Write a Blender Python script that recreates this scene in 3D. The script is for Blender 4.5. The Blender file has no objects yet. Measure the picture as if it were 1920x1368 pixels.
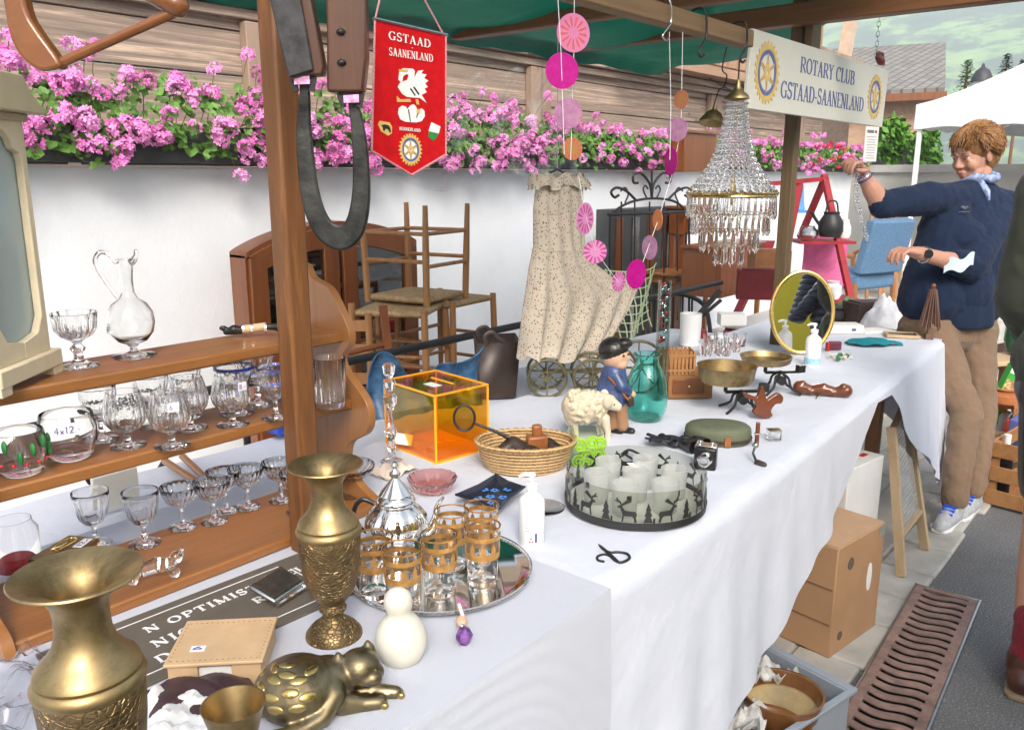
import bpy, bmesh, math, random
from mathutils import Vector, Matrix, noise
R = math.radians
S = bpy.context.scene
COL = S.collection
PI = math.pi
random.seed(7)
# ------------------------------------------------------------ camera
FP, PITCH, YAW, CAMZ = 1560.0, R(12.785), R(39.952), 1.45
FW = Vector((math.cos(YAW)*math.cos(PITCH), math.sin(YAW)*math.cos(PITCH), -math.sin(PITCH)))
RT = Vector((math.sin(YAW), -math.cos(YAW), 0))
UP = RT.cross(FW)
CAM = Vector((0, 0, CAMZ))
cd = bpy.data.cameras.new('camera'); cam = bpy.data.objects.new('camera', cd); COL.objects.link(cam)
cd.sensor_width = 36; cd.lens = FP/1920*36; cd.clip_start = .05; cd.clip_end = 6000
m4 = Matrix((RT, UP, -FW)).transposed().to_4x4(); m4.translation = CAM
cam.matrix_world = m4; S.camera = cam
# ------------------------------------------------------------ light
SUN_EL, SUN_AZ = 38, 226        # degrees; azimuth of the sun measured from +X, counter clockwise
w = bpy.data.worlds.new('World'); S.world = w; w.use_nodes = True
nt = w.node_tree; bg = nt.nodes['Background']
sky = nt.nodes.new('ShaderNodeTexSky'); sky.sky_type = 'NISHITA'; sky.sun_disc = False
sky.sun_elevation = R(SUN_EL); sky.sun_rotation = R(90-SUN_AZ); sky.dust_density = 6; sky.air_density = 1; sky.ozone_density = 1
nt.links.new(sky.outputs[0], bg.inputs[0]); bg.inputs[1].default_value = .15
sl = bpy.data.lights.new('sun', 'SUN'); sl.energy = 2.8; sl.angle = R(24); sl.color = (1, .95, .88)
so = bpy.data.objects.new('sun', sl); COL.objects.link(so)
sd = Vector((math.cos(R(SUN_AZ))*math.cos(R(SUN_EL)), math.sin(R(SUN_AZ))*math.cos(R(SUN_EL)), math.sin(R(SUN_EL))))
so.rotation_euler = sd.to_track_quat('Z', 'Y').to_euler()
S.view_settings.view_transform = 'Standard'; S.view_settings.look = 'None'; S.view_settings.gamma = 1
S.view_settings.exposure = .84
S.render.engine = 'CYCLES'
S.cycles.max_bounces = 14; S.cycles.transmission_bounces = 14; S.cycles.transparent_max_bounces = 16
S.cycles.glossy_bounces = 6; S.cycles.diffuse_bounces = 4; S.cycles.use_denoising = True
S.cycles.sample_clamp_indirect = 6; S.cycles.volume_bounces = 3

# ------------------------------------------------------------ measuring: where a sight line meets a real surface
def ray(x, y): return FW*FP + RT*(x-960) - UP*(y-684)
def P(x, y, z=.762): d = ray(x, y); return CAM + d*((z-CAMZ)/d.z)
def PY(x, y, Y): d = ray(x, y); return CAM + d*(Y/d.y)
def PX(x, y, X): d = ray(x, y); return CAM + d*(X/d.x)
def PD(x, y, D): return CAM + ray(x, y)/FP*D
def mpp(p): return (Vector(p)-CAM).dot(FW)/FP      # metres per photo pixel at a point
TB = .762

# ------------------------------------------------------------ mesh builder
def rotm(rx=0, ry=0, rz=0, t=(0, 0, 0)):
    return Matrix.Translation(Vector(t)) @ Matrix.Rotation(rz, 4, 'Z') @ Matrix.Rotation(ry, 4, 'Y') @ Matrix.Rotation(rx, 4, 'X')
def frame(o, x, y):   # matrix whose local x, y run along the given directions
    x = Vector(x).normalized(); z = x.cross(Vector(y)).normalized(); y = z.cross(x)
    m = Matrix((x, y, z)).transposed().to_4x4(); m.translation = Vector(o); return m
class MB:
    def __init__(s): s.v = []; s.f = []
    def add(s, vs, fs, T=None):
        b = len(s.v)
        s.v += [tuple(T @ Vector(v)) if T else tuple(v) for v in vs]
        s.f += [tuple(i+b for i in f) for f in fs]; return s
    def box(s, c, d, T=None, rz=0):
        x, y, z = d[0]/2, d[1]/2, d[2]/2
        vs = [(a*x, b*y, e*z) for a in (-1, 1) for b in (-1, 1) for e in (-1, 1)]
        L = Matrix.Translation(Vector(c)) @ Matrix.Rotation(rz, 4, 'Z')
        return s.add(vs, [(0, 1, 3, 2), (4, 6, 7, 5), (0, 4, 5, 1), (2, 3, 7, 6), (0, 2, 6, 4), (1, 5, 7, 3)], (T @ L) if T else L)
    def bar(s, a, b, w, h, up=(0, 0, 1)):        # square bar between two points
        a, b = Vector(a), Vector(b); d = b-a
        if abs(d.normalized().dot(Vector(up))) > .98: up = (1, 0, 0)
        m = frame((a+b)/2, d, Vector(up).cross(d))
        return s.box((0, 0, 0), (d.length, w, h), m)
    def lathe(s, prof, n=32, T=None, mod=None, c=(0, 0, 0)):
        vs = []; fs = []; rows = []
        for k, (r, z) in enumerate(prof):
            if r < 1e-6: rows.append([len(vs)]); vs.append((c[0], c[1], c[2]+z)); continue
            row = []
            for i in range(n):
                a = 2*PI*i/n; q = r*(mod(k, a, z) if mod else 1)
                row.append(len(vs)); vs.append((c[0]+q*math.cos(a), c[1]+q*math.sin(a), c[2]+z))
            rows.append(row)
        for A, B in zip(rows, rows[1:]):
            for i in range(n):
                j = (i+1) % n
                if len(A) == 1 and len(B) == 1: break
                if len(A) == 1: fs.append((A[0], B[j], B[i]))
                elif len(B) == 1: fs.append((A[i], A[j], B[0]))
                else: fs.append((A[i], A[j], B[j], B[i]))
        return s.add(vs, fs, T)
    def tube(s, pts, r, n=8, closed=False, T=None, flat=1.0, up=None):
        pts = [Vector(p) for p in pts]; N = len(pts)
        rs = r if isinstance(r, (list, tuple)) else [r]*N
        vs = []; fs = []; pn = None
        for i, p in enumerate(pts):
            if closed: d = pts[(i+1) % N]-pts[i-1]
            else: d = pts[min(i+1, N-1)]-pts[max(i-1, 0)]
            d.normalize()
            if up is not None: pn = Vector(up)
            elif pn is None: pn = Vector((0, 0, 1)) if abs(d.z) < .9 else Vector((1, 0, 0))
            nrm = (pn-d*pn.dot(d)); nrm = nrm.normalized() if nrm.length > 1e-6 else d.orthogonal().normalized()
            pn = nrm; b = d.cross(nrm)
            for k in range(n):
                a = 2*PI*k/n
                vs.append(p+nrm*(math.cos(a)*rs[i]*flat)+b*(math.sin(a)*rs[i]))
        for i in range(N if closed else N-1):
            j = (i+1) % N
            for k in range(n):
                l = (k+1) % n; fs.append((i*n+k, i*n+l, j*n+l, j*n+k))
        if not closed: fs.append(tuple(range(n))[::-1]); fs.append(tuple((N-1)*n+k for k in range(n)))
        return s.add(vs, fs, T)
    def cyl(s, a, b, r0, r1=None, n=16):
        return s.tube([a, b], [r0, r0 if r1 is None else r1], n)
    def prism(s, out, d, T=None):                # outline in local xy, thickness along local z
        n = len(out)
        ar = sum(out[i][0]*out[(i+1) % n][1]-out[(i+1) % n][0]*out[i][1] for i in range(n))
        if ar < 0: out = out[::-1]
        vs = [(x, y, 0) for x, y in out]+[(x, y, d) for x, y in out]
        fs = [tuple(range(n))[::-1], tuple(range(n, 2*n))]+[(i, (i+1) % n, n+(i+1) % n, n+i) for i in range(n)]
        return s.add(vs, fs, T)
    def ell(s, c, r, T=None, nu=20, nv=12):
        if not isinstance(r, (tuple, list)): r = (r, r, r)
        vs = [(c[0], c[1], c[2]-r[2])]; fs = []
        for j in range(1, nv):
            t = -PI/2+PI*j/nv
            for i in range(nu):
                a = 2*PI*i/nu; vs.append((c[0]+r[0]*math.cos(t)*math.cos(a), c[1]+r[1]*math.cos(t)*math.sin(a), c[2]+r[2]*math.sin(t)))
        vs.append((c[0], c[1], c[2]+r[2])); top = len(vs)-1
        for i in range(nu):
            k = (i+1) % nu; fs.append((0, 1+k, 1+i)); fs.append((top, top-nu+i, top-nu+k))
            for j in range(nv-2): a = 1+j*nu; fs.append((a+i, a+k, a+nu+k, a+nu+i))
        return s.add(vs, fs, T)
    def cap(s, a, b, r0, r1=None, n=14):         # rounded tapered limb
        a, b = Vector(a), Vector(b); r1 = r0 if r1 is None else r1
        d = (b-a); L = max(d.length, 1e-5); d = d/L; pts = []; rs = []
        for t in (-.98, -.8, -.5): pts.append(a+d*r0*t); rs.append(r0*math.sqrt(1-t*t))
        pts.append(a); rs.append(r0); pts.append(b); rs.append(r1)
        for t in (.5, .8, .98): pts.append(b+d*r1*t); rs.append(r1*math.sqrt(1-t*t))
        return s.tube(pts, rs, n)
    def chain(s, pts, rs, n=14):
        for i in range(len(pts)-1): s.cap(pts[i], pts[i+1], rs[i], rs[i+1], n)
        return s
    def sheet(s, fn, nu, nv, th=0.002, T=None):  # a real, thin, closed sheet from fn(u, v)
        g = [[Vector(fn(i/nu, j/nv)) for j in range(nv+1)] for i in range(nu+1)]
        vs = []; fs = []; W = nv+1; half = (nu+1)*W
        nm = []
        for i in range(nu+1):
            for j in range(nv+1):
                a = g[min(i+1, nu)][j]-g[max(i-1, 0)][j]; b = g[i][min(j+1, nv)]-g[i][max(j-1, 0)]
                q = a.cross(b); nm.append(q.normalized() if q.length > 1e-12 else Vector((0, 0, 1)))
        for sgn in (1, -1):
            for i in range(nu+1):
                for j in range(nv+1): vs.append(g[i][j]+nm[i*W+j]*(sgn*th/2))
        for i in range(nu):
            for j in range(nv):
                a = i*W+j; fs.append((a, a+W, a+W+1, a+1)); fs.append((half+a, half+a+1, half+a+W+1, half+a+W))
        for i in range(nu):
            for j, fl in ((0, 1), (nv, 0)):
                a = i*W+j; q = (a, half+a, half+a+W, a+W); fs.append(q if fl else q[::-1])
        for j in range(nv):
            for i, fl in ((0, 0), (nu, 1)):
                a = i*W+j; q = (a, half+a, half+a+1, a+1); fs.append(q if fl else q[::-1])
        return s.add(vs, fs, T)
    def build(s, name, mat, parent=None, smooth=35, bevel=0, loc=None, rot=None, subd=0, fix=True, remesh=0, sm=0, seg=2):
        me = bpy.data.meshes.new(name); me.from_pydata(s.v, [], s.f); me.update()
        if fix:
            bm = bmesh.new(); bm.from_mesh(me); bmesh.ops.recalc_face_normals(bm, faces=bm.faces); bm.to_mesh(me); bm.free()
        if smooth:
            me.polygons.foreach_set('use_smooth', [True]*len(me.polygons)); me.set_sharp_from_angle(angle=R(smooth))
        if mat: me.materials.append(mat)
        o = bpy.data.objects.new(name, me); COL.objects.link(o)
        if parent: o.parent = parent
        if loc is not None: o.location = loc
        if rot is not None: o.rotation_euler = rot
        if remesh:
            r = o.modifiers.new('fuse', 'REMESH'); r.mode = 'VOXEL'; r.voxel_size = remesh; r.use_smooth_shade = True
            if sm: q = o.modifiers.new('relax', 'SMOOTH'); q.factor = .6; q.iterations = sm
        if bevel: b = o.modifiers.new('bevel', 'BEVEL'); b.width = bevel; b.segments = seg; b.limit_method = 'ANGLE'; b.angle_limit = R(40)
        if subd: q = o.modifiers.new('subd', 'SUBSURF'); q.levels = subd; q.render_levels = subd
        return o
def tag(o, label, cat, group=None, kind=None):
    if label: o['label'] = label
    if cat: o['category'] = cat
    if group: o['group'] = group
    if kind: o['kind'] = kind
    return o
def thing(name, label, cat, loc=(0, 0, 0), rz=0, group=None, rot=None):
    o = bpy.data.objects.new(name, None); COL.objects.link(o); o.location = loc
    o.rotation_euler = rot if rot else (0, 0, rz); o.empty_display_size = .05
    return tag(o, label, cat, group)
def dup(root, loc=None, rz=None, label=None, scale=None):
    c = root.copy(); COL.objects.link(c)
    if loc is not None: c.location = loc
    if rz is not None: c.rotation_euler = (root.rotation_euler[0], root.rotation_euler[1], rz)
    if label: c['label'] = label
    if scale: c.scale = (scale,)*3
    for ch in list(root.children):
        d = ch.copy(); COL.objects.link(d); d.parent = c
        for g in list(ch.children):
            e = g.copy(); COL.objects.link(e); e.parent = d
    return c
def struct(o): o['kind'] = 'structure'; return o
def smoothpath(pts, k=6, closed=False):          # Catmull-Rom through the points
    P_ = [Vector(p) for p in pts]; n = len(P_); out = []
    for i in range(n if closed else n-1):
        a = P_[(i-1) % n] if closed or i > 0 else P_[0]; b = P_[i]; c = P_[(i+1) % n]
        d = P_[(i+2) % n] if closed or i+2 < n else P_[-1]
        for t in range(k):
            t /= k; out.append(.5*((2*b)+(c-a)*t+(2*a-5*b+4*c-d)*t*t+(3*b-a-3*c+d)*t**3))
    if not closed: out.append(P_[-1])
    return out
def lerp(a, b, t): return a+(b-a)*t
def itp(tab, x):
    if x <= tab[0][0]: return tab[0][1]
    for (a, p), (b, q) in zip(tab, tab[1:]):
        if x <= b: return p+(q-p)*(x-a)/(b-a)
    return tab[-1][1]

# ------------------------------------------------------------ materials
def newmat(name):
    m = bpy.data.materials.new(name); m.use_nodes = True
    return m, m.node_tree, m.node_tree.nodes['Principled BSDF']
def coords(t, scale=(1, 1, 1), rot=(0, 0, 0)):
    c = t.nodes.new('ShaderNodeTexCoord'); mp = t.nodes.new('ShaderNodeMapping')
    t.links.new(c.outputs['Object'], mp.inputs[0]); mp.inputs['Scale'].default_value = scale; mp.inputs['Rotation'].default_value = rot
    return mp.outputs[0]
def tnoise(t, vec, scale, detail=4, rough=.6, dist=0):
    n = t.nodes.new('ShaderNodeTexNoise'); t.links.new(vec, n.inputs['Vector']); n.inputs['Scale'].default_value = scale
    n.inputs['Detail'].default_value = detail; n.inputs['Roughness'].default_value = rough; n.inputs['Distortion'].default_value = dist
    return n.outputs[0]
def tramp(t, fac, stops):
    r = t.nodes.new('ShaderNodeValToRGB'); t.links.new(fac, r.inputs[0]); e = r.color_ramp.elements
    while len(e) < len(stops): e.new(.5)
    for k, (p, c) in enumerate(stops): e[k].position = p; e[k].color = (c[0], c[1], c[2], 1) if len(c) == 3 else c
    return r.outputs[0]
def tbump(t, b, h, strength=.3, dist=.002):
    n = t.nodes.new('ShaderNodeBump'); t.links.new(h, n.inputs['Height']); n.inputs['Strength'].default_value = strength; n.inputs['Distance'].default_value = dist
    t.links.new(n.outputs[0], b.inputs['Normal']); return n
def mat(name, c, rough=.5, metal=0, var=.25, scale=8, bump=0, bscale=60, bdist=.002, coat=0, **kw):
    m, t, b = newmat(name); v = coords(t)
    if var:
        f = tnoise(t, v, scale, 5)
        d = tuple(max(0, x*(1-var)) for x in c); l = tuple(min(1, x*(1+var*.8)) for x in c)
        t.links.new(tramp(t, f, [(.3, d), (.7, l)]), b.inputs['Base Color'])
        if metal or rough < .6:
            mr = t.nodes.new('ShaderNodeMapRange'); t.links.new(f, mr.inputs[0]); mr.inputs[3].default_value = max(.02, rough*.7); mr.inputs[4].default_value = min(1, rough*1.4)
            t.links.new(mr.outputs[0], b.inputs['Roughness'])
    else: b.inputs['Base Color'].default_value = (*c, 1)
    if not (var and (metal or rough < .6)): b.inputs['Roughness'].default_value = rough
    b.inputs['Metallic'].default_value = metal
    if coat: b.inputs['Coat Weight'].default_value = coat; b.inputs['Coat Roughness'].default_value = .08
    if bump: tbump(t, b, tnoise(t, v, bscale, 4), bump, bdist)
    for k, x in kw.items(): b.inputs[k.replace('_', ' ')].default_value = x
    return m
def wood(name, c1, c2, axis='X', scale=9, rough=.45, stretch=.07, c3=None, bump=.25, coat=0, cracks=False):
    m, t, b = newmat(name); sc = [1, 1, 1]; sc['XYZ'.index(axis)] = stretch
    c1, c2 = tuple(x*.72 for x in c1), tuple(x*.72 for x in c2); v = coords(t, tuple(sc)); f = tnoise(t, v, scale, 6, .65, 1.2); g = tnoise(t, v, scale*9, 3, .7)
    mx = t.nodes.new('ShaderNodeMath'); mx.operation = 'MULTIPLY_ADD'; t.links.new(g, mx.inputs[0]); mx.inputs[1].default_value = .35; t.links.new(f, mx.inputs[2])
    st = [(.42, c1), (.72, c2)] + ([(.86, c3)] if c3 else [])
    if cracks: st = [(.36, tuple(x*.25 for x in c1))] + st
    sk = [1, 1, 1]; sk['XYZ'.index(axis)] = .35; vo = t.nodes.new('ShaderNodeTexVoronoi'); vo.inputs['Scale'].default_value = 5.5; t.links.new(coords(t, tuple(sk)), vo.inputs['Vector'])
    kn = tramp(t, vo.outputs['Distance'], [(.04, (.38, .30, .26)), (.10, (1, 1, 1))]); mk = t.nodes.new('ShaderNodeMix'); mk.data_type = 'RGBA'; mk.blend_type = 'MULTIPLY'; mk.inputs[0].default_value = .8
    t.links.new(tramp(t, mx.outputs[0], st), mk.inputs[6]); t.links.new(kn, mk.inputs[7]); t.links.new(mk.outputs[2], b.inputs['Base Color']); b.inputs['Roughness'].default_value = rough
    if coat: b.inputs['Coat Weight'].default_value = coat; b.inputs['Coat Roughness'].default_value = .15
    if bump: tbump(t, b, mx.outputs[0], bump, .003)
    return m
def glassm(name, c=(1, 1, 1), rough=0, ior=1.45, bump=0, bscale=60):
    m, t, b = newmat(name); b.inputs['Base Color'].default_value = (*c, 1); b.inputs['Roughness'].default_value = rough
    b.inputs['Transmission Weight'].default_value = 1; b.inputs['IOR'].default_value = ior
    if bump: tbump(t, b, tnoise(t, coords(t), bscale, 2), bump, .001)
    return m
def thinglass(name, c=(.95, .97, .96), gloss=.12, rough=.02):     # panes and films: light passes straight through
    m, t, b = newmat(name); t.nodes.remove(b); out = t.nodes['Material Output']
    tr = t.nodes.new('ShaderNodeBsdfTransparent'); tr.inputs[0].default_value = (*c, 1)
    gl = t.nodes.new('ShaderNodeBsdfGlossy'); gl.inputs['Roughness'].default_value = rough
    fr = t.nodes.new('ShaderNodeLayerWeight'); fr.inputs[0].default_value = gloss
    mx = t.nodes.new('ShaderNodeMixShader'); t.links.new(fr.outputs['Facing'], mx.inputs[0]); t.links.new(tr.outputs[0], mx.inputs[1]); t.links.new(gl.outputs[0], mx.inputs[2])
    t.links.new(mx.outputs[0], out.inputs[0]); return m
M = {}
M['pine'] = wood('orange pine', (.22, .078, .019), (.40, .165, .045), 'X', 12, .42, coat=.2, c3=(.30, .11, .03))
M['pineY'] = wood('orange pine upright', (.28, .10, .028), (.42, .18, .055), 'Z', 7, .4, coat=.2)
M['post'] = wood('post timber', (.11, .040, .012), (.24, .092, .022), 'Z', 22, .55, coat=.05, c3=(.27, .11, .028), cracks=True)
M['beamX'] = wood('beam timber', (.17, .10, .045), (.30, .18, .085), 'X', 6, .6)
M['beamY'] = wood('beam timber red', (.13, .05, .018), (.24, .10, .035), 'Y', 6, .5)
M['postdk'] = wood('dark post timber', (.10, .065, .03), (.20, .13, .06), 'Z', 7, .6)
M['chalet'] = wood('weathered chalet boards', (.20, .16, .135), (.50, .38, .30), 'X', 26, .8, .03, (.66, .50, .38), .6, cracks=True)
M['chaletV'] = wood('weathered chalet uprights', (.26, .185, .14), (.50, .36, .27), 'Z', 9, .8, .05, None, .6, cracks=True)
M['chaletfar'] = wood('larch boards', (.42, .25, .16), (.62, .40, .27), 'X', 5, .8, .06, None, .3)
M['brownw'] = wood('walnut stain', (.17, .052, .016), (.30, .10, .03), 'Z', 6, .35, coat=.3)
M['cabw'] = wood('cherry cabinet wood', (.16, .042, .010), (.28, .085, .02), 'Z', 5, .35, coat=.3)
M['chairw'] = wood('beech chair wood', (.33, .14, .045), (.50, .25, .095), 'Z', 9, .45)
M['desk'] = wood('honey wood', (.29, .11, .03), (.44, .19, .06), 'X', 6, .4, coat=.2)
M['cratew'] = wood('crate wood', (.36, .15, .05), (.55, .27, .10), 'X', 8, .55)
M['palew'] = wood('pale ash', (.62, .43, .24), (.76, .57, .35), 'X', 8, .5)
M['leather'] = wood('polished saddle wood', (.20, .060, .012), (.31, .105, .02), 'X', 4, .25, coat=.5)
M['harn'] = wood('harness wood', (.055, .022, .012), (.13, .05, .022), 'Z', 8, .4, coat=.15)
M['carved'] = wood('carved mahogany', (.10, .022, .008), (.22, .06, .02), 'X', 14, .3, coat=.4)
M['rush'] = mat('woven rush', (.38, .26, .13), .8, var=.4, scale=60, bump=.6, bscale=150)
M['wall'] = mat('white render', (.83, .87, .92), .85, var=.06, scale=2.2, bump=.4, bscale=28, bdist=.006)
M['white'] = mat('white plastic', (.82, .83, .84), .35, var=.03)
M['offwhite'] = mat('off white board', (.72, .71, .66), .5, var=.06, scale=3)
M['paper'] = mat('paper', (.80, .80, .79), .8, var=.05)
M['tagp'] = mat('price tag paper', (.80, .78, .86), .8, var=.03)
M['ink'] = mat('blue ink', (.05, .07, .25), .6, var=0)
M['black'] = mat('black iron', (.015, .015, .017), .45, var=.3, scale=20, bump=.2)
M['blackp'] = mat('black plastic', (.012, .012, .014), .3, var=.2)
M['iron'] = mat('forged iron', (.05, .05, .047), .42, .7, var=.6, scale=22, bump=.7, bscale=55)
M['chrome'] = mat('silver plate', (.80, .79, .76), .07, 1, var=.08, scale=12)
M['steel'] = mat('steel', (.55, .55, .54), .22, 1, var=.15, scale=10)
M['brass'] = mat('polished brass', (.62, .45, .17), .2, 1, var=.2, scale=10)
M['gold'] = mat('gilt', (.75, .52, .17), .25, 1, var=.15)
M['glass'] = glassm('clear glass')
M['crystal'] = glassm('cut crystal', ior=1.52, bump=.5, bscale=70)
M['clear'] = thinglass('clear film')
M['pane'] = thinglass('window glass', (.80, .88, .87), .25)
def clothm(name, c, scale=700, axis=0, rough=.85, strength=.25, sheen=.3, wr=.15):
    m, t, b = newmat(name); v = coords(t); W = []
    for k in (0, 1):
        wv = t.nodes.new('ShaderNodeTexWave'); wv.bands_direction = 'XY'[k]; wv.inputs['Scale'].default_value = scale/6.28*(1 if k == 0 else .8); t.links.new(v, wv.inputs[0]); W.append(wv.outputs['Fac'])
    ad = t.nodes.new('ShaderNodeMath'); ad.operation = 'ADD'; t.links.new(W[0], ad.inputs[0]); t.links.new(W[1], ad.inputs[1])
    wk = tnoise(t, v, 4.2, 4, .55, 0)
    b1 = t.nodes.new('ShaderNodeBump'); b1.inputs['Strength'].default_value = wr; b1.inputs['Distance'].default_value = .03; t.links.new(wk, b1.inputs['Height'])
    b2 = t.nodes.new('ShaderNodeBump'); b2.inputs['Strength'].default_value = strength; b2.inputs['Distance'].default_value = .0015; t.links.new(ad.outputs[0], b2.inputs['Height']); t.links.new(b1.outputs[0], b2.inputs['Normal'])
    t.links.new(b2.outputs[0], b.inputs['Normal'])
    b.inputs['Base Color'].default_value = (*c, 1); b.inputs['Roughness'].default_value = rough; b.inputs['Sheen Weight'].default_value = sheen*.5; b.inputs['Specular IOR Level'].default_value = .2
    return m
M['waffle'] = clothm('white waffle cloth', (.57, .605, .70), 900, strength=.6)
M['linen'] = clothm('white linen sheet', (.58, .615, .71), 2600, strength=.15, wr=.5)
M['navy'] = clothm('navy fleece', (.011, .022, .055), 1500, strength=.15, wr=.12, sheen=.1)
M['khaki'] = clothm('khaki cotton', (.21, .14, .092), 1500, strength=.2, wr=.3)
M['olive'] = clothm('olive wool', (.05, .055, .04), 1500)
M['skin'] = mat('skin', (.52, .27, .19), .5, var=.10, scale=14, bump=.12, bscale=120, bdist=.001, Subsurface_Weight=.08)
M['mar'] = clothm('maroon wool', (.22, .015, .03), 900, strength=.5)
def brassm(name, c, eng=0, rough=.42):
    m, t, b = newmat(name); v = coords(t)
    f = tnoise(t, v, 18, 6, .7, .4)
    t.links.new(tramp(t, f, [(.28, tuple(x*.38 for x in c)), (.5, c), (.75, tuple(min(1, x*1.35) for x in c))]), b.inputs['Base Color'])
    b.inputs['Metallic'].default_value = 1
    mr = t.nodes.new('ShaderNodeMapRange'); t.links.new(f, mr.inputs[0]); mr.inputs[3].default_value = rough*1.5; mr.inputs[4].default_value = rough*.6
    t.links.new(mr.outputs[0], b.inputs['Roughness'])
    if eng:
        vo = t.nodes.new('ShaderNodeTexVoronoi'); vo.inputs['Scale'].default_value = eng; vo.feature = 'DISTANCE_TO_EDGE'; t.links.new(coords(t, (1, 1, 1.6)), vo.inputs['Vector'])
        er = tramp(t, vo.outputs['Distance'], [(.02, (0, 0, 0)), (.12, (1, 1, 1))]); tbump(t, b, er, .8, .0016)
    else: tbump(t, b, f, .15, .002)
    return m
M['brassold'] = brassm('aged brass', (.36, .265, .13))
M['brasseng'] = brassm('engraved brass', (.27, .19, .095), 130, .42)
M['brasscat'] = brassm('antiqued brass', (.24, .195, .115), 0, .36)
print('core ok')
# ------------------------------------------------------------ lettering drawn with broad and hairline strokes
def arcp(cx, cy, rx, ry, a0, a1, n=12): return [(cx+rx*math.cos(R(a0+(a1-a0)*i/n)), cy+ry*math.sin(R(a0+(a1-a0)*i/n))) for i in range(n+1)]
TK, TN = .15, .055
def ring(cx, cy, rx, ry, a0, a1, n=14): 
    p = arcp(cx, cy, rx, ry, a0, a1, n); return (p, [TN+(TK-TN)*abs(math.cos(R(a0+(a1-a0)*i/n))) for i in range(n+1)])
def st(x, y0=0, y1=1): return ([(x, y0), (x, y1)], TK)
def hl(x0, x1, y): return ([(x0, y), (x1, y)], TN)
def sf(x, y, w=.26): return ([(x-w/2, y), (x+w/2, y)], TN)
b0, t1 = TN/2, 1-TN/2
GLY = {
 'R': (.78, [st(.16), sf(.16, b0), sf(.14, t1, .22), hl(.16, .42, t1), ring(.40, .745, .22, .23, 90, -90), hl(.16, .42, .5), ([(.38, .5), (.74, .03)], TK*.9)]),
 'O': (.84, [ring(.42, .5, .34, .48, 0, 360, 28)]),
 'T': (.72, [st(.36), sf(.36, b0), hl(.03, .69, t1), ([(.04, 1), (.04, .78)], TN), ([(.68, 1), (.68, .78)], TN)]),
 'A': (.80, [([(.12, 0), (.40, 1)], TN*1.2), ([(.40, 1), (.68, 0)], TK), hl(.2, .6, .34), sf(.12, b0, .2), sf(.68, b0, .24)]),
 'Y': (.76, [([(.12, 1), (.39, .48)], TK), ([(.66, 1), (.39, .48)], TN), st(.39, 0, .5), sf(.39, b0), sf(.12, t1, .22), sf(.66, t1, .2)]),
 'C': (.78, [ring(.42, .5, .34, .48, 50, 310, 22), ([(.66, .98), (.66, .72)], TN)]),
 'L': (.68, [st(.16), sf(.16, t1), hl(.04, .62, b0), ([(.62, 0), (.62, .26)], TN)]),
 'U': (.82, [st(.16, .3, 1), ([(.66, .3), (.66, 1)], TN), ring(.41, .32, .25, .3, 180, 360, 14), sf(.16, t1), sf(.66, t1, .2)]),
 'B': (.74, [st(.16), sf(.14, b0, .2), sf(.14, t1, .2), hl(.16, .42, t1), ring(.40, .75, .20, .225, 90, -90), hl(.16, .42, .52), hl(.16, .42, b0), ring(.40, .265, .26, .24, 90, -90)]),
 'G': (.84, [ring(.42, .5, .34, .48, 50, 330, 22), ([(.68, .98), (.68, .75)], TN), ([(.68, .04), (.68, .44)], TK*.9), sf(.68, .44, .24)]),
 'S': (.62, [(arcp(.31, .74, .22, .235, 35, 270, 12)+arcp(.31, .265, .24, .24, 90, -145, 12), TK*.75), ([(.51, .98), (.51, .76)], TN), ([(.08, .02), (.08, .26)], TN)]),
 'D': (.84, [st(.16), sf(.14, b0, .2), sf(.14, t1, .2), hl(.16, .38, t1), ring(.36, .5, .38, .475, 90, -90), hl(.16, .38, b0)]),
 'N': (.84, [([(.14, 0), (.14, 1)], TN), ([(.12, 1), (.68, 0)], TK), ([(.68, 0), (.68, 1)], TN), sf(.14, b0, .2), sf(.10, t1, .16), sf(.68, t1, .2)]),
 'E': (.70, [st(.16), sf(.14, t1, .2), hl(.04, .62, t1), hl(.16, .48, .52), hl(.04, .62, b0), ([(.61, 1), (.61, .8)], TN), ([(.61, 0), (.61, .22)], TN)]),
 'P': (.72, [st(.16), sf(.16, b0), sf(.14, t1, .2), hl(.16, .40, t1), ring(.38, .73, .24, .25, 90, -90), hl(.16, .40, .46)]),
 'I': (.34, [st(.17), sf(.17, b0), sf(.17, t1)]),
 'M': (.96, [([(.14, 0), (.14, 1)], TN), ([(.12, 1), (.47, .02)], TK), ([(.47, .02), (.80, 1)], TN), st(.80), sf(.14, b0, .2), sf(.80, b0)]),
 '-': (.40, [([(.06, .36), (.34, .36)], TN*1.6)]), ' ': (.34, []), '*': (.4, [([(.1, .5), (.3, .5)], .12), ([(.2, .4), (.2, .6)], .12)]),
 '1': (.4, [([(.12, .8), (.22, 1), (.22, 0)], .1)]), '2': (.6, [(arcp(.3, .72, .2, .24, 160, -30, 8)+[(.1, .04), (.52, .04)], .1)]),
 '4': (.6, [([(.4, 0), (.4, 1), (.08, .32), (.52, .32)], .1)]), '0': (.6, [(arcp(.3, .5, .2, .46, 0, 360, 14), .1)]),
 '6': (.6, [(arcp(.3, .28, .2, .26, 0, 360, 12), .1), ([(.12, .36), (.38, 1)], .1)]), 'x': (.5, [([(.08, 0), (.42, .5)], .1), ([(.42, 0), (.08, .5)], .1)]),
 '.': (.25, [([(.1, 0), (.1, .1)], .12)]), '8': (.6, [(arcp(.3, .26, .2, .24, 0, 360, 12), .1), (arcp(.3, .74, .17, .22, 0, 360, 12), .1)]),
}
def textw(s, tr=.04): return sum(GLY[c][0]+tr for c in s)
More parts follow.
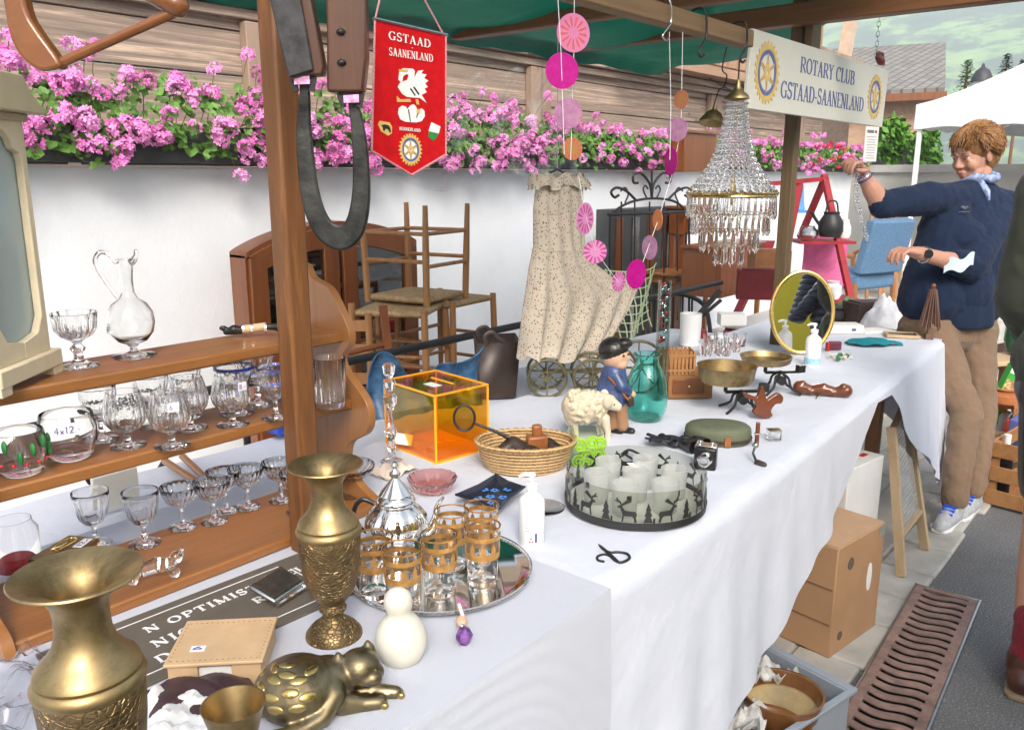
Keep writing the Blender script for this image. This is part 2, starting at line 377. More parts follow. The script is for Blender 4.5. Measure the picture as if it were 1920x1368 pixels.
def text(mb, s, h, T, w=None, d=.001, tr=.04):           # lettering h high (and w wide) on the xy plane of T, starting at its origin
    sx = h if w is None else w/textw(s, tr); x = 0; k = 0
    for c in s:
        adv, strokes = GLY[c]
        for pts, wd in strokes:
            n = len(pts); ws = wd if isinstance(wd, list) else [wd]*n; L = []; Rr = []
            for i in range(n):
                a = Vector(pts[max(i-1, 0)]); b = Vector(pts[min(i+1, n-1)]); dv = b-a
                if (Vector(pts[0])-Vector(pts[-1])).length < 1e-6 and i in (0, n-1): dv = Vector(pts[1])-Vector(pts[-2])
                dv.normalize(); q = Vector((-dv.y, dv.x))*ws[i]/2; p = Vector(pts[i])
                L.append(p+q); Rr.append(p-q)
            k += 1; z = d+.00008*(k % 6); vs = []; fs = []
            for zz in (0, z):
                for A in (L, Rr): vs += [((x+p.x)*sx, p.y*h, zz) for p in A]
            for i in range(n-1):
                fs += [(2*n+i, 3*n+i, 3*n+i+1, 2*n+i+1), (i, 2*n+i, 2*n+i+1, i+1), (n+i, n+i+1, 3*n+i+1, 3*n+i)]
            fs += [(0, n, 3*n, 2*n), (n-1, 3*n-1, 4*n-1, 2*n-1)]
            mb.add(vs, fs, T)
        x += adv+tr
    return mb
def gear_emblem(par, c, r, T0, gold, blue, pale=None):
    """toothed wheel with six spokes and a ring; lies on the xy plane of T0"""
    T = T0 @ Matrix.Translation(Vector((c[0], c[1], 0)))
    def annulus(mb, ro, ri, z0, z1, n=72, teeth=0):
        vs = []; fs = []
        for i in range(n):
            a = 2*PI*i/n; q = ro
            if teeth: ph = (i*teeth/n) % 1; q = ro*(1 if ph < .5 else .87)
            for rr, z in ((q, z0), (q, z1), (ri, z1), (ri, z0)): vs.append((rr*math.cos(a), rr*math.sin(a), z))
        for i in range(n):
            j = (i+1) % n
            for k in range(4): l = (k+1) % 4; fs.append((i*4+k, j*4+k, j*4+l, i*4+l))
        mb.add(vs, fs, T)
    if pale:
        a = MB(); annulus(a, r*.84, .001, 0, .0004); a.build('emblem_field', pale, par, smooth=0)
    g = MB(); annulus(g, r, r*.74, 0, .0014, 144, 24); annulus(g, r*.24, r*.09, 0, .0016)
    for k in range(6):
        a = R(90+60*k); g.prism([(r*.16, -r*.10), (r*.60, -r*.05), (r*.60, r*.05), (r*.16, r*.10)], .0013, T @ Matrix.Rotation(a, 4, 'Z'))
    g.build('wheel', gold, par, smooth=0)
    q = MB(); annulus(q, r*.72, r*.58, 0, .0012)
    for k in range(6): q.prism([(r*.26, -r*.012), (r*.56, -r*.012), (r*.56, r*.012), (r*.26, r*.012)], .0018, T @ Matrix.Rotation(R(90+60*k), 4, 'Z'))
    q.build('inner_ring', blue, par, smooth=0)

# ------------------------------------------------------------ ground
def asphalt():
    m, t, b = newmat('asphalt'); v = coords(t); f = tnoise(t, v, 150, 3, .75); g = tnoise(t, v, 2.2, 5)
    a = tramp(t, f, [(.35, (.10, .105, .11)), (.58, (.17, .175, .18)), (.70, (.42, .42, .42))])
    c = tramp(t, g, [(.3, (.75, .75, .75)), (.7, (1.15, 1.15, 1.15))])
    mx = t.nodes.new('ShaderNodeMix'); mx.data_type = 'RGBA'; mx.blend_type = 'MULTIPLY'; mx.inputs[0].default_value = 1
    t.links.new(a, mx.inputs[6]); t.links.new(c, mx.inputs[7]); t.links.new(mx.outputs[2], b.inputs['Base Color'])
    b.inputs['Roughness'].default_value = .85; tbump(t, b, f, .6, .004); return m
M['asph'] = asphalt()
M['conc'] = mat('grey paving concrete', (.42, .41, .375), .85, var=.25, scale=6, bump=.3, bscale=120)
M['grassfar'] = mat('meadow', (.10, .20, .05), .9, var=.4, scale=.02)
g = MB().box((200, 0, -.25), (900, 900, .5)); struct(g.build('ground', M['asph'], smooth=0))
MB().box((7.0, 3.92, -.05), (26, 6.5, .112)).build('pavement_bed', M['conc'], smooth=0)['kind'] = 'structure'
bpy.data.objects['pavement_bed'].name = 'pavement'
pv = MB(); random.seed(3)
x = -1.0
while x < 8:                          # irregular kerb slabs along the road edge
    L = random.uniform(.20, .30); y = .625+random.uniform(-.02, .02)
    pv.box((x+L/2, y+.09, .004), (L-.008, .19, .020+random.uniform(0, .003)), rz=random.uniform(-.02, .02))
    for r_ in range(1, 5): pv.box((x+L/2+.09*r_+random.uniform(-.03, .03), y+.09+.198*r_, .004), (L-.008, .19, .019+random.uniform(0, .003)), rz=random.uniform(-.01, .01))
    x += L
struct(pv.build('kerb', M['conc'], bevel=.008))
# ------------------------------------------------------------ drainage grate
M['grate'] = mat('rusty brown cast iron', (.29, .19, .16), .65, .2, var=.4, scale=22, bump=.3)
M['dark'] = mat('painted dark inside', (.012, .010, .009), .9, var=0)
gr = thing('drain_grate', 'rusty brown cast iron drain grate with wavy slots set in the road', 'drain grate', (2.33, .507, .008), .054)
slot = []; fr = MB(); W2, L2 = .096, .70
fr.box((0, -W2+.012, .008), (2*L2, .026, .022)); fr.box((0, W2-.012, .008), (2*L2, .026, .022))
for s_ in (-1, 1): fr.box((s_*(L2-.01), 0, .0085), (.02, 2*W2-.052, .021))
k = 0; xx = -L2+.035
while xx < L2-.03:
    f_ = lambda u, v, xx=xx: (xx+.009*math.sin(u*2*PI+.4)+(v-.5)*.028, -W2+.022+u*(2*W2-.044), .016)
    fr.sheet(f_, 14, 1, .004); xx += .047
fr.build('grating', M['grate'], gr, smooth=30)
MB().box((0, 0, -.002), (2*L2-.01, 2*W2-.01, .004)).build('pit_shade', M['dark'], gr, smooth=0)  # near-black sheet on the road, its colour standing for the drain's shade
rm = MB()
for s_ in (-1, 1): rm.box((0, s_*(W2+.006), .006), (2*L2+.03, .006, .022))
rm.box((L2+.008, 0, .006), (.006, 2*W2+.008, .022)); rm.build('rim', M['steel'], gr, smooth=0)

# ------------------------------------------------------------ white wall, wooden front above it
wl = MB(); wl.box((4.8, 3.75, .72), (12.3, .28, 1.54))
tag(wl.build('white_wall', M['wall'], smooth=0), 'long white rendered wall behind the stall, carrying the flower boxes', 'wall')
ch = thing('chalet', 'weathered wooden chalet front of wide horizontal boards above the white wall', 'chalet', (4.6, 4.0, 1.45))
b = MB(); random.seed(5); z = 0
for h in (.24, .26, .22, .24):
    b.box((0, random.uniform(-.006, .006), z+h/2), (12.4, .06, h-.008)); z += h
b.build('board_wall', M['chalet'], ch, smooth=0, bevel=.004)
b = MB(); b.box((0, -.05, .80), (12.4, .05, .05)); b.box((0, -.075, .855), (12.4, .09, .05)); b.box((0, -.05, .93), (12.4, .05, .08)); b.build('rail', M['chalet'], ch, bevel=.006)
b = MB(); b.box((0, .02, .96+.30), (12.4, .06, .56)); b.build('upper_boards', M['chalet'], ch, smooth=0, bevel=.004)
for xx in (-1.9-4.6+4.6, .42, 3.2, 5.4):
    q = MB(); q.box((xx-.075, -.06, .38), (.11, .06, .77)); q.box((xx+.06, -.05, .38), (.13, .05, .77)); q.build('upright', M['chaletV'], ch, bevel=.005)
# railing of the basement ramp
rl = thing('ramp_railing', 'thin black iron handrail running behind the table', 'railing', (0, 2.03, 0))
rz_ = (P(640, 680, .9)); rz_h = PY(640, 680, 2.03).z
MB().tube([(-.6, 0, rz_h), (4.2, 0, rz_h)], .014, 10).build('handrail', M['black'], rl)
for xx in (.35, 1.25, 2.62, 3.55): MB().cyl((xx, 0, .004), (xx, 0, rz_h), .010).build('post', M['black'], rl)
MB().tube([(-.6, 0, rz_h-.5), (4.2, 0, rz_h-.5)], .008, 8).build('lower_bar', M['black'], rl)
for px_, py_ in ((235, 830), (680, 690)):
    q = PY(px_, py_, 2.03); MB().tube([(q.x+.11*math.cos(R(a)), 0, q.z-.02+.11*math.sin(R(a))) for a in range(150, 385, 15)], .008, 8).build('curl', M['black'], rl)

# ------------------------------------------------------------ flower boxes with trailing geraniums
M['planter'] = mat('slate grey planter', (.07, .075, .08), .6, var=.3)
M['leafg'] = mat('geranium leaf', (.11, .25, .04), .55, var=.55, scale=11)
M['stemg'] = mat('geranium stem', (.16, .20, .06), .6)
M['pinkf'] = mat('pink petals', (.93, .34, .70), .6, var=.22, scale=9)
_t = M['pinkf'].node_tree; _b = _t.nodes['Principled BSDF']; _oi = _t.nodes.new('ShaderNodeObjectInfo'); _mx = _t.nodes.new('ShaderNodeMix'); _mx.data_type = 'RGBA'; _mx.blend_type = 'MULTIPLY'; _mx.inputs[0].default_value = 1
_t.links.new(_b.inputs['Base Color'].links[0].from_socket, _mx.inputs[6]); _t.links.new(tramp(_t, _oi.outputs['Random'], [(0, (.72, .45, .62)), (.25, (1, .75, .95)), (.7, (1, 1, 1)), (1, (1, 1.35, 1.15))]), _mx.inputs[7]); _t.links.new(_mx.outputs[2], _b.inputs['Base Color'])
M['redf'] = mat('red petals', (.65, .03, .07), .6, var=.3, scale=60)
def flowerhead(mt, seed):
    rnd = random.Random(seed); b = MB()
    for i in range(34):
        a = rnd.uniform(0, 2*PI); e = math.asin(rnd.uniform(-.45, 1)); r = rnd.uniform(.026, .036)
        c = Vector((math.cos(a)*math.cos(e), math.sin(a)*math.cos(e), math.sin(e)*.8))*r
        n = (c.normalized()+Vector((rnd.uniform(-.4, .4),)*3)).normalized(); t_ = n.orthogonal().normalized(); u = n.cross(t_)
        for k in range(4):
            an = rnd.uniform(0, .5)+k*PI/2; d = t_*math.cos(an)+u*math.sin(an); s = n.cross(d); l = rnd.uniform(.009, .014); wd = l*.42
            b.add([c, c+d*l*.6+s*wd, c+d*l+n*.003, c+d*l*.6-s*wd], [(0, 1, 2, 3)])
    return b
heads = [flowerhead(M['pinkf'], i) for i in range(5)]
hm = []
for i, h in enumerate(heads+[flowerhead(None, 9)]):
    o = h.build('flower_head', M['redf'] if i == 5 else M['pinkf'], smooth=0, fix=False); hm.append(o.data); bpy.data.objects.remove(o)
def leafcloud(rnd, pts):
    b = MB()
    for p, n in pts:
        n = Vector(n).normalized(); t_ = n.orthogonal().normalized(); t_.rotate(Matrix.Rotation(rnd.uniform(0, 6.28), 3, n)); u = n.cross(t_); s = rnd.uniform(.016, .030)
        vs = [p]; m = 7
        for k in range(m): a = 2*PI*k/m*.9-.2; q = s*(1 if k % 2 else .80); vs.append(Vector(p)+t_*q*math.cos(a)+u*q*math.sin(a)+n*s*.18)
        b.add(vs, [(0, 1+k, 1+(k+1) % m) for k in range(m-1)])
    return b
fl_desc = ['behind the cream clock case', 'above the glass decanter', 'left of the timber post', 'behind the horse collar', 'between the red pennant and the pink disks',
           'above the floral dress', 'above the wrought iron screen', 'behind the chandelier', 'left of the far post', 'right of the far post, with red blooms', 'at the far end of the wall']
for i in range(11):
    x0 = .55+i*.96; Y0 = 3.50; rnd = random.Random(50+i)
    fb = thing('flower_box', 'slate grey flower box on the white wall '+fl_desc[i], 'flower box', (x0+.48, 3.62, 1.494), group='flower boxes along the white wall')
    b = MB(); b.box((0, 0, .085), (.93, .2, .15)); b.box((0, 0, .165), (.95, .22, .014)); b.box((0, -.06, .006), (.9, .03, .012)); b.build('box', M['planter'], fb, bevel=.004)
    gp = thing('geranium_plant', 'trailing geranium in full %s bloom %s' % ('pink and red' if i == 9 else 'pink', fl_desc[i]), 'plant', (x0+.48, 3.58, 1.66), group='geraniums in the flower boxes')
    lp = []
    prof = 1.0 if i < 4 else .62
    def shell():
        u = rnd.uniform(-.52, .52); a = rnd.uniform(-65, 100); bump = .75+.45*noise.noise(Vector((x0+u, 1, a*.02))*5)
        r = (.20 if a > 0 else .24)*bump*rnd.uniform(.55, 1)*(.8+.2*prof)
        return Vector((u, -math.cos(R(a))*r*.8-.03, math.sin(R(a))*r*(1.15*prof if a > 0 else .9))), a
    for k in range(560):
        p, a = shell(); lp.append((p, (rnd.uniform(-.7, .7), -1+rnd.uniform(-.5, .5), rnd.uniform(-.2, 1.2))))
    leafcloud(rnd, lp).build('foliage', M['leafg'], gp, smooth=0, fix=False)
    stm = MB(); nh = 72 if i < 4 else 46
    for k in range(nh):
        p, a = shell(); p = p+Vector((0, -.035, 0))+Vector((0, -.01, .05 if a > 30 else -.01))
        if rnd.random() < .09: p.z += .10 if a > 0 else -.08
        p.y = min(p.y, -.02)
        stm.tube([(p.x*.9, 0, 0), (p.x, p.y*.6, p.z*.7), p], .002, 4)
        me = hm[5] if (i == 9 and rnd.random() < .3) else hm[rnd.randrange(5)]
        h = bpy.data.objects.new('flower_head', me); COL.objects.link(h); h.parent = gp; h.location = p
        h.rotation_euler = (rnd.uniform(.3, 1.1), rnd.uniform(-.4, .4), rnd.uniform(0, 6)); h.scale = (rnd.uniform(.8, 1.35)*(1.05 if i < 4 else .85),)*3
    stm.build('stem', M['stemg'], gp)

# ------------------------------------------------------------ the stall: posts, beams, tarpaulin
def post(name, x, y, z0, z1, w, m, label, lean=0):
    b = MB(); b.box((0, 0, (z0+z1)/2), (w, w, z1-z0)); o = b.build(name, m, bevel=.006, loc=(x, y, 0)); return tag(o, label, 'post', 'timber posts of the stall')
p1 = P(572, 1010, .78)
post('stall_post', .864, 1.226, .004, 2.3, .045, M['post'], 'orange brown timber post rising behind the tall brass vase')
post('stall_post', 3.335, 1.345, .004, 2.4, .050, M['postdk'], 'dark timber post carrying the painted club sign')
o = MB().box((0, 0, 0), (.09, .03, .9)).build('post_splice', M['postdk'], bevel=.004, loc=(3.335, 1.29, 2.36)); tag(o, 'wide dark timber brace behind the top of the club sign', 'timber brace')
bz = PX(1520, 50, 3.3).z
o = MB().box((0, 0, 0), (.07, 3.4, .075)).build('roof_beam', M['beamY'], bevel=.005, loc=(3.25, .9, bz+.0375)); tag(o, 'reddish brown cross beam running over the far post', 'beam', 'roof beams of the stall')
o = MB().box((0, 0, 0), (1.9, .045, .05)).build('roof_beam', M['beamX'], bevel=.005, loc=(1.62, 1.2, 1.862)); tag(o, 'pale grey brown beam with iron hooks hung over it, ending at the club sign', 'beam', 'roof beams of the stall')
o = MB().box((0, 0, 0), (3.6, .05, .06)).build('roof_beam', M['beamX'], bevel=.005, loc=(1.7, 2.36, 2.06)); tag(o, 'back eaves beam under the green tarpaulin', 'beam', 'roof beams of the stall')
o = MB().box((0, 0, 0), (.05, 1.3, .05)).build('roof_beam', M['beamY'], bevel=.005, loc=(2.55, 1.78, 2.0)); tag(o, 'short reddish rafter ahead of the cross beam', 'beam', 'roof beams of the stall')
def tarpm():
    m, t, b = newmat('green tarpaulin'); v = coords(t); f = tnoise(t, v, 2.5, 5)
    t.links.new(tramp(t, f, [(.3, (.010, .12, .095)), (.7, (.02, .19, .145))]), b.inputs['Base Color']); b.inputs['Roughness'].default_value = .45
    tl = t.nodes.new('ShaderNodeBsdfTranslucent'); tl.inputs[0].default_value = (.035, .34, .26, 1)
    mx = t.nodes.new('ShaderNodeMixShader'); mx.inputs[0].default_value = .6; out = t.nodes['Material Output']
    t.links.new(b.outputs[0], mx.inputs[1]); t.links.new(tl.outputs[0], mx.inputs[2]); t.links.new(mx.outputs[0], out.inputs[0])
    tbump(t, b, tnoise(t, v, 6, 5, .6, 1), .5, .02); return m
M['tarp'] = tarpm()
def tf(u, v):
    x = 1.0+u*3.2; y = 2.46-v*1.7
    z = 2.015+.025*u+.30*v-.10*math.sin(PI*min(1, v*1.6))+.006*math.sin(x*9+v*4)*(1-v*.5)+.004*math.sin(x*23)
    if v < .06: z -= (.06-v)*.9
    return (x, y, z)
tp = MB().sheet(tf, 60, 26, .002)
tag(tp.build('tarpaulin', M['tarp'], smooth=60), 'dark green tarpaulin roof stretched over the stall', 'tarpaulin')

# ------------------------------------------------------------ table under its white cloths
tb = thing('trestle_table', 'long wooden trestle table hidden under the white cloths', 'table', (0, 0, 0))
MB().box((2.15, 1.27, .735), (3.2, .66, .03)).build('tabletop', M['chairw'], tb, bevel=.003)
for xx in (.7, 2.0, 3.6):
    for yy in (1.0, 1.5):
        MB().bar((xx, yy, .004), (xx, yy, .72), .05, .05).build('leg', M['chairw'], tb)
hem = [(.3, .30), (1.46, .31), (1.77, .36), (1.86, .41), (2.04, .477), (2.3, .516), (2.44, .56), (2.56, .63), (2.75, .735), (2.95, .72), (3.05, .66), (3.19, .50), (3.56, .26), (3.83, .13), (3.9, .20)]
def edgeY(x): return itp([(0, .712), (.9, .716), (1.7, .726), (2.8, .78), (3.9, .842)], x)
def drape(x, s):        # s metres past the table edge, measured down the cloth
    fold = math.sin(x*9.5+.6)*.5+math.sin(x*4.1)*.5+math.sin(x*21)*.18
    y = edgeY(x)-.012*min(1, s/.02)-.055*(s/.45)*(1+.60*fold+.10*math.sin(x*37+s*9)*min(1, s/.2))
    return y
def clothtop(x, y):
    q = noise.noise(Vector((x*3.1, y*3.1, .5))); r_ = noise.noise(Vector((x*7+3, y*7, 1.5)))
    cr_ = sum(.0016*math.exp(-((x-c)/.012)**2) for c in (1.62, 2.14, 2.66, 3.18, 3.7))+.0016*math.exp(-((y-1.12)/.012)**2)
    return .7632+cr_+.0012*math.sin(x*13+y*5)+.0030*(1-abs(q)*2.6)**3*(abs(q) < .38)+.0012*(1-abs(r_)*3)**3*(abs(r_) < .33)
def cloth_fn(x0, x1, off=0, backY=1.62):
    def fn(u, v):
        x = x0+(x1-x0)*u
        if v < .45:
            t = v/.45; y = backY+(edgeY(x)-backY)*t; return (x, y, clothtop(x, y)+off)
        t = (v-.45)/.55; H = itp(hem, x); s = (clothtop(x, .8)-H)*t
        z = clothtop(x, edgeY(x))+off-s-.0
        r = min(1, s/.015); return (x, drape(x, s)-off+.010*(1-r), z)
    return fn
def far_fn(u, v): return cloth_fn(1.06, 3.885)(u, v)
tag(MB().sheet(far_fn, 150, 60, .0015).build('tablecloth', M['linen'], smooth=70), 'smooth white sheet over the far part of the table, its hem hanging unevenly', 'tablecloth', 'white cloths on the table')
def near_fn(u, v):
    x = -.7+u*1.80
    if v < .5: y = 1.62+(edgeY(x)-1.62)*(v/.5); return (x, y, .7672+.0006*math.sin(x*11+y*7))
    t = (v-.5)/.5; s = t*.45; z = .7672-s
    return (x, edgeY(x)-.016-.03*t*(1+.6*math.sin(x*9.5+.6)), z)
tag(MB().sheet(near_fn, 70, 50, .0015).build('tablecloth', M['waffle'], smooth=70), 'waffle weave white cloth over the near end of the table', 'tablecloth', 'white cloths on the table')
def end_fn(u, v):
    y = edgeY(3.885)+u*(1.62-edgeY(3.885)); H = itp([(0, .18), (.15, .30), (.4, .45), (1, .48)], u)
    return (3.892+.03*v*(1+.6*math.sin(y*14)), y-.02*v*(1-u), lerp(.765, H, v))
tag(MB().sheet(end_fn, 24, 14, .0015).build('tablecloth', M['linen'], smooth=70), 'white cloth end falling over the far end of the table', 'tablecloth', 'white cloths on the table')
# second table behind
t2 = thing('side_table', 'low second table under white paper behind the shop shelf', 'table', (1.6, 1.86, 0))
MB().box((0, 0, .70), (3.6, .26, .03)).build('tabletop', M['chairw'], t2)
for xx in (-1.6, 0, 1.6):
    MB().bar((xx, 0, .004), (xx, 0, .69), .04, .04).build('leg', M['chairw'], t2)
tag(MB().sheet(lambda u, v: (-.2+u*3.8, 1.995-v*.28, .72+.004*math.sin(u*30+v*6)), 40, 6, .002).build('tablecloth', M['linen'], smooth=70), 'white sheet on the low table at the back', 'tablecloth', 'white cloths on the table')

# ------------------------------------------------------------ club sign
M['signw'] = mat('painted sign board', (.60, .59, .52), .45, var=.05, scale=4)
M['signblue'] = mat('sign blue', (.09, .12, .30), .5, var=.1); M['signgold'] = mat('sign gold', (.62, .42, .12), .5, var=.1)
sg = thing('club_sign', 'off white sign board lettered for a club in blue between two gold wheels', 'sign', (0, 0, 0))
A, B_, C_, D_ = [PY(*q, 1.2) for q in ((1412, 58), (1668, 130), (1650, 237), (1393, 203))]
# slightly skewed board as seen: lower edge set back a little
bl = Vector((2.585, 1.20, 1.66)); br = Vector((3.98, 1.20, 1.66))
T = frame(bl, (1, 0, 0), (0, 0, 1)); W_, H_ = 1.40, .240
T = frame(bl, (1, 0, .0), (0, 0, 1)); MB().prism([(0, 0), (W_, 0), (W_+.02, H_), (.02, H_)], -.012, T).build('board', M['signw'], sg, bevel=.002)
T = T @ Matrix.Translation(Vector((0, 0, .0005)))
mb = MB(); text(mb, 'ROTARY CLUB', .052, T @ Matrix.Translation(Vector((.42, .145, 0))), w=.57, tr=.05); mb.build('lettering', M['signblue'], sg, smooth=0); mb = MB()
text(mb, 'GSTAAD-SAANENLAND', .055, T @ Matrix.Translation(Vector((.265, .050, 0))), w=.86, tr=.03); mb.build('lettering', M['signblue'], sg, smooth=0)
gear_emblem(sg, (.145, .118), .098, T, M['signgold'], M['signblue']); gear_emblem(sg, (1.26, .118), .092, T, M['signgold'], M['signblue'])
# iron hooks on the pale beam
def hook(px, py, drop, lab, s=1, mt='black', beamy=1.2):
    q = PY(px, py, beamy); h = thing('hook', lab, 'hook', (q.x, beamy-.03, 1.892), group='hooks on the pale beam')
    pts = smoothpath([(0, .055, -.02), (0, .03, .008), (0, -.004, 0), (.01, -.006, -drop*.55), (-.012, -.006, -drop*.8), (-.03, -.006, -drop), (-.012, -.006, -drop*1.1), (.004, -.006, -drop*1.02)])
    MB().tube(pts, .0035*s, 8).build('rod', M[mt], h); return h
hook(1300, 50, .11, 'black bent iron hook left of the chandelier'); hook(1232, 40, .09, 'pale wire S hook on the beam', .7, 'steel'); hook(1378, 60, .10, 'black iron hook the chandelier hangs from')
print('setting ok')
# ------------------------------------------------------------ pine shelf standing on the table
sh = thing('pine_shelf', 'orange pine open shelf unit with scalloped ends, full of glassware', 'shelf unit', (0, 0, .768))
BK = 1.475
def shelfboard(yf, zt, th, nm):
    b = MB(); b.box(((1.06+.36)/2, (yf+BK)/2, zt-.768-th/2), (.70, BK-yf, th)); return b.build('shelf', M['pine'], sh, bevel=.004)
shelfboard(1.255, .788, .020, 0); shelfboard(1.31, 1.004, .022, 0); shelfboard(1.33, 1.142, .022, 0)
outl = smoothpath([(y, z, 0) for y, z in ((BK, 1.275), (1.445, 1.27), (1.423, 1.245), (1.371, 1.227), (1.335, 1.185), (1.312, 1.150), (1.312, 1.118), (1.340, 1.085), (1.324, 1.055), (1.285, 1.025), (1.262, .998), (1.258, .965), (1.275, .935), (1.325, .905), (1.335, .86), (1.30, .82), (1.258, .80), (1.245, .778), (1.245, .768))], 5)
ol = [(p.x, p.y-.768) for p in outl]+[(BK, 0)]
for xx in (1.052, .352):
    MB().prism(ol, .018, Matrix(((0, 0, 1, xx), (1, 0, 0, 0), (0, 1, 0, 0), (0, 0, 0, 1)))).build('end_panel', M['pineY'], sh, bevel=.004)

# ------------------------------------------------------------ glassware
S1, S2, S3 = .788, 1.004, 1.142
def flute(k, amp, z0, z1):
    return lambda i, a, z: 1-(amp*(.5-.5*math.cos(k*a)) if z0 <= z <= z1 else 0)
def vessel(name, prof, loc, label, cat, group, mt='glass', n=64, mod=None, rz=0, parts=None):
    t = thing(name, label, cat, loc, rz, group); MB().lathe(prof, n, mod=mod).build('glass_body', M[mt], t, smooth=50); return t
def snifter(s=1.0): 
    return [(0, .0005), (.033, .0005), (.034, .002), (.010, .006), (.0055, .012), (.0075, .018), (.0055, .024), (.012, .030), (.028, .037), (.038, .050), (.0405, .062), (.038, .080), (.033, .100), (.030, .110), (.0288, .1105), (.0283, .110), (.031, .100), (.036, .080), (.0375, .062), (.035, .052), (.025, .042), (.010, .037), (0, .036)]
MB_sn = snifter()
sd_ = [(240, 838, 'leftmost of the four, in front'), (323, 838, 'bearing a small price tag'), (358, 805, 'set back behind its neighbour'), (437, 798, 'with a tag on the rim, rightmost')]
sn0 = None
for i, (x, y, d) in enumerate(sd_):
    q = P(x, y-2, S2); lab = 'cut crystal brandy snifter on the middle shelf, '+d
    if not sn0: sn0 = vessel('brandy_snifter', MB_sn, q, lab, 'glass', 'brandy snifters on the middle shelf', 'crystal', 144, flute(16, .13, .036, .082)); sn0.scale = (.87,)*3
    else: o = dup(sn0, q, i*.2, lab)
def tagcard(par, T, w, h, txt=None, ink='ink'):
    MB().box((0, 0, .0004), (w, h, .0008), T).build('price_tag', M['tagp'], par, smooth=0)
    if txt:
        c = [o for o in par.children if o.name.startswith('price_tag')][-1]
        b = MB(); text(b, txt, h*.55, T @ Matrix.Translation(Vector((-w*.42, -h*.28, .001))), w=w*.84, d=.0004); b.build('writing', M[ink], c, smooth=0)
camdir = lambda p: (CAM-Vector(p)).normalized()
def facing(p, off=(0, 0, 0), tilt=.15):          # vertical plane turned roughly towards the street
    d = camdir(p); d.z *= tilt; d.normalize(); x = Vector((0, 0, 1)).cross(d); return frame(Vector(p)+Vector(off)+d*.001, x, Vector((0, 0, 1)))
for nm, x, y, dz, tx in (('b', 323, 838, .088, '6.-'), ('d', 437, 798, .090, '8.-')):
    q = P(x, y, S2); o = [o for o in COL.objects if o.name.startswith('brandy_snifter') and (o.location-q).length < .01][0]
    d = camdir(q); d.z = 0; d.normalize(); loc = d*.0415
    T = frame(loc+Vector((0, 0, dz)), Vector((0, 0, 1)).cross(d), (0, 0, 1)); tagcard(o, T, .020, .018, tx)
# goblets on the bottom shelf
gob = [(0, .0005), (.032, .0005), (.033, .0018), (.012, .005), (.005, .011), (.0085, .018), (.0045, .024), (.0045, .036), (.006, .042), (.018, .049), (.028, .062), (.033, .085), (.036, .108), (.0365, .118), (.0358, .1183), (.035, .1175), (.0345, .107), (.0315, .085), (.0265, .064), (.015, .053), (0, .050)]
g0 = vessel('wine_goblet', gob, P(180, 1020, S1), 'stemmed wine goblet left on the bottom shelf, behind the brass trinket box', 'glass', 'wine goblets on the bottom shelf', 'glass', 128, flute(14, .10, .060, .105)); g0.scale = (.88,)*3
dup(g0, P(272, 1019, S1), .4, 'stemmed wine goblet on the bottom shelf, right of its twin')
# small champagne saucers
cou = [(0, .0005), (.027, .0005), (.0275, .002), (.01, .005), (.004, .01), (.0065, .016), (.004, .022), (.0045, .030), (.012, .036), (.028, .044), (.0355, .056), (.0375, .066), (.0372, .0675), (.036, .0665), (.034, .057), (.026, .047), (.010, .040), (0, .039)]
c0 = vessel('champagne_saucer', cou, P(402, 978, S1), 'small crystal champagne saucer on the bottom shelf, left of three', 'glass', 'champagne saucers on the bottom shelf', 'crystal', 120, flute(18, .12, .036, .062)); c0.scale = (.94, .94, 1.28)
dup(c0, P(465, 951, S1), .3, 'small crystal champagne saucer on the bottom shelf, middle of three'); dup(c0, P(527, 938, S1), .9, 'small crystal champagne saucer beside the timber post')
# other glasses right of the snifters
g5 = vessel('stem_glass', gob, P(518, 783, S2)+Vector((0, .0, 0)), 'stemmed crystal glass against the left side of the timber post', 'glass', None, 'crystal', 80, flute(18, .06, .05, .09)); g5.scale = (.85,)*3
tumb = [(0, .0005), (.028, .0005), (.030, .003), (.0335, .10), (.0328, .1005), (.032, .0995), (.0285, .012), (0, .011)]
vessel('highball_glass', tumb, P(620, 762, S2), 'tall cut highball tumbler standing just right of the timber post', 'glass', None, 'crystal', 72, flute(14, .09, .004, .085))
t6 = vessel('stem_glass', gob, Vector((.845, 1.40, S2)), 'stem glass with blue painted ring behind the right hand snifter', 'glass', None, 'crystal'); MB().lathe([(.0372, .088), (.0378, .088), (.0378, .094), (.0372, .094)], 40).build('painted_band', mat('blue enamel', (.03, .07, .45), .3, var=0), t6)
vessel('stem_glass', gob, Vector((.905, 1.42, S2)), 'stem glass half hidden behind the timber post', 'glass', None, 'crystal', 64, flute(12, .06, .05, .09))
vessel('footed_bowl', [(r*1.5, z*.95) for r, z in cou], P(655, 925, S1)+Vector((0, 0, 0)), 'footed glass bowl on the bottom shelf right of the post', 'glass', None, 'crystal', 90, flute(20, .08, .036, .06))
dup(c0, Vector((.93, 1.34, S1)), .9, 'crystal champagne saucer seen just right of the timber post')
for k, (x_, y_, lab) in enumerate(((.60, 1.43, 'plain crystal stem glass behind the leftmost snifter'), (.70, 1.44, 'plain crystal stem glass behind the tagged snifter'), (.77, 1.45, 'crystal stem glass at the back of the middle shelf'))): dup(g5, Vector((x_, y_, S2)), k, lab)
for k, (x_, y_, lab) in enumerate(((.74, 1.45, 'crystal saucer glass at the back of the bottom shelf, left'), (.84, 1.46, 'crystal saucer glass at the back of the bottom shelf, right'), (.985, 1.33, 'crystal saucer glass under the right end of the middle shelf'))): dup(c0, Vector((x_, y_, S1)), k, lab)
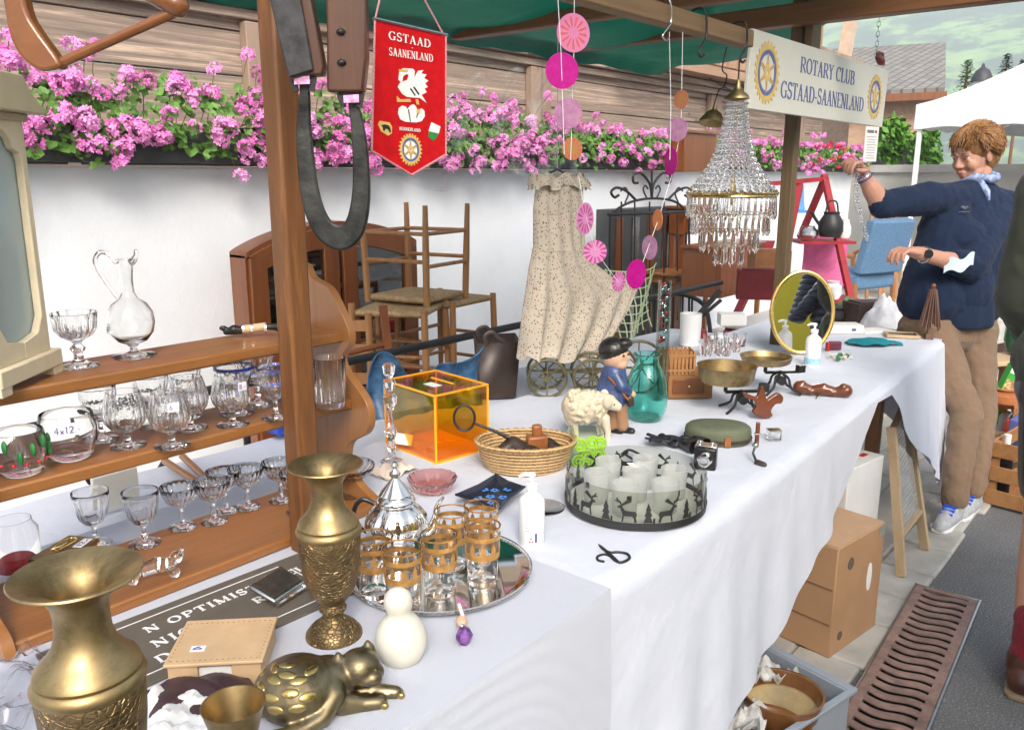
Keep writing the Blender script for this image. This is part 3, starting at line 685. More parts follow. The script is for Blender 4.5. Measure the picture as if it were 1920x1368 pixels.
# the low tumblers at the left
M['greenp'] = mat('green glass paint', (.02, .17, .04), .4, var=.3, scale=60)
M['redp'] = mat('red glass paint', (.55, .02, .02), .4, var=.2)
lt = [(0, .0005), (.024, .0005), (.030, .006), (.0375, .028), (.038, .045), (.034, .066), (.0335, .0665), (.0325, .066), (.0362, .045), (.0355, .030), (.028, .013), (0, .011)]
a = vessel('low_tumbler', lt, P(45, 893, S2)+Vector((.003, .015, 0)), 'low round tumbler painted with holly and red berries, far left', 'glass', None, 'glass', 56); a.scale = (1.05,)*3
for k in range(7):
    an = R(200+k*26); r = .0392; b = MB(); 
    b.ell((r*math.cos(an), r*math.sin(an), .044+.010*math.sin(k*2.1)), (.0035, .006, .010)); b.build('painted_leaf', M['greenp'], a)
    MB().ell((.0372*math.cos(an+.2), .0372*math.sin(an+.2), .024), (.0025, .0025, .0025)).build('painted_berry', M['redp'], a)
a = vessel('low_tumbler', lt, P(133, 858, S2), 'low round plain tumbler with a handwritten price tag', 'glass', None, 'glass', 56); a.scale = (1.15,)*3
d = camdir(a.location); d.z = 0; d.normalize(); T = frame(d*.0385+Vector((0, 0, .052)), Vector((0, 0, 1)).cross(d), Vector((0, 0, 1))-d*-.1); tagcard(a, T, .040, .018, '4x12.-')
# tall champagne coupe on top
cp = [(0, .0005), (.034, .0005), (.035, .003), (.018, .008), (.009, .016), (.008, .026), (.014, .036), (.007, .044), (.010, .050), (.028, .060), (.037, .072), (.0385, .09), (.040, .103), (.0393, .1035), (.0385, .1025), (.0368, .09), (.0350, .075), (.025, .064), (0, .057)]
vessel('champagne_coupe', cp, P(150, 690, S3)+Vector((.004, .01, 0)), 'cut crystal champagne coupe on a thick stem beside the clock case', 'glass', None, 'crystal', 144, flute(14, .18, .062, .090)).scale = (.88,)*3
# decanter
dk = [(0, .0005), (.038, .0005), (.039, .0025), (.018, .006), (.007, .011), (.006, .018), (.012, .024), (.026, .030), (.037, .045), (.041, .063), (.039, .082), (.030, .098), (.016, .108), (.0115, .118), (.0105, .140), (.0125, .165), (.0165, .178), (.0158, .1785), (.0115, .166), (.0088, .140), (.0098, .118), (.014, .110), (.028, .096), (.0368, .082), (.0388, .063), (.035, .046), (.024, .033), (0, .028)]
q = P(252, 668, S3); dc = thing('glass_decanter', 'round bellied clear glass wine jug with long looping handle on top shelf', 'decanter', q); dc.scale = (.95,)*3
MB().lathe(dk, 64).build('bulb', M['glass'], dc, smooth=60)
hx = -(RT*1.0).normalized()
def hp(o, z): return (RT.x*o, RT.y*o, z)
MB().tube(smoothpath([hp(-.020, .108), hp(-.032, .126), hp(-.048, .155), hp(-.053, .176), hp(-.044, .190), hp(-.030, .189), hp(-.022, .178), hp(-.013, .172)], 6), [.0042]*43, 8).build('handle', M['glass'], dc)
MB().tube(smoothpath([hp(.010, .172), hp(.017, .178), hp(.022, .188), hp(.021, .196)], 4), [.006, .0065, .007, .0065, .006, .0055, .005, .004, .004, .004, .004, .003, .002], 8).build('spout', M['glass'], dc)
fm = MB()
for an in (-40, -75):
    v = Vector((math.cos(YAW+PI+R(an)), math.sin(YAW+PI+R(an)), 0)); c = v*.0405+Vector((0, 0, .052 if an == -75 else .060)); 
    T = frame(c, Vector((0, 0, 1)).cross(v), (0, 0, 1)); fm.tube([(math.cos(R(t))*(.0055+.0015*math.cos(R(6*t))), math.sin(R(t))*(.0055+.0015*math.cos(R(6*t))), 0) for t in range(0, 360, 12)], .0005, 5, True, T); fm.tube([(math.cos(R(t))*.002, math.sin(R(t))*.002, 0) for t in range(0, 360, 40)], .0004, 5, True, T)
M['etch'] = mat('etched glass line', (.25, .25, .27), .5, var=0)
fm.build('etched_flower', M['etch'], dc)
# ornamental pistol shaped corkscrew
q = P(470, 632, S3); gn = thing('novelty_corkscrew', 'brass and steel animal shaped corkscrew lying on the top shelf', 'corkscrew', q+Vector((0, 0, .008)), R(-38))
MB().chain([(-.045, 0, .004), (-.03, 0, .008), (-.012, 0, .006)], [.006, .010, .007]).ell((-.05, 0, .012), (.008, .005, .005)).build('head', M['iron'], gn, remesh=.0016, sm=2)
MB().tube([(-.012, 0, .008), (.03, 0, .012)], .0085, 14).build('barrel', M['palew'], gn); b = MB()
for xx in (-.012, .004, .03): b.tube([(xx-.002, 0, .009), (xx+.002, 0, .009)], .0105, 16)
b.build('collar', M['chrome'], gn); MB().chain([(.03, 0, .012), (.05, .004, .010), (.057, .01, -.002)], [.006, .007, .004]).build('tail', M['iron'], gn, smooth=60)
# clock case
cq = P(62, 718, S3); cx = Vector((.498, 1.392, S3))
dirx = (P(112, 698, S3)-P(25, 738, S3)); rzc = math.atan2(dirx.y, dirx.x)
ck = thing('clock_case', 'cream painted wooden clock case with a tall arched glass door', 'clock case', Vector((.470, 1.350, S3)), rzc)
M['cream'] = mat('cream distemper', (.70, .60, .42), .6, var=.16, scale=9, bump=.2, bscale=40); M['cream2'] = mat('cream moulding', (.48, .41, .27), .6, var=.2, scale=9)
cw = .145; chh = .395; D_ = .10
b = MB(); b.box((0, D_/2, .026), (cw+.030, D_+.02, .028)); b.build('plinth', M['cream'], ck, bevel=.003)
for sx_ in (-1, 1):
    for sy_ in (0, 1): MB().prism([(0, 0), (.026, 0), (.028, .016), (-.002, .016)], .02, rotm(PI/2, 0, 0, (sx_*(cw/2+.001)-.013, .012+sy_*(D_-.005), -.0005))).build('foot', M['cream'], ck, bevel=.001)
# front frame with a scalloped arch opening, as one prism ring cut in two halves
ow = .058
arch = [(-ow, .055), (-ow*.72, .040), (0, .034), (ow*.72, .040), (ow, .055), (ow, .300), (ow*.93, .312), (ow*.60, .318), (ow*.52, .334), (0, .350), (-ow*.52, .334), (-ow*.60, .318), (-ow*.93, .312), (-ow, .300)]
def halfframe(sx_):
    right = [(0, .026), (ow*.72, .034), (ow, .060), (ow, .300), (ow*.93, .312), (ow*.66, .318), (ow*.56, .332), (ow*.3, .344), (0, .350)]
    o = [(0, .0), (cw/2, 0), (cw/2, .36), (0, .36)]
    return [(sx_*x, z) for x, z in [(0, 0), (cw/2, 0), (cw/2, .36), (0, .36)]+right[::-1]]
mcl, tcl, bcl = newmat('clock glass with painted light'); bcl.inputs['Base Color'].default_value = (.60, .72, .72, 1); bcl.inputs['Roughness'].default_value = .12; bcl.inputs['Alpha'].default_value = .55  # pale half-opaque body colour, standing for light in the closed case
b = MB()
for sx_ in (-1, 1): b.prism(halfframe(sx_), .012, rotm(PI/2, 0, 0, (0, .012, .040)))
b.build('door_frame', M['cream'], ck, bevel=.0015)
b = MB()
for sx_ in (-1, 1): b.box((sx_*(cw/2-.004), D_/2+.008, .22), (.007, D_-.012, .36))
b.build('side', M['cream'], ck); MB().box((0, D_+.006, .22), (cw, .006, .36)).build('back', mat('pale green lining', (.42, .55, .50), .7, var=.1), ck)
MB().box((0, .014, .235), (2*ow+.02, .0016, .34)).build('door_glass', mcl, ck)
b = MB(); b.box((0, D_/2, .405), (cw+.012, D_+.012, .012)); b.build('moulding', M['cream2'], ck, bevel=.002)
MB().prism([(-cw/2-.03, .411), (cw/2+.03, .411), (cw/2-.01, .440), (cw/2-.03, .465), (-cw/2+.03, .465), (-cw/2+.01, .440)], D_+.05, rotm(PI/2, 0, 0, (0, D_+.025, 0))).build('cornice', M['cream2'], ck, bevel=.002)
ck.scale = (1, 1, .97)
# brass trinket box, jar and figurine on the bottom shelf
q = P(118, 1072, S1)+Vector((0, -.02, 0)); tx = thing('trinket_box', 'brass and glass trinket box with bow handle and price tag on the bottom shelf', 'box', q, R(28))
b = MB()
for sx_ in (-1, 1):
    for sy_ in (-1, 1): b.box((sx_*.042, sy_*.024, .022), (.006, .006, .044))
b.box((0, 0, .003), (.09, .054, .006)); b.build('frame', M['brass'], tx); MB().box((0, 0, .047), (.096, .060, .007)).build('lid', M['brassold'], tx, bevel=.001)
MB().box((0, 0, .024), (.078, .042, .036)).build('glass_side', M['glass'], tx)
MB().tube([(.02*math.sin(2*t)*1.2, .007*math.sin(t*3), .053+.008*abs(math.sin(t))) for t in [i*PI/16 for i in range(32)]], .0013, 6, True).build('handle', M['gold'], tx)
tagcard(tx, frame((.022, -.018, .0515), (1, .1, 0), (0, 1, 0)), .034, .016, '12.-')
jr = [(0, .0005), (.034, .0005), (.037, .004), (.038, .07), (.030, .082), (.0295, .088), (.0285, .088), (.029, .081), (.0365, .069), (.0355, .006), (0, .004)]
vessel('glass_jar', jr, P(55, 1065, S1)+Vector((-.01, .02, 0)), 'clear glass jar with painted red reflection behind the brass trinket box', 'jar', None)
MB().lathe([(0, .001), (.030, .001), (.033, .014), (.024, .024), (0, .026)], 30).build('reflection_fill', mat('painted red reflection', (.55, .02, .03), .5, bump=.8, bscale=70), COL.objects['glass_jar'])  # red heap standing in for a red reflection in the glass
q = P(293, 1083, S1); fg = thing('crystal_figurine', 'clear crystal reclining animal figurine on the bottom shelf edge', 'figurine', q+Vector((0, 0, .012)), R(-20))
MB().chain([(-.028, 0, .006), (0, .004, .010), (.024, 0, .008)], [.011, .014, .010]).ell((.034, .0, .018), .011).ell((-.036, -.014, -.002), .008).ell((-.030, .012, -.001), .008).ell((.028, -.016, -.002), .009).ell((.012, .015, 0), .009).ell((.042, -.008, .026), .005).ell((.044, .008, .027), .005).build('body', M['crystal'], fg, remesh=.0018, sm=2)
bx = Vector((.60, 1.86, .725)); b = MB(); b.box((0, 0, .045), (.16, .10, .09)); o = b.build('storage_box', mat('royal blue plastic', (.02, .07, .50), .4, var=.1), bevel=.004, loc=P(545, 850, .80)+Vector((.25, .35, -.06))); tag(o, 'royal blue plastic box on the back table behind the shelf', 'box')
o = MB().prism([(0, 0), (.10, 0), (.10, .085), (0, .085)], .012, rotm(PI/2, 0, 0, (0, 0, 0))).build('picture_board', M['offwhite'], bevel=.002, loc=(.72, 1.80, .726)); tag(o, 'cream card leaning behind the shelf', 'card')
# legs of tools lying behind the shelf
for i, (a_, b_) in enumerate((((300, 860), (455, 960)), ((330, 850), (420, 930)))):
    A_ = P(*a_, .75); B_ = P(*b_, .75); A_.y = min(A_.y, 1.95); o = MB().tube([A_, B_], .009, 10).build('wooden_rod', M['desk']); tag(o, ['long', 'short'][i]+' turned wooden rod lying on the back table', 'rod')
print('shelf ok')
# ------------------------------------------------------------ foreground of the table
def brassvase(label, loc, s, rz=0):
    t = thing('brass_vase', label, 'vase', loc, rz, 'engraved brass vases'); t.scale = (s,)*3
    MB().lathe([(0, .001), (.040, .001), (.043, .006), (.042, .012), (.034, .022), (.020, .033), (.015, .040), (.0145, .046), (.020, .049), (.021, .053), (.016, .057), (.014, .061)], 56).build('foot', M['brasseng'], t)
    MB().lathe([(.0145, .060), (.022, .066), (.033, .080), (.041, .105), (.0445, .135), (.046, .160), (.0465, .172), (.0455, .174)], 64).build('belly', M['brasseng'], t)
    MB().lathe([(.046, .172), (.048, .175), (.0485, .179), (.046, .184), (.044, .1855), (.045, .189), (.043, .194), (.034, .203), (.027, .213), (.0235, .225), (.0228, .240), (.024, .252), (.030, .263), (.042, .272), (.0535, .2775), (.0545, .279), (.0535, .2805), (.044, .2775), (.030, .270), (.021, .256), (.0195, .235), (.021, .22), (.021, .10), (0, .095)], 64).build('neck', M['brassold'], t)
    return t
brassvase('tall engraved brass vase with flared lip, standing before the timber post', P(627, 1196, TB), 1.0)
q = PD(143, 1075, .70); s_ = .70/1.0*235/146*.1/.1
bv = brassvase('large engraved brass vase in the near left corner, cut off by the picture edge', (q.x, q.y, TB+.003), 1.0)
sc_ = 235*mpp(q)/.109; bv.scale = (sc_,)*3; bv.location = (q.x, q.y, q.z-.279*sc_)
blk = q.z-.279*sc_-(TB+.003)
# small brass cup
q = PD(437, 1318, .80); cs = 101*mpp(q)/.0545/2
cup = thing('brass_cup', 'small brass goblet with oval mouth beside the brass cat', 'cup', (q.x, q.y, TB+.003)); h_ = q.z-TB-.003
MB().lathe([(0, .0), (.018, .0), (.019, .004), (.008, .010), (.007, h_*.3), (.014, h_*.42), (.020, h_*.6), (.021, h_*.82), (.0285, h_*.97), (.0305, h_), (.029, h_), (.020, h_*.86), (.0, h_*.5)], 48).build('bowl', M['brassold'], cup)
# cat
q = P(590, 1352, TB); kt = thing('brass_cat', 'antiqued brass cat lying curled with polished oval spots, head on the right', 'figurine', (q.x+.01, q.y-.0, TB+.003), R(-46)+.0)
kt.scale = (.93,)*3; kt.rotation_euler = (0, 0, math.atan2(RT.y, RT.x))   # local x runs across the picture
b = MB(); b.ell((-.034, .010, .036), (.060, .058, .045)); b.ell((.004, .032, .034), (.044, .036, .036)); b.chain([(.025, .038, .040), (.046, .044, .046)], [.026, .024])
b.ell((.048, .044, .048), (.031, .029, .027)); b.ell((.068, .030, .040), (.016, .013, .012)); b.ell((.060, .024, .038), (.011, .009, .010)); b.ell((.046, .026, .040), (.012, .010, .012)); b.ell((.074, .044, .040), (.010, .011, .012))
for e in ((.022, .036, .066), (.060, .062, .070)): b.tube([(e[0], e[1], e[2]-.012), (e[0]-.001, e[1], e[2]), (e[0]-.003, e[1]+.001, e[2]+.010)], [.012, .009, .003], 10)
b.chain([(.028, .006, .016), (.056, .012, .011), (.080, .018, .009)], [.018, .012, .011]); b.chain([(.045, .04, .018), (.078, .040, .012), (.100, .040, .010)], [.016, .011, .010])
b.chain([(.012, .022, .052), (.022, -.004, .036), (.010, -.030, .018), (-.018, -.052, .012), (-.05, -.058, .010)], [.014, .015, .013, .011, .009])
kb = b.build('body', M['brasscat'], kt, remesh=.0028, sm=3)
sp = mat('polished brass spot', (.50, .37, .14), .25, 1, var=.15)
for i, (th, ph) in enumerate(((200, 62), (235, 50), (262, 62), (290, 52), (215, 30), (246, 24), (275, 34), (300, 24), (180, 40), (330, 60), (232, 78), (255, 5), (285, 8), (222, 8))):
    e, a = R(ph), R(th); n = Vector((math.cos(e)*math.cos(a)/.060, math.cos(e)*math.sin(a)/.058, math.sin(e)/.045)).normalized()
    c = Vector((-.034+.060*math.cos(e)*math.cos(a), .010+.058*math.cos(e)*math.sin(a), .036+.045*math.sin(e)))
    T = frame(c-n*.0017, n.cross((0, 0, 1)).normalized() if abs(n.z) < .98 else (1, 0, 0), n.cross(n.cross(Vector((0, 0, 1)))) if abs(n.z) < .98 else (0, 1, 0))
    MB().ell((0, 0, 0), (.0125, .0068, .0026), T).build('spot', sp, kt)
for e in ((.050, .0215, .052), (.071, .030, .052)): MB().ell(e, (.0042, .003, .0028)).build('eye', sp, kt)
MB().tube([(.074, .022, .038), (.067, .0175, .034), (.058, .0165, .036)], .0016, 6).build('muzzle_line', M['black'], kt)
b = MB()
for (x_, y_) in ((.086, .016), (.106, .040)):
    for k in (-1, 0, 1): b.ell((x_+k*.002, y_-k*.006, .008), (.006, .0035, .005))
b.build('toe', sp, kt)
# leather memo box with price tag
c_ = [P(x, y, TB+.045) for x, y in ((345, 1165), (512, 1157), (500, 1240), (308, 1248))]
ctr = sum(c_, Vector())/4; ang = math.atan2((c_[1]-c_[0]).y, (c_[1]-c_[0]).x); w_ = ((c_[1]-c_[0]).length+(c_[2]-c_[3]).length)/2; d_ = ((c_[3]-c_[0]).length+(c_[2]-c_[1]).length)/2
M['nat'] = mat('natural leather', (.58, .40, .23), .6, var=.12, scale=20, bump=.15)
mx_ = thing('memo_box', 'natural leather memo box with stitched lid and price sticker', 'box', (ctr.x, ctr.y, TB+.006), ang)
MB().box((0, .004, .036), (w_, d_, .005)).build('lid', M['nat'], mx_, bevel=.0015)
b = MB(); b.box((0, d_/2-.004, .017), (w_*.94, .006, .033)); b.box((-w_*.32, -d_/2+.012, .017), (w_*.30, .006, .033)); b.box((w_*.32, -d_/2+.012, .017), (w_*.30, .006, .033)); b.box((0, -d_/2+.012, .006), (w_*.36, .0055, .012))
for sx_ in (-1, 1): b.box((sx_*(w_*.47-.003), .004, .017), (.006, d_*.82, .033))
b.build('case', M['nat'], mx_, bevel=.001); MB().box((0, 0, .014), (w_*.85, d_*.75, .024)).build('note_paper', M['paper'], mx_)
b = MB(); nst = 16
for k in range(nst):
    x_ = -w_*.43+k*w_*.86/(nst-1); b.ell((x_, d_*.44, .0387), (.0016, .0007, .0005), None, 6, 4); b.ell((x_, -d_*.40, .0387), (.0016, .0007, .0005), None, 6, 4)
for k in range(11):
    y_ = -d_*.38+k*d_*.80/10; b.ell((-w_*.455, y_, .0387), (.0007, .0016, .0005), None, 6, 4); b.ell((w_*.455, y_, .0387), (.0007, .0016, .0005), None, 6, 4)
b.build('stitching', mat('brown thread', (.25, .12, .05), .8, var=0), mx_, smooth=60)
tagcard(mx_, frame((-w_*.22, -d_*.15, .0387), (1, 0, 0), (0, 1, 0)), .020, .014, '6')
# slate with a motto
c_ = [P(x, y, TB+.006) for x, y in ((200, 1184), (540, 1052), (607, 1118), (262, 1306))]
ctr = sum(c_, Vector())/4; ex = (c_[1]-c_[0]); ang = math.atan2(ex.y, ex.x); w_ = ex.length*1.06; d_ = .195
M['slate'] = mat('taupe slate', (.115, .10, .082), .6, var=.1, scale=20)
slt = thing('slate_plaque', 'taupe slate plaque with white engraved motto and border line', 'plaque', (ctr.x-.01, ctr.y, TB+.003), ang)
MB().box((0, 0, .004), (w_+.12, d_, .007)).build('plate', M['slate'], slt, bevel=.001)
T = frame((-w_/2-.05, -d_/2, .0077), (1, 0, 0), (0, 1, 0)); b = MB()
for y_ in (.022, d_-.022): b.box((w_/2+.03, y_, .0002), (w_+.02, .0022, .0004), T)
b.box((w_+.05, d_/2, .0002), (.0022, d_-.09, .0004), T); b.build('border_line', M['white'], slt, smooth=0)
b = MB(); text(b, 'N OPTIMIST STEL', .019, T @ Matrix.Translation(Vector((.125, .128, 0))), w=.29, tr=.14); b.build('lettering', M['white'], slt, smooth=0); b = MB()
text(b, 'NIC', .021, T @ Matrix.Translation(Vector((.115, .080, 0))), w=.066, tr=.16); b.build('lettering', M['white'], slt, smooth=0); b = MB(); text(b, 'RECO', .019, T @ Matrix.Translation(Vector((.285, .084, 0))), w=.09, tr=.16); b.build('lettering', M['white'], slt, smooth=0); b = MB()
text(b, 'DO L', .021, T @ Matrix.Translation(Vector((.10, .036, 0))), w=.085, tr=.16); b.build('lettering', M['white'], slt, smooth=0)
# hip flask on the slate
q = P(520, 1118, TB+.011); fk = thing('hip_flask', 'flat silver case leaning on the slate plaque', 'flask', q+Vector((0, .0, .001)), ang+.30)
T = rotm(.30, 0, 0, (0, 0, .016)); MB().box((0, 0, .005), (.078, .056, .008), T).build('case', M['steel'], fk, bevel=.003)
b = MB(); b.box((0, 0, .0102), (.066, .044, .0008), T); b.build('engraved_panel', mat('dark engraved silver', (.20, .19, .17), .35, .9, var=.3, scale=60), fk)
MB().tube([(-.03, -.026, .006), (.032, -.028, .006)], .004, 10).ell((.036, -.028, .006), .006).build('hinge', M['chrome'], fk)
# dark purse and tissue paper
q = P(420, 1345, TB); b = MB().sheet(lambda u, v: ((u-.5)*.13, (v-.5)*.11+.01*math.sin(u*5), .010+.016*math.sin(u*PI)*math.sin(v*PI)+.003*math.sin(u*17+v*9)), 20, 16, .008)
o = b.build('leather_purse', mat('dark brown leather', (.055, .025, .03), .45, var=.35, scale=30, bump=.3), loc=(q.x-.01, q.y+.035, TB+.004), rot=(0, 0, R(-20)), smooth=60); tag(o, 'dark brown tooled leather purse under the small brass goblet', 'purse')
def crumple(u, v, a=.01, f=5, sd=0): return a*noise.noise(Vector((u*f, v*f, sd)))*2
q = P(325, 1362, TB+.01); b = MB().sheet(lambda u, v: ((u-.5)*.13, (v-.5)*.12, .022+crumple(u, v, .010, 3, 1)+crumple(u, v, .005, 8, 2)), 26, 22, .0015)
o = b.build('tissue_paper', M['paper'], loc=(q.x-.02, q.y-.01, TB+.006), rot=(0, 0, R(20)), smooth=20); tag(o, 'crumpled white tissue paper between the big brass vase and the purse', 'paper')
q = P(30, 1330, TB+.01); b = MB().sheet(lambda u, v: ((u-.5)*.18, (v-.5)*.16, .03+crumple(u, v, .014, 4, 5)+crumple(u, v, .006, 11, 6)), 34, 30, .0006)
o = b.build('bubble_wrap', glassm('cloudy plastic film', (.95, .95, .97), .15, 1.3), loc=(q.x, q.y+.01, TB+.004), rot=(0, 0, R(10)), smooth=25); tag(o, 'crumpled clear plastic film in the near left corner', 'plastic film')
# ------------------------------------------------------------ silver tray with teapot and tea glasses
tq = (P(650, 1080, TB+.01)+P(995, 1060, TB+.01))/2; tr_ = (P(995, 1060, TB+.01)-P(650, 1080, TB+.01)).length/2
ty = thing('silver_tray', 'round silver tray with pierced gallery rim carrying the tea set', 'tray', (tq.x, tq.y, TB+.003))
MB().lathe([(0, .004), (tr_*.86, .004), (tr_*.90, .0065), (tr_*.97, .012), (tr_, .013), (tr_*1.005, .0125), (tr_*.97, .0095), (tr_*.88, .001), (0, .001)], 96).build('plate', M['chrome'], ty)
b = MB()
for k in range(110):
    a = 2*PI*k/110; b.ell((tr_*.985*math.cos(a), tr_*.985*math.sin(a), .0145), (.0018, .0018, .0024), None, 6, 5)
b.tube([(tr_*math.cos(2*PI*k/96), tr_*math.sin(2*PI*k/96), .0175) for k in range(96)], .0013, 6, True); b.build('gallery_rim', M['chrome'], ty)
TZ = TB+.0075
tq2 = P(745, 1030, TZ); tp_ = thing('silver_teapot', 'bulbous engraved silver teapot with domed lid on the tray', 'teapot', tq2)
rb = lambda k: (lambda i, a, z: 1+.035*math.cos(k*a))
MB().lathe([(0, .0), (.034, .0), (.038, .004), (.030, .010), (.034, .016), (.050, .030), (.058, .048), (.056, .066), (.044, .082), (.034, .090), (.036, .094), (.033, .097)], 72, mod=rb(12)).build('body', M['chrome'], tp_)
MB().lathe([(.034, .096), (.036, .100), (.034, .104), (.028, .108), (.030, .112), (.022, .122), (.012, .134), (.006, .142), (.010, .147), (.010, .152), (.005, .157), (.004, .161), (.007, .166), (.005, .172), (0, .174)], 48, mod=lambda i, a, z: 1+(.05*math.cos(10*a) if .106 < z < .135 else 0)).build('lid', M['chrome'], tp_)
MB().tube(smoothpath([(RT.x*o_, RT.y*o_, z) for o_, z in ((.050, .034), (.066, .046), (.073, .066), (.077, .088), (.088, .104))], 5), [.011-.0004*i for i in range(21)], 12).build('spout', M['chrome'], tp_)
MB().tube(smoothpath([(-RT.x*o_, -RT.y*o_, z) for o_, z in ((.040, .092), (.060, .100), (.074, .088), (.078, .064), (.066, .042), (.054, .036))], 5), .0045, 10).build('handle', M['blackp'], tp_)
M['gilt'] = mat('ochre gilt band', (.62, .33, .10), .4, .5, var=.3, scale=70)
gl = [(0, .0005), (.0245, .0005), (.026, .003), (.0275, .04), (.031, .104), (.0303, .1045), (.0295, .104), (.0262, .042), (.0245, .010), (0, .008)]
gpx = [(848, 1068, 'behind the teapot spout, at the back'), (903, 1056, 'at the back right, half hidden by its neighbour'), (905, 1098, 'front right by the tray rim'), (705, 1122, 'leftmost, against the tall brass vase'), (757, 1146, 'frontmost, behind the white stone figure'), (825, 1118, 'in the middle of the tray')]
tg0 = None
for i, (x, y, d_) in enumerate(gpx):
    q = P(x, y-8, TZ); lab = 'gold banded tea glass '+d_
    if tg0: dup(tg0, q, i*.7, lab); continue
    tg0 = thing('tea_glass', lab, 'glass', q, 0, 'gold banded tea glasses on the tray')
    MB().lathe(gl, 48, mod=lambda i, a, z: 1-(.02*(.5-.5*math.cos(20*a)) if z < .05 else 0)).build('tumbler', M['glass'], tg0, smooth=50)
    bd = lambda z0, z1: [(.0258+.0052*(z0-.0)/.104+.0009, z0), (.0258+.0052*z1/.104+.0012, z1), (.0258+.0052*z1/.104+.0005, z1), (.0258+.0052*z0/.104+.0003, z0)]
    MB().lathe(bd(.050, .062)+[bd(.050, .062)[0]], 48).build('lower_band', M['gilt'], tg0); 
    MB().lathe(bd(.084, .092)+[bd(.084, .092)[0]], 48).build('upper_band', M['gilt'], tg0); MB().lathe(bd(.1025, .1050)+[bd(.1025, .105)[0]], 48).build('rim_band', M['gilt'], tg0)
    b = MB()
    for k in range(10):
        a = k*PI/5; c = Vector((.0295*math.cos(a), .0295*math.sin(a), .073)); T = frame(c, (-math.sin(a), math.cos(a), 0), (0, 0, 1)); b.prism([(-.005, -.010), (.005, -.010), (.004, 0), (.0, .010), (-.004, 0)], .0004, T)
    b.build('arch_ornament', M['gilt'], tg0)
# white stone figure
q = P(755, 1238, TB); o = MB().lathe([(0, .0), (.022, .0), (.031, .006), (.037, .022), (.038, .036), (.033, .054), (.0225, .068), (.016, .076), (.0185, .083), (.0205, .093), (.0185, .104), (.011, .112), (0, .115)], 48, mod=lambda i, a, z: 1+.02*math.sin(a*2+z*40)).build('stone_figure', mat('white soapstone', (.66, .64, .56), .55, var=.08, scale=16, bump=.1, bscale=30), loc=(q.x, q.y, TB+.003), smooth=80, rot=(0, R(-3), 0))
tag(o, 'smooth white stone bird figure with round head before the tray', 'figurine')
# amethyst key ring
q = P(870, 1200, TB+.01); am = thing('amethyst_pendant', 'purple and white amethyst lump on a silver chain with a small shell', 'pendant', (q.x, q.y, TB+.004), R(40))
b = MB().ell((0, 0, .014), (.017, .012, .014), None, 9, 6)
for v_i in range(len(b.v)): v = Vector(b.v[v_i]); b.v[v_i] = tuple(v+Vector((.004*noise.noise(v*90), .004*noise.noise(v*90+Vector((5, 0, 0))), .003*noise.noise(v*90+Vector((0, 5, 0))))))
b.build('stone', mat('amethyst', (.22, .09, .34), .2, var=.9, scale=55, bump=.4), am, smooth=0)
MB().tube(smoothpath([(.008, .004, .026), (.018, .004, .022), (.028, .002, .014), (.040, .004, .012)], 5), .0018, 6).build('chain', M['steel'], am)
MB().ell((.046, .006, .012), (.014, .009, .007)).build('shell', mat('peach shell', (.62, .38, .27), .4, var=.3, scale=50), am); MB().tube([(.050, .004, .016), (.078, .012, .022)], .003, 8).build('clasp', M['white'], am)
# sanitiser bottles
def pumpbottle(label, loc, s, cap='white', rz=0):
    t = thing('pump_bottle', label, 'bottle', loc, rz, 'white pump bottles'); t.scale = (s,)*3
    MB().lathe([(0, .0), (.022, .0), (.024, .003), (.024, .084), (.022, .092), (.012, .101), (.0095, .104), (.0095, .110)], 40).build('bottle', M['white'], t)
    MB().lathe([(.011, .108), (.0115, .109), (.0115, .119), (.0040, .121), (.0035, .131), (.006, .132), (.007, .137), (.005, .140), (0, .1405)], 24).build('pump_head', M['white'], t)
    MB().tube([(0, 0, .136), (-.012, .0, .1375), (-.024, .0, .133)], [.0048, .004, .003], 8, up=(0, 0, 1)).build('nozzle', M['white'], t)
    return t
san = pumpbottle('white pump bottle of hand sanitiser beside the silver tray', P(997, 1020, TB)+Vector((0, 0, .002)), 1.02, rz=math.atan2(RT.y, RT.x))
d = Vector((0, -1, 0)); b = MB(); 
for k in range(9):   # printed lines of small text
    a0 = -PI/2-.55; a1 = -PI/2+.3+.2*math.sin(k*3)
    b.sheet(lambda u, v, k=k, a0=a0, a1=a1: (.02425*math.cos(a0+(a1-a0)*u), .02425*math.sin(a0+(a1-a0)*u), .078-k*.0055+v*.0012), 8, 1, .0003)
b.build('printed_text', mat('grey print', (.45, .47, .5), .6, var=0), san)
b = MB(); b.sheet(lambda u, v: (.0243*math.cos(-1.35+u*.16), .0243*math.sin(-1.35+u*.16), .012+v*.018), 3, 1, .0003); b.build('warning_mark', M['ink'], san)
for k, cc in enumerate((M['redp'], M['greenp'], M['redp'])): MB().ell((.0243*math.cos(-1.75+k*.1), .0243*math.sin(-1.75+k*.1), .014+.006*(k % 2)), .0016).build('coloured_mark', cc, san)
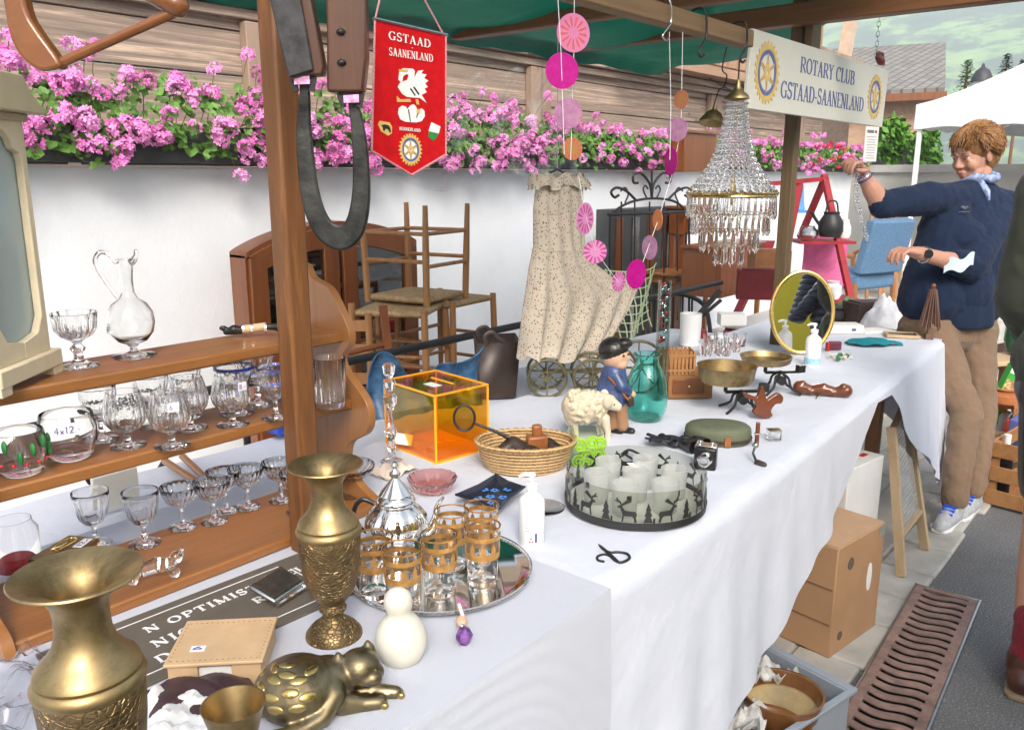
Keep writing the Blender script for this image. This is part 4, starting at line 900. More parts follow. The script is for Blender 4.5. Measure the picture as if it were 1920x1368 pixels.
# scissors
q = P(1150, 1045, TB); sc0 = thing('garden_snips', 'small black iron bonsai scissors lying on the white cloth', 'scissors', (q.x, q.y, TB+.006), math.atan2(RT.y, RT.x))
pxs = lambda L: [((x-1150)*mpp(q), -(y-1045)*mpp(q)*1.35, .0) for x, y in L]
MB().tube(smoothpath(pxs([(1129, 1018), (1136, 1032), (1150, 1062), (1162, 1068), (1178, 1056), (1176, 1042), (1160, 1037), (1146, 1038), (1136, 1032)]), 5), .0026, 8).build('blade_handle', M['black'], sc0)
MB().tube(smoothpath(pxs([(1129, 1018), (1140, 1035), (1155, 1066), (1146, 1052), (1134, 1044), (1120, 1050), (1119, 1062), (1130, 1066)]), 5), .0024, 8).build('blade_handle', M['black'], sc0)
b = MB().prism([(x, y) for x, y, z in pxs([(1126, 1012), (1134, 1022), (1142, 1040), (1136, 1038), (1129, 1026)])], .002); b.build('blade', M['black'], sc0)
# ------------------------------------------------------------ deer dish with glasses in it
cq = P(1190, 948, TB); cr = 128*mpp(P(1190, 930, TB)); dd = thing('deer_dish', 'smoked glass dish on a black base with a frieze of black stags and firs', 'dish', (cq.x, cq.y, TB+.003))
M['smoke'] = thinglass('smoky glass', (.86, .87, .82), .12, .05)
M['blkd'] = mat('blackened metal', (.035, .034, .034), .4, .2, var=.2)
MB().lathe([(0, 0), (cr*.93, 0), (cr*.99, .006), (cr, .020), (cr*.985, .021), (cr*.96, .009), (0, .006)], 80).build('base', M['blkd'], dd)
MB().lathe([(0, .0065), (cr*.955, .0095), (cr*.955, .0110), (0, .0080)], 64).build('frosted_floor', mat('pale frosted floor', (.62, .62, .62), .4, var=.1), dd)
MB().lathe([(cr*.978, .0205), (cr*.978, .083), (cr*.97, .0845), (cr*.962, .083), (cr*.962, .0205)], 80).build('glass_wall', M['smoke'], dd)
stag = [(-20, 0), (-18, 10), (-20, 16), (-17, 22), (-6, 22), (3, 23), (8, 30), (7, 34), (2, 38), (0, 44), (-3, 47), (-4, 44), (-1, 40), (-8, 43), (-9, 41), (-2, 37), (5, 33), (9, 33), (10, 39), (15, 42), (18, 47), (20, 46), (18, 41), (22, 42), (22, 40), (13, 37), (11, 33), (16, 31), (18, 28), (12, 27), (9, 20), (7, 14), (9, 0), (6, 0), (4, 12), (-10, 12), (-14, 8), (-15, 0)]
fir = [(-8, 0), (-4, 12), (-7, 12), (-3, 22), (-5, 22), (0, 36), (5, 22), (3, 22), (7, 12), (4, 12), (8, 0)]
def wrap(out, ang, z0, sc, flip=1):
    b = MB(); n = len(out); rr = cr*.982
    T = Matrix.Identity(4)
    v = [(rr, ang+flip*x*sc/rr, z0+y*sc) for x, y in out]
    a = [(r_*math.cos(t_), r_*math.sin(t_), z_) for r_, t_, z_ in v]; c = [((r_+.0009)*math.cos(t_), (r_+.0009)*math.sin(t_), z_) for r_, t_, z_ in v]
    b.add(a+c, [tuple(range(n))[::-1], tuple(range(n, 2*n))]+[(i, (i+1) % n, n+(i+1) % n, n+i) for i in range(n)]); return b
for k in range(11):
    an = 2*PI*k/11+.15
    wrap(stag, an, .022, .00105, 1 if k % 2 else -1).build('stag_figure', M['blkd'], dd, smooth=0); wrap(fir, an+.29, .022, .00115).build('fir_figure', M['blkd'], dd, smooth=0)
    MB().box((cr*.984*math.cos(an-.2), cr*.984*math.sin(an-.2), .026), (.002, .004, .010), None, an).build('fence_post', M['blkd'], dd)
sh_ = [(r*1.22, z*1.22) for r, z in [(0, .0005), (.017, .0005), (.020, .003), (.0235, .055), (.0228, .0555), (.022, .055), (.0185, .007), (0, .006)]]

def frosty(name, c, tr=.5):
    m, t, b = newmat(name); t.nodes.remove(b); out = t.nodes['Material Output']; a = t.nodes.new('ShaderNodeBsdfTransparent'); a.inputs[0].default_value = (*c, 1)
    d = t.nodes.new('ShaderNodeBsdfTranslucent'); d.inputs[0].default_value = (*c, 1); e = t.nodes.new('ShaderNodeBsdfDiffuse'); e.inputs[0].default_value = (*c, 1); g = t.nodes.new('ShaderNodeBsdfGlossy'); g.inputs[1].default_value = .15
    m1 = t.nodes.new('ShaderNodeMixShader'); t.links.new(d.outputs[0], m1.inputs[1]); t.links.new(e.outputs[0], m1.inputs[2]); m2 = t.nodes.new('ShaderNodeMixShader'); m2.inputs[0].default_value = tr; t.links.new(m1.outputs[0], m2.inputs[1]); t.links.new(a.outputs[0], m2.inputs[2])
    m3 = t.nodes.new('ShaderNodeMixShader'); m3.inputs[0].default_value = .08; t.links.new(m2.outputs[0], m3.inputs[1]); t.links.new(g.outputs[0], m3.inputs[2]); t.links.new(m3.outputs[0], out.inputs[0]); return m
M['frost'] = frosty('frosted glass', (.92, .93, .92), .62); s0 = None
poss = [(0, 0)]+[(cr*.56*math.cos(2*PI*k/6+.3), cr*.56*math.sin(2*PI*k/6+.3)) for k in range(6)]
wh = ['in the centre', 'towards the green canteen', 'at the back', 'at the back left', 'at the left', 'near the front', 'at the right front']
for k, (x_, y_) in enumerate(poss):
    lab = 'frosted shot glass inside the stag dish, '+wh[k]; q = (cq.x+x_, cq.y+y_, TB+.0145)
    if s0: dup(s0, q, k, lab)
    else: s0 = thing('shot_glass', lab, 'glass', q, 0, 'frosted shot glasses in the stag dish'); MB().lathe(sh_, 32).build('cup', M['frost'], s0, smooth=50); wrap2 = MB().box((.0284, 0, .044), (.0008, .010, .012)); wrap2.build('stag_motif', M['blkd'], s0)
pt = MB().box((0, 0, 0), (.045, .026, .001)).build('price_card', M['paper'], loc=P(1197, 872, TB+.068), rot=(.1, .15, -.5)); tag(pt, 'white price card laid across the shot glasses', 'price card')
print('fore ok')
# ------------------------------------------------------------ middle of the table
CR = math.atan2(RT.y, RT.x)          # turning a thing so that its x runs across the picture
def at(x, y, z=TB, dz=.003): q = P(x, y, z); q.z += dz; return q
# pink glass bowl, blue flowered dish, clear coaster
q = at(811, 925); s_ = mpp(q)*46
o = thing('pink_glass_bowl', 'shallow pink pressed glass bowl behind the silver teapot', 'bowl', q)
MB().lathe([(0, 0), (s_*.5, 0), (s_*.52, .004), (s_*.75, .012), (s_, .034), (s_*1.0, .037), (s_*.95, .035), (s_*.7, .017), (0, .008)], 60, mod=lambda i, a, z: 1+.03*math.cos(a*16)).build('bowl', glassm('pink glass', (.95, .52, .48), .03, 1.4, .5, 90), o)
M['tile'] = mat('black lacquer', (.02, .022, .035), .15, var=.3)
q = at(920, 950); c_ = [P(x, y, TB+.015) for x, y in ((853, 940), (930, 900), (985, 925), (935, 968))]
dsh = thing('square_dish', 'black square dish with curved sides painted with blue flowers', 'dish', q)
n = 20; cc = sum(c_, Vector())/4
def qf(u, v):
    a = c_[0].lerp(c_[1], u); b_ = c_[3].lerp(c_[2], u); p = a.lerp(b_, v); r = max(abs(u-.5), abs(v-.5))*2
    p = p+(cc-p)*.10*(1-abs(2*u-1)*abs(2*v-1))*r; return (p.x-q.x, p.y-q.y, .008+.020*r**3)
MB().sheet(qf, n, n, .004).build('dish', M['tile'], dsh)
M['blf'] = mat('blue painted petals', (.08, .28, .75), .3, var=.3, scale=200)
b = MB()
for (u, v) in ((.5, .4), (.3, .25), (.72, .3), (.62, .65), (.35, .6), (.85, .6), (.55, .15)):
    p = Vector(qf(u, v)); 
    for k in range(5): b.ell((p.x+.007*math.cos(k*1.257), p.y+.007*math.sin(k*1.257), p.z+.0028), (.0042, .0042, .001), None, 8, 5)
b.build('painted_flower', M['blf'], dsh)
o = MB().lathe([(0, 0), (.044, 0), (.046, .002), (.046, .004), (.043, .005), (0, .004)], 48).build('glass_coaster', glassm('smoky clear glass', (.9, .9, .9), .05), loc=at(1018, 955)); tag(o, 'round clear glass coaster behind the pump bottle', 'coaster')
# orange acrylic box
pn, pl, pr_ = P(818, 872), P(723, 833), P(905, 840)
ang = math.atan2((pn-pl).y, (pn-pl).x); a_ = .175; bd_ = .175
M['acry'] = thinglass('orange acrylic', (1.0, .80, .20), .10, .03); M['acrye'] = mat('opaque orange acrylic edge', (1.0, .50, .02), .3, var=0)  # edges in one opaque saturated orange
ob = thing('acrylic_box', 'transparent orange acrylic cube box with a slot in its lid', 'box', (pn.x, pn.y, TB+.003), R(0))
e1 = (pl-pn).normalized(); e2 = (pr_-pn); e2 = (e2-e1*e2.dot(e1)).normalized(); L1 = .20; L2 = .175; H = .170
if e2.length == 0: e2 = Vector((1, 0, 0))
T = Matrix((( e1.x, e2.x, 0, 0), (e1.y, e2.y, 0, 0), (0, 0, 1, 0), (0, 0, 0, 1)))
L1 = (pl-pn).length*.98; L2 = max(.15, (pr_-pn).length*.98)
b = MB(); g = .003
for c, d in (((L1/2, 0, H/2), (L1-.002, g, H-.008)), ((L1/2, L2, H/2), (L1-.002, g, H-.008)), ((0, L2/2, H/2), (g, L2-.008, H-.008)), ((L1, L2/2, H/2), (g, L2-.008, H-.008))): b.box(c, d, T)
b.build('side_panel', M['acry'], ob, smooth=0)
MB().box((L1/2, L2/2, .004), (L1-.002, L2-.002, .006), T).build('base', mat('orange acrylic base', (.95, .42, .04), .25, var=.05), ob)
b = MB(); b.box((L1/2, L2*.3, H), (L1+.004, L2*.58, .004), T); b.box((L1/2, L2*.83, H), (L1+.004, L2*.33, .004), T); b.box((L1*.15, L2*.63, H), (L1*.3, L2*.068, .004), T); b.box((L1*.86, L2*.63, H), (L1*.28, L2*.068, .004), T); b.build('lid', M['acry'], ob, smooth=0)
b = MB(); w3 = .004
for (x_, y_) in ((0, 0), (L1, 0), (0, L2), (L1, L2)): b.box((x_, y_, H/2), (w3, w3, H-.006), T)
for z_ in (.0015, H+.0012):
    b.box((L1/2, 0, z_), (L1-.004, w3, .0045), T); b.box((L1/2, L2, z_), (L1-.004, w3, .0045), T); b.box((0, L2/2, z_), (w3, L2+.004, .0045), T); b.box((L1, L2/2, z_), (w3, L2+.004, .0045), T)
b.box((L1*.5, L2*.63, H+.003), (L1*.42, .006, .0022), T)
b.build('edge', M['acrye'], ob, smooth=0)
MB().box((L1*.4, L2*.35, H+.004), (.045, .026, .001), T).build('label_card', M['paper'], ob)
# basket and what lies in it
q = at(985, 878); bw = mpp(q)*93
def weave(name):
    m, t, b = newmat(name); v = coords(t); br = t.nodes.new('ShaderNodeTexWave'); br.bands_direction = 'Z'; br.inputs['Scale'].default_value = 38; br.inputs['Distortion'].default_value = 2.5; br.inputs['Detail Scale'].default_value = 6; t.links.new(v, br.inputs[0])
    f = tnoise(t, v, 90, 3); mm = t.nodes.new('ShaderNodeMath'); mm.operation = 'MULTIPLY_ADD'; t.links.new(f, mm.inputs[0]); mm.inputs[1].default_value = .5; t.links.new(br.outputs['Fac'], mm.inputs[2])
    t.links.new(tramp(t, mm.outputs[0], [(.2, (.20, .10, .035)), (.6, (.52, .32, .13)), (1, (.66, .45, .22))]), b.inputs['Base Color']); b.inputs['Roughness'].default_value = .55; tbump(t, b, mm.outputs[0], .8, .003); return m
M['wicker'] = weave('wicker')
bk = thing('wicker_basket', 'oval split cane basket full of leather bits in front of the orange box', 'basket', q, CR)
def bprof(sc): return [(0, .002), (bw*.80*sc, .002), (bw*.92*sc, .03), (bw*1.0*sc, .062)]
b = MB(); pr0 = [(0, .002), (bw*.78, .002), (bw*.90, .028), (bw*.985, .064), (bw*1.0, .066), (bw*.97, .066), (bw*.87, .030), (bw*.75, .007), (0, .007)]
b.lathe(pr0, 110, T=Matrix.Diagonal((1, .72, 1, 1)), mod=lambda i, a, z: 1+(.010*math.cos(a*46+(PI if int(z*220) % 2 else 0)) if z > .004 else 0)); b.build('wickerwork', M['wicker'], bk)
b = MB(); b.tube([(bw*.985*math.cos(a*PI/60), bw*.985*.72*math.sin(a*PI/60), .068+.0018*math.sin(a*2.1)) for a in range(120)], .0055, 8, True); b.build('rim', M['wicker'], bk)
M['lbr'] = mat('tan leather', (.28, .10, .03), .4, var=.3, scale=30, bump=.2); M['ldk'] = mat('dark leather', (.045, .03, .022), .4, var=.4, scale=30, bump=.3)
lt_ = thing('leather_pouch', 'tan brown leather pouch with flap standing in the wicker basket', 'pouch', (q.x, q.y, TB+.012), CR+.2)
MB().box((.028, 0, .045), (.050, .034, .052)).build('pouch', M['lbr'], lt_, bevel=.006); MB().box((.028, -.002, .083), (.024, .020, .030)).build('flap', M['lbr'], lt_, bevel=.006)
o = MB().chain([(-.055, 0, .03), (-.03, .01, .045), (.0, -.01, .035), (.02, -.03, .04)], [.018, .022, .02, .015]).build('leather_case', M['ldk'], loc=(q.x, q.y, TB+.012), rot=(0, 0, CR), remesh=.003, sm=2); tag(o, 'dark leather case lying left in the wicker basket', 'case')
o = MB().chain([(.075, .0, .035), (.055, .02, .045)], [.016, .016]).build('leather_case', M['ldk'], loc=(q.x, q.y, TB+.012), rot=(0, 0, CR), remesh=.003, sm=2); tag(o, 'small dark case at the right rim inside the wicker basket', 'case')
s_ = mpp(q); mg = thing('magnifying_glass', 'black framed magnifying glass with ring raised out of the wicker basket', 'magnifying glass', (q.x, q.y, TB+.004), CR)
px = lambda x, y: Vector(((x-985)*s_, -.02, (878-y)*s_*.98))
MB().tube([px(873, 775)+Vector((19*s_*math.cos(k*PI/16), -.004, 24*s_*math.sin(k*PI/16))) for k in range(32)], .0032, 8, True).build('ring', M['black'], mg)
MB().tube([px(891, 786), px(925, 800), px(955, 815)], [.003, .004, .0055], 10).build('handle', M['iron'], mg); MB().lathe([(0, 0), (18*s_, .0008), (18*s_, .0012), (0, .0024)], 32, T=Matrix.Translation(px(873, 775)) @ Matrix.Rotation(PI/2, 4, 'X') @ Matrix.Diagonal((1, 1.25, 1, 1))).build('lens', M['pane'], mg)
# crystal candlestick by the orange box
q = at(735, 868); s_ = mpp(q); cs = thing('crystal_candlestick', 'tall slender clear crystal candlestick left of the orange box', 'candlestick', q)
pf = [(0, 0), (22, 0), (22, 3), (8, 10), (5, 20), (9, 30), (6, 42), (12, 60), (6, 74), (4, 100), (12, 112), (13, 128), (5, 134), (9, 142), (12, 156), (5, 162), (10, 170), (12, 186), (6, 190), (0, 190)]
MB().lathe([(r*s_, z*s_) for r, z in pf], 10).build('stem', M['crystal'], cs, smooth=20)
tagq = at(755, 825, TB+.035); o = MB().box((0, 0, 0), (.050, .001, .028)).build('price_card', M['paper'], loc=tagq, rot=(-.5, .15, CR)); tag(o, 'white price card leaning on the lower corner of the orange box', 'price card')
b = MB().sheet(lambda u, v: ((u-.5)*.10, (v-.5)*.06, .010+crumple(u, v, .012, 4, 8)), 16, 12, .002); o = b.build('crumpled_paper', mat('cream tissue', (.68, .58, .50), .8), loc=at(740, 890), smooth=25); tag(o, 'crumpled cream tissue in front of the orange box', 'paper')
# green tumbler
q = at(1098, 866); s_ = mpp(q); gt = thing('green_tumbler', 'square clear tumbler with raised lime green rings', 'glass', q, CR+.1)
w_ = 33*s_; h_ = 60*s_; out = lambda r: [(r*math.copysign(abs(math.cos(a))**.45, math.cos(a)), r*math.copysign(abs(math.sin(a))**.45, math.sin(a))) for a in [i*PI/16 for i in range(32)]]
vs = []; fs = []
lv = [(w_*.9, 0), (w_*.98, .004), (w_, h_), (w_*.94, h_), (w_*.92, .008)]
for r, z in lv: vs += [(x, y, z) for x, y in out(r)]
for k in range(4): fs += [(k*32+i, k*32+(i+1) % 32, (k+1)*32+(i+1) % 32, (k+1)*32+i) for i in range(32)]
fs += [tuple(range(32))[::-1], tuple(range(128, 160))]; MB().add(vs, fs).build('tumbler', glassm('greenish glass', (.90, .98, .80), .02, 1.35), gt)
M['lime'] = mat('lime enamel', (.32, .62, .03), .35, var=.2)
for k, (x_, z_) in enumerate(((-.5, .7), (.15, .78), (.55, .4), (-.1, .35), (-.6, .2), (.3, .1), (.6, .75))):
    for r_ in (.32, .15): MB().tube([(w_*x_+w_*r_*math.cos(a*PI/8), -w_*1.0, h_*z_+w_*r_*math.sin(a*PI/8)) for a in range(16)], .0030, 6, True).build('ring', M['lime'], gt)
# boy statuette and sheep
q = at(1163, 812); H = .185*mpp(q)/mpp(q); s_ = mpp(q); U = s_
by = thing('boy_figurine', 'painted ceramic boy in blue tunic and tan trousers with dark hair', 'figurine', q, CR)
M['cskin'] = mat('painted skin glaze', (.62, .40, .28), .3, var=.05); M['cblue'] = mat('blue glazed tunic', (.045, .075, .19), .35, var=.6, scale=30); M['ctan'] = mat('tan glazed trousers', (.36, .20, .10), .4, var=.2); M['chair'] = mat('black glazed hair', (.018, .016, .015), .28, var=.4, scale=80, bump=.5, bscale=90)
f3 = lambda x, y, z=0: Vector(((x-1163)*U, z*U, (812-y)*U*1.0))
b = MB(); b.ell(f3(1150, 664), (25*U, 24*U, 26*U)); b.ell(f3(1172, 668, -6), (5*U, 6*U, 5*U)); b.ell(f3(1158, 678, -8), (14*U, 14*U, 12*U)); b.chain([f3(1150, 680), f3(1150, 700)], [10*U, 11*U]); b.chain([f3(1162, 720, -20), f3(1178, 733, -14)], [7*U, 6.5*U]); b.ell(f3(1181, 735, -13), 7*U)
b.build('body', M['cskin'], by, remesh=.0022, sm=2)
b = MB(); b.chain([f3(1148, 700), f3(1146, 725), f3(1146, 741)], [24*U, 27*U, 31*U]); b.chain([f3(1150, 700, -14), f3(1160, 718, -24), f3(1172, 728, -18)], [12*U, 12*U, 9*U]); b.chain([f3(1135, 705, 5), f3(1128, 728, -6)], [12*U, 12*U]); b.build('tunic', M['cblue'], by, remesh=.0026, sm=2)
b = MB(); b.chain([f3(1140, 745), f3(1142, 770), f3(1146, 795)], [18*U, 14*U, 13*U]); b.chain([f3(1155, 745, -4), f3(1162, 772, -6), f3(1166, 797, -4)], [16*U, 13*U, 12*U]); b.build('trousers', M['ctan'], by, remesh=.0026, sm=2)
b = MB(); b.ell(f3(1146, 655, 2), (28*U, 27*U, 25*U)); b.ell(f3(1164, 640, -8), (16*U, 15*U, 10*U)); b.build('hair', M['chair'], by, remesh=.0024, sm=1)
for x_ in (1150, 1172): MB().chain([f3(x_, 808, 2), f3(x_+12, 808, -6)], [7*U, 6*U]).build('shoe', M['chair'], by)
MB().tube([f3(1135, 700, -22), f3(1150, 715, -28), f3(1172, 742, -26)], 2.2*U, 6).build('strap', M['lbr'], by); MB().chain([f3(1176, 742, -16), f3(1178, 752, -16)], [8*U, 7*U]).build('bag', M['ldk'], by)
M['cwhite'] = mat('white glaze', (.7, .65, .55), .3, var=0)
for x_, y_ in ((1171, 660), (1162, 661)): MB().ell(f3(x_, y_, -22 if x_ < 1170 else -12), (2.2*U, 2*U, 2.6*U)).build('eye', M['chair'], by)
q2 = at(1112, 822); U2 = mpp(q2); g3 = lambda x, y, z=0: Vector(((x-1112)*U2, z*U2, (822-y)*U2))
sp_ = thing('sheep_figurine', 'cream ceramic sheep with curly fleece standing before the boy', 'figurine', q2, CR)
b = MB(); b.chain([g3(1082, 762), g3(1112, 762)], [31*U2, 28*U2]); 
rnd = random.Random(4)
for k in range(240):
    a = rnd.uniform(0, 2*PI); t_ = rnd.uniform(-1, 1); c = g3(1068+rnd.uniform(0, 55), 762); r = 30*U2; e = math.sqrt(max(0, 1-t_*t_)); b.ell(c+Vector((.25*r*t_, r*e*math.cos(a), r*e*math.sin(a))), 4.5*U2, None, 7, 5)
b.build('fleece', mat('cream fleece glaze', (.60, .52, .38), .6, var=.3, scale=60, bump=.4, bscale=120), sp_, remesh=.0022, sm=1)
b = MB(); b.chain([g3(1122, 752, -4), g3(1138, 750, -10), g3(1154, 758, -14)], [20*U2, 15*U2, 9*U2]); b.ell(g3(1134, 745, -26), (9*U2, 4*U2, 13*U2)); b.ell(g3(1132, 742, 8), (9*U2, 4*U2, 12*U2))
for x_, z_ in ((1136, -10), (1126, 10), (1076, -8), (1070, 10)): b.chain([g3(x_-4, 782, z_), g3(x_+2, 805, z_), g3(x_+4, 838 if z_ == -10 else 820, z_)], [10*U2, 6*U2, 5*U2])
b.build('body', mat('cream glaze', (.62, .55, .42), .35, var=.1), sp_, remesh=.0022, sm=2)
for x_, z_ in ((1147, -22),): MB().ell(g3(x_, 752, z_), 2*U2).build('eye', M['chair'], sp_)
# turquoise vase and cylinder with berries
q = at(1210, 788); U = mpp(q); tv = thing('turquoise_vase', 'big bellied turquoise glass vase behind the boy figurine', 'vase', q)
MB().lathe([(r*U, z*U) for r, z in ((0, 0), (24, 0), (30, 4), (38, 22), (40, 48), (37, 74), (29, 96), (22, 108), (21, 118), (27, 126), (26, 127), (19.5, 118), (20, 108), (27, 95), (35, 74), (38, 48), (36, 22), (28, 7), (0, 4))], 64).build('body', glassm('turquoise glass', (.40, .88, .80), .0, 1.4, .15, 30), tv)
q = at(1238, 752); U = mpp(q); cy = thing('berry_cylinder', 'tall narrow glass cylinder filled with red berries and silver foil', 'vase', q)
MB().lathe([(0, 0), (13*U, 0), (13.5*U, .004), (12*U, 225*U), (11*U, 225*U), (12*U, .006), (0, .006)], 32).build('cylinder', M['pane'], cy)
rnd = random.Random(2); M['silverfoil'] = mat('silver foil', (.7, .7, .72), .15, 1, var=.4, scale=90)
for k in range(36): 
    z_ = (110+rnd.uniform(0, 110))*U; a = rnd.uniform(0, 6.28); r = rnd.uniform(2, 9)*U; MB().ell((r*math.cos(a), r*math.sin(a), z_), rnd.uniform(2.6, 4.4)*U, None, 8, 6).build('berry', M['redp'] if k % 2 else M['silverfoil'], cy)
# wooden drawer box, little crate, mug
q = at(1292, 748); U = mpp(q); o = thing('wooden_drawer_box', 'honey coloured wooden box with a small drawer front under the little crate', 'box', q, CR+.05)
MB().box((0, .05, 24*U), (84*U, .12, 46*U)).build('case', M['desk'], o, bevel=.002); MB().box((-4*U, -.0115, 25*U), (60*U, .006, 28*U)).build('drawer', M['cabw'], o, bevel=.002); MB().ell((-4*U, -.017, 25*U), .005).build('knob', M['brass'], o)
q = Vector((q.x, q.y, TB+.003+47.5*U)); o = thing('small_crate', 'little open wooden crate of upright slats on top of the drawer box', 'crate', q+Vector((-.01, .045, 0)), CR+.05)
b = MB()
for k in range(9):
    x_ = (-29+k*7.2)*U
    for y_ in (-.035, .035): b.box((x_, y_, 22*U), (4.5*U, .004, 44*U))
b.build('slat', M['cratew'], o); b = MB(); 
for y_ in (-.035, .035): b.box((0, y_*1.09, 36*U), (62*U, .003, 5*U)); b.box((0, y_*1.09, 8*U), (62*U, .003, 5*U))
for x_ in (-30, 30): b.box((x_*U, 0, 22*U), (.004, .064, 40*U))
b.build('frame', M['cratew'], o); MB().box((0, 0, .003), (56*U, .062, .004)).build('bottom', M['cratew'], o)
q = at(1293, 648, TB+.0); o = thing('white_mug', 'plain white cylindrical mug behind the little crate', 'mug', q, CR)
U = mpp(q); MB().lathe([(0, 0), (17*U, 0), (19*U, .003), (20*U, 60*U), (18.5*U, 60*U), (17.5*U, .006), (0, .005)], 40).build('cup', M['white'], o)
# cut glasses massed behind
rnd = random.Random(3); lw = 0
tum0 = None
pos = [(1322, 668), (1340, 662), (1358, 668), (1376, 660), (1330, 652), (1350, 648), (1368, 652), (1386, 650)]
wd = ['first from the left in front', 'second from the left in front', 'third from the left in front', 'rightmost in front', 'leftmost at the back', 'second from the left at the back', 'third from the left at the back', 'rightmost at the back']
for k, (x, y) in enumerate(pos):
    lab = 'small cut glass tumbler behind the brass scales, '+wd[k]
    if tum0: dup(tum0, at(x, y), k, lab)
    else: tum0 = vessel('cut_tumbler', [(0, .0005), (.022, .0005), (.024, .003), (.027, .055), (.026, .0555), (.0225, .008), (0, .007)], at(x, y), lab, 'glass', 'cut tumblers behind the scales', 'crystal', 48, flute(12, .12, .01, .04))
# two sets of kitchen scales
def scales(label, px, py, bx, by, rw, deep):
    q = at(bx, by); U = mpp(q); t = thing('kitchen_scales', label, 'scales', q, CR, 'old brass kitchen scales')
    zb = (by-py)*U*1.06; x0 = (px-bx)*U; d = deep*U
    MB().lathe([(0, 0), (rw*.84*U, 0), (rw*.93*U, d*.25), (rw*U, d), (rw*1.02*U, d+.002), (rw*.98*U, d+.002), (rw*.90*U, d*.28), (0, .003)], 56, c=(x0, 0, zb-d)).build('pan', M['brassold'], t)
    b = MB(); b.cyl((x0, 0, zb-d-.002), (x0, 0, zb-d-.03), .006); 
    for a in range(4): an = a*PI/2+.4; b.tube(smoothpath([(x0, 0, zb-d-.004), (x0+.03*math.cos(an), .03*math.sin(an), zb-d-.008), (x0+.036*math.cos(an), .036*math.sin(an), zb-d-.0)], 4), .003, 6)
    b.bar((x0, 0, zb-d-.032), (x0+.12, .02, zb-d-.034), .010, .008)
    b.build('beam', M['iron'], t)
    b = MB(); zz = zb-d-.030
    for sx_ in (-1, 1):
        for sy_ in (-1, 1): b.tube(smoothpath([(x0+.05, sy_*.006, zz), (x0+.05+sx_*.02, sy_*.02, zz*.75), (x0+.05+sx_*.028, sy_*.026, zz*.35), (x0+.05+sx_*.055, sy_*.045, .004)], 4), .0042, 7)
    b.cyl((x0+.05, -.02, zz*.62), (x0+.05, .02, zz*.62), .014, n=20); b.build('stand', M['black'], t)
    MB().cyl((x0+.12, .02, zz-.004), (x0+.12, .02, zz+.018), .016, n=20).build('weight', M['black'], t)
scales('old kitchen scales with a deep brass bowl, nearer pair', 1358, 690, 1335, 772, 54, 30)
scales('old kitchen scales with a shallow brass pan, farther pair', 1432, 672, 1420, 738, 47, 12)
# carved wooden ornaments
q = at(1428, 787); U = mpp(q); oc = [(-41, 50), (-34, 38), (-20, 34), (-14, 22), (-20, 10), (-6, 0), (8, -2), (20, 2), (16, 12), (24, 24), (36, 26), (38, 38), (28, 46), (16, 40), (6, 34), (2, 48), (-4, 62), (-10, 48), (-14, 40), (-26, 44)]
sm_ = [(p.x*U, p.y*U) for p in smoothpath([(x, y+2, 0) for x, y in oc], 3, True)]
o = MB().prism(sm_, .014, rotm(PI/2, 0, 0, (0, .007, 0))).build('carved_rooster', M['carved'], loc=q+Vector((0, 0, .003)), rot=(0, 0, CR+.15), bevel=.003); tag(o, 'fretworked reddish wooden rooster bracket between the scales and the green tin', 'carving')
q = at(1543, 745); U = mpp(q); o = thing('carved_rest', 'dark carved wooden scroll shaped ornament lying on the sheet', 'carving', q+Vector((0, 0, .006)), CR-.30)
b = MB().chain([(-42*U, 0, .020), (-22*U, .0, .012), (-2*U, 0, .018), (20*U, 0, .012), (38*U, 0, .018)], [13*U, 9*U, 12*U, 9*U, 13*U]); b.ell((-38*U, -.004, .032), 7*U); b.ell((0, -.004, .028), 7*U); b.ell((34*U, -.006, .03), 8*U); b.ell((-22*U, -.008, .010), 7*U); b.ell((16*U, -.008, .01), 7*U)
b.build('carving', M['carved'], o, remesh=.003, sm=2); MB().tube([(-8*U, -.01, .002), (-12*U, -.035, .0), (-14*U, -.055, -.002)], .0022, 6).build('peg', M['steel'], o)
# green tin, straps, binoculars, camera
q = at(1345, 828); U = mpp(q); cn = thing('army_canteen', 'oval olive green canteen box with leather strap band', 'canteen', q, CR-.1)
M['army'] = mat('army green felt', (.11, .125, .075), .7, var=.2, scale=14, bump=.3, bscale=100)
def oval(a, c, n=40): return [(a*math.copysign(abs(math.cos(t))**.8, math.cos(t)), c*math.sin(t)) for t in [i*2*PI/n for i in range(n)]]
b = MB(); R1 = oval(60*U, 42*U); vs = []; fs = []
lv = [(.96, 0), (1, .004), (1.02, .030), (.99, .040), (.90, .046), (.5, .050)]
for r, z in lv: vs += [(x*r, y*r, z) for x, y in R1]
for k in range(5): fs += [(k*40+i, k*40+(i+1) % 40, (k+1)*40+(i+1) % 40, (k+1)*40+i) for i in range(40)]
fs += [tuple(range(40))[::-1], tuple(range(200, 240))]; b.add(vs, fs); b.build('tin', M['army'], cn, smooth=60)
vs = []; fs = []
for r, z in ((1.025, .008), (1.04, .008), (1.045, .017), (1.03, .017)): vs += [(x*r, y*r, z) for x, y in R1]
for k in range(4): l = (k+1) % 4; fs += [(k*40+i, k*40+(i+1) % 40, l*40+(i+1) % 40, l*40+i) for i in range(40)]
MB().add(vs, fs).build('band', M['ldk'], cn); MB().box((12*U, -42*U*1.03, .016), (.016, .006, .026)).build('buckle_tab', M['lbr'], cn, bevel=.001)
q = at(1255, 838); U = mpp(q); b = MB(); rnd = random.Random(6)
for k in range(5):
    pts = [((-38+i*15+rnd.uniform(-6, 6))*U, rnd.uniform(-18, 18)*U, .006+rnd.uniform(0, .022)) for i in range(6)]; b.tube(smoothpath(pts, 5), .0075, 8, flat=.45)
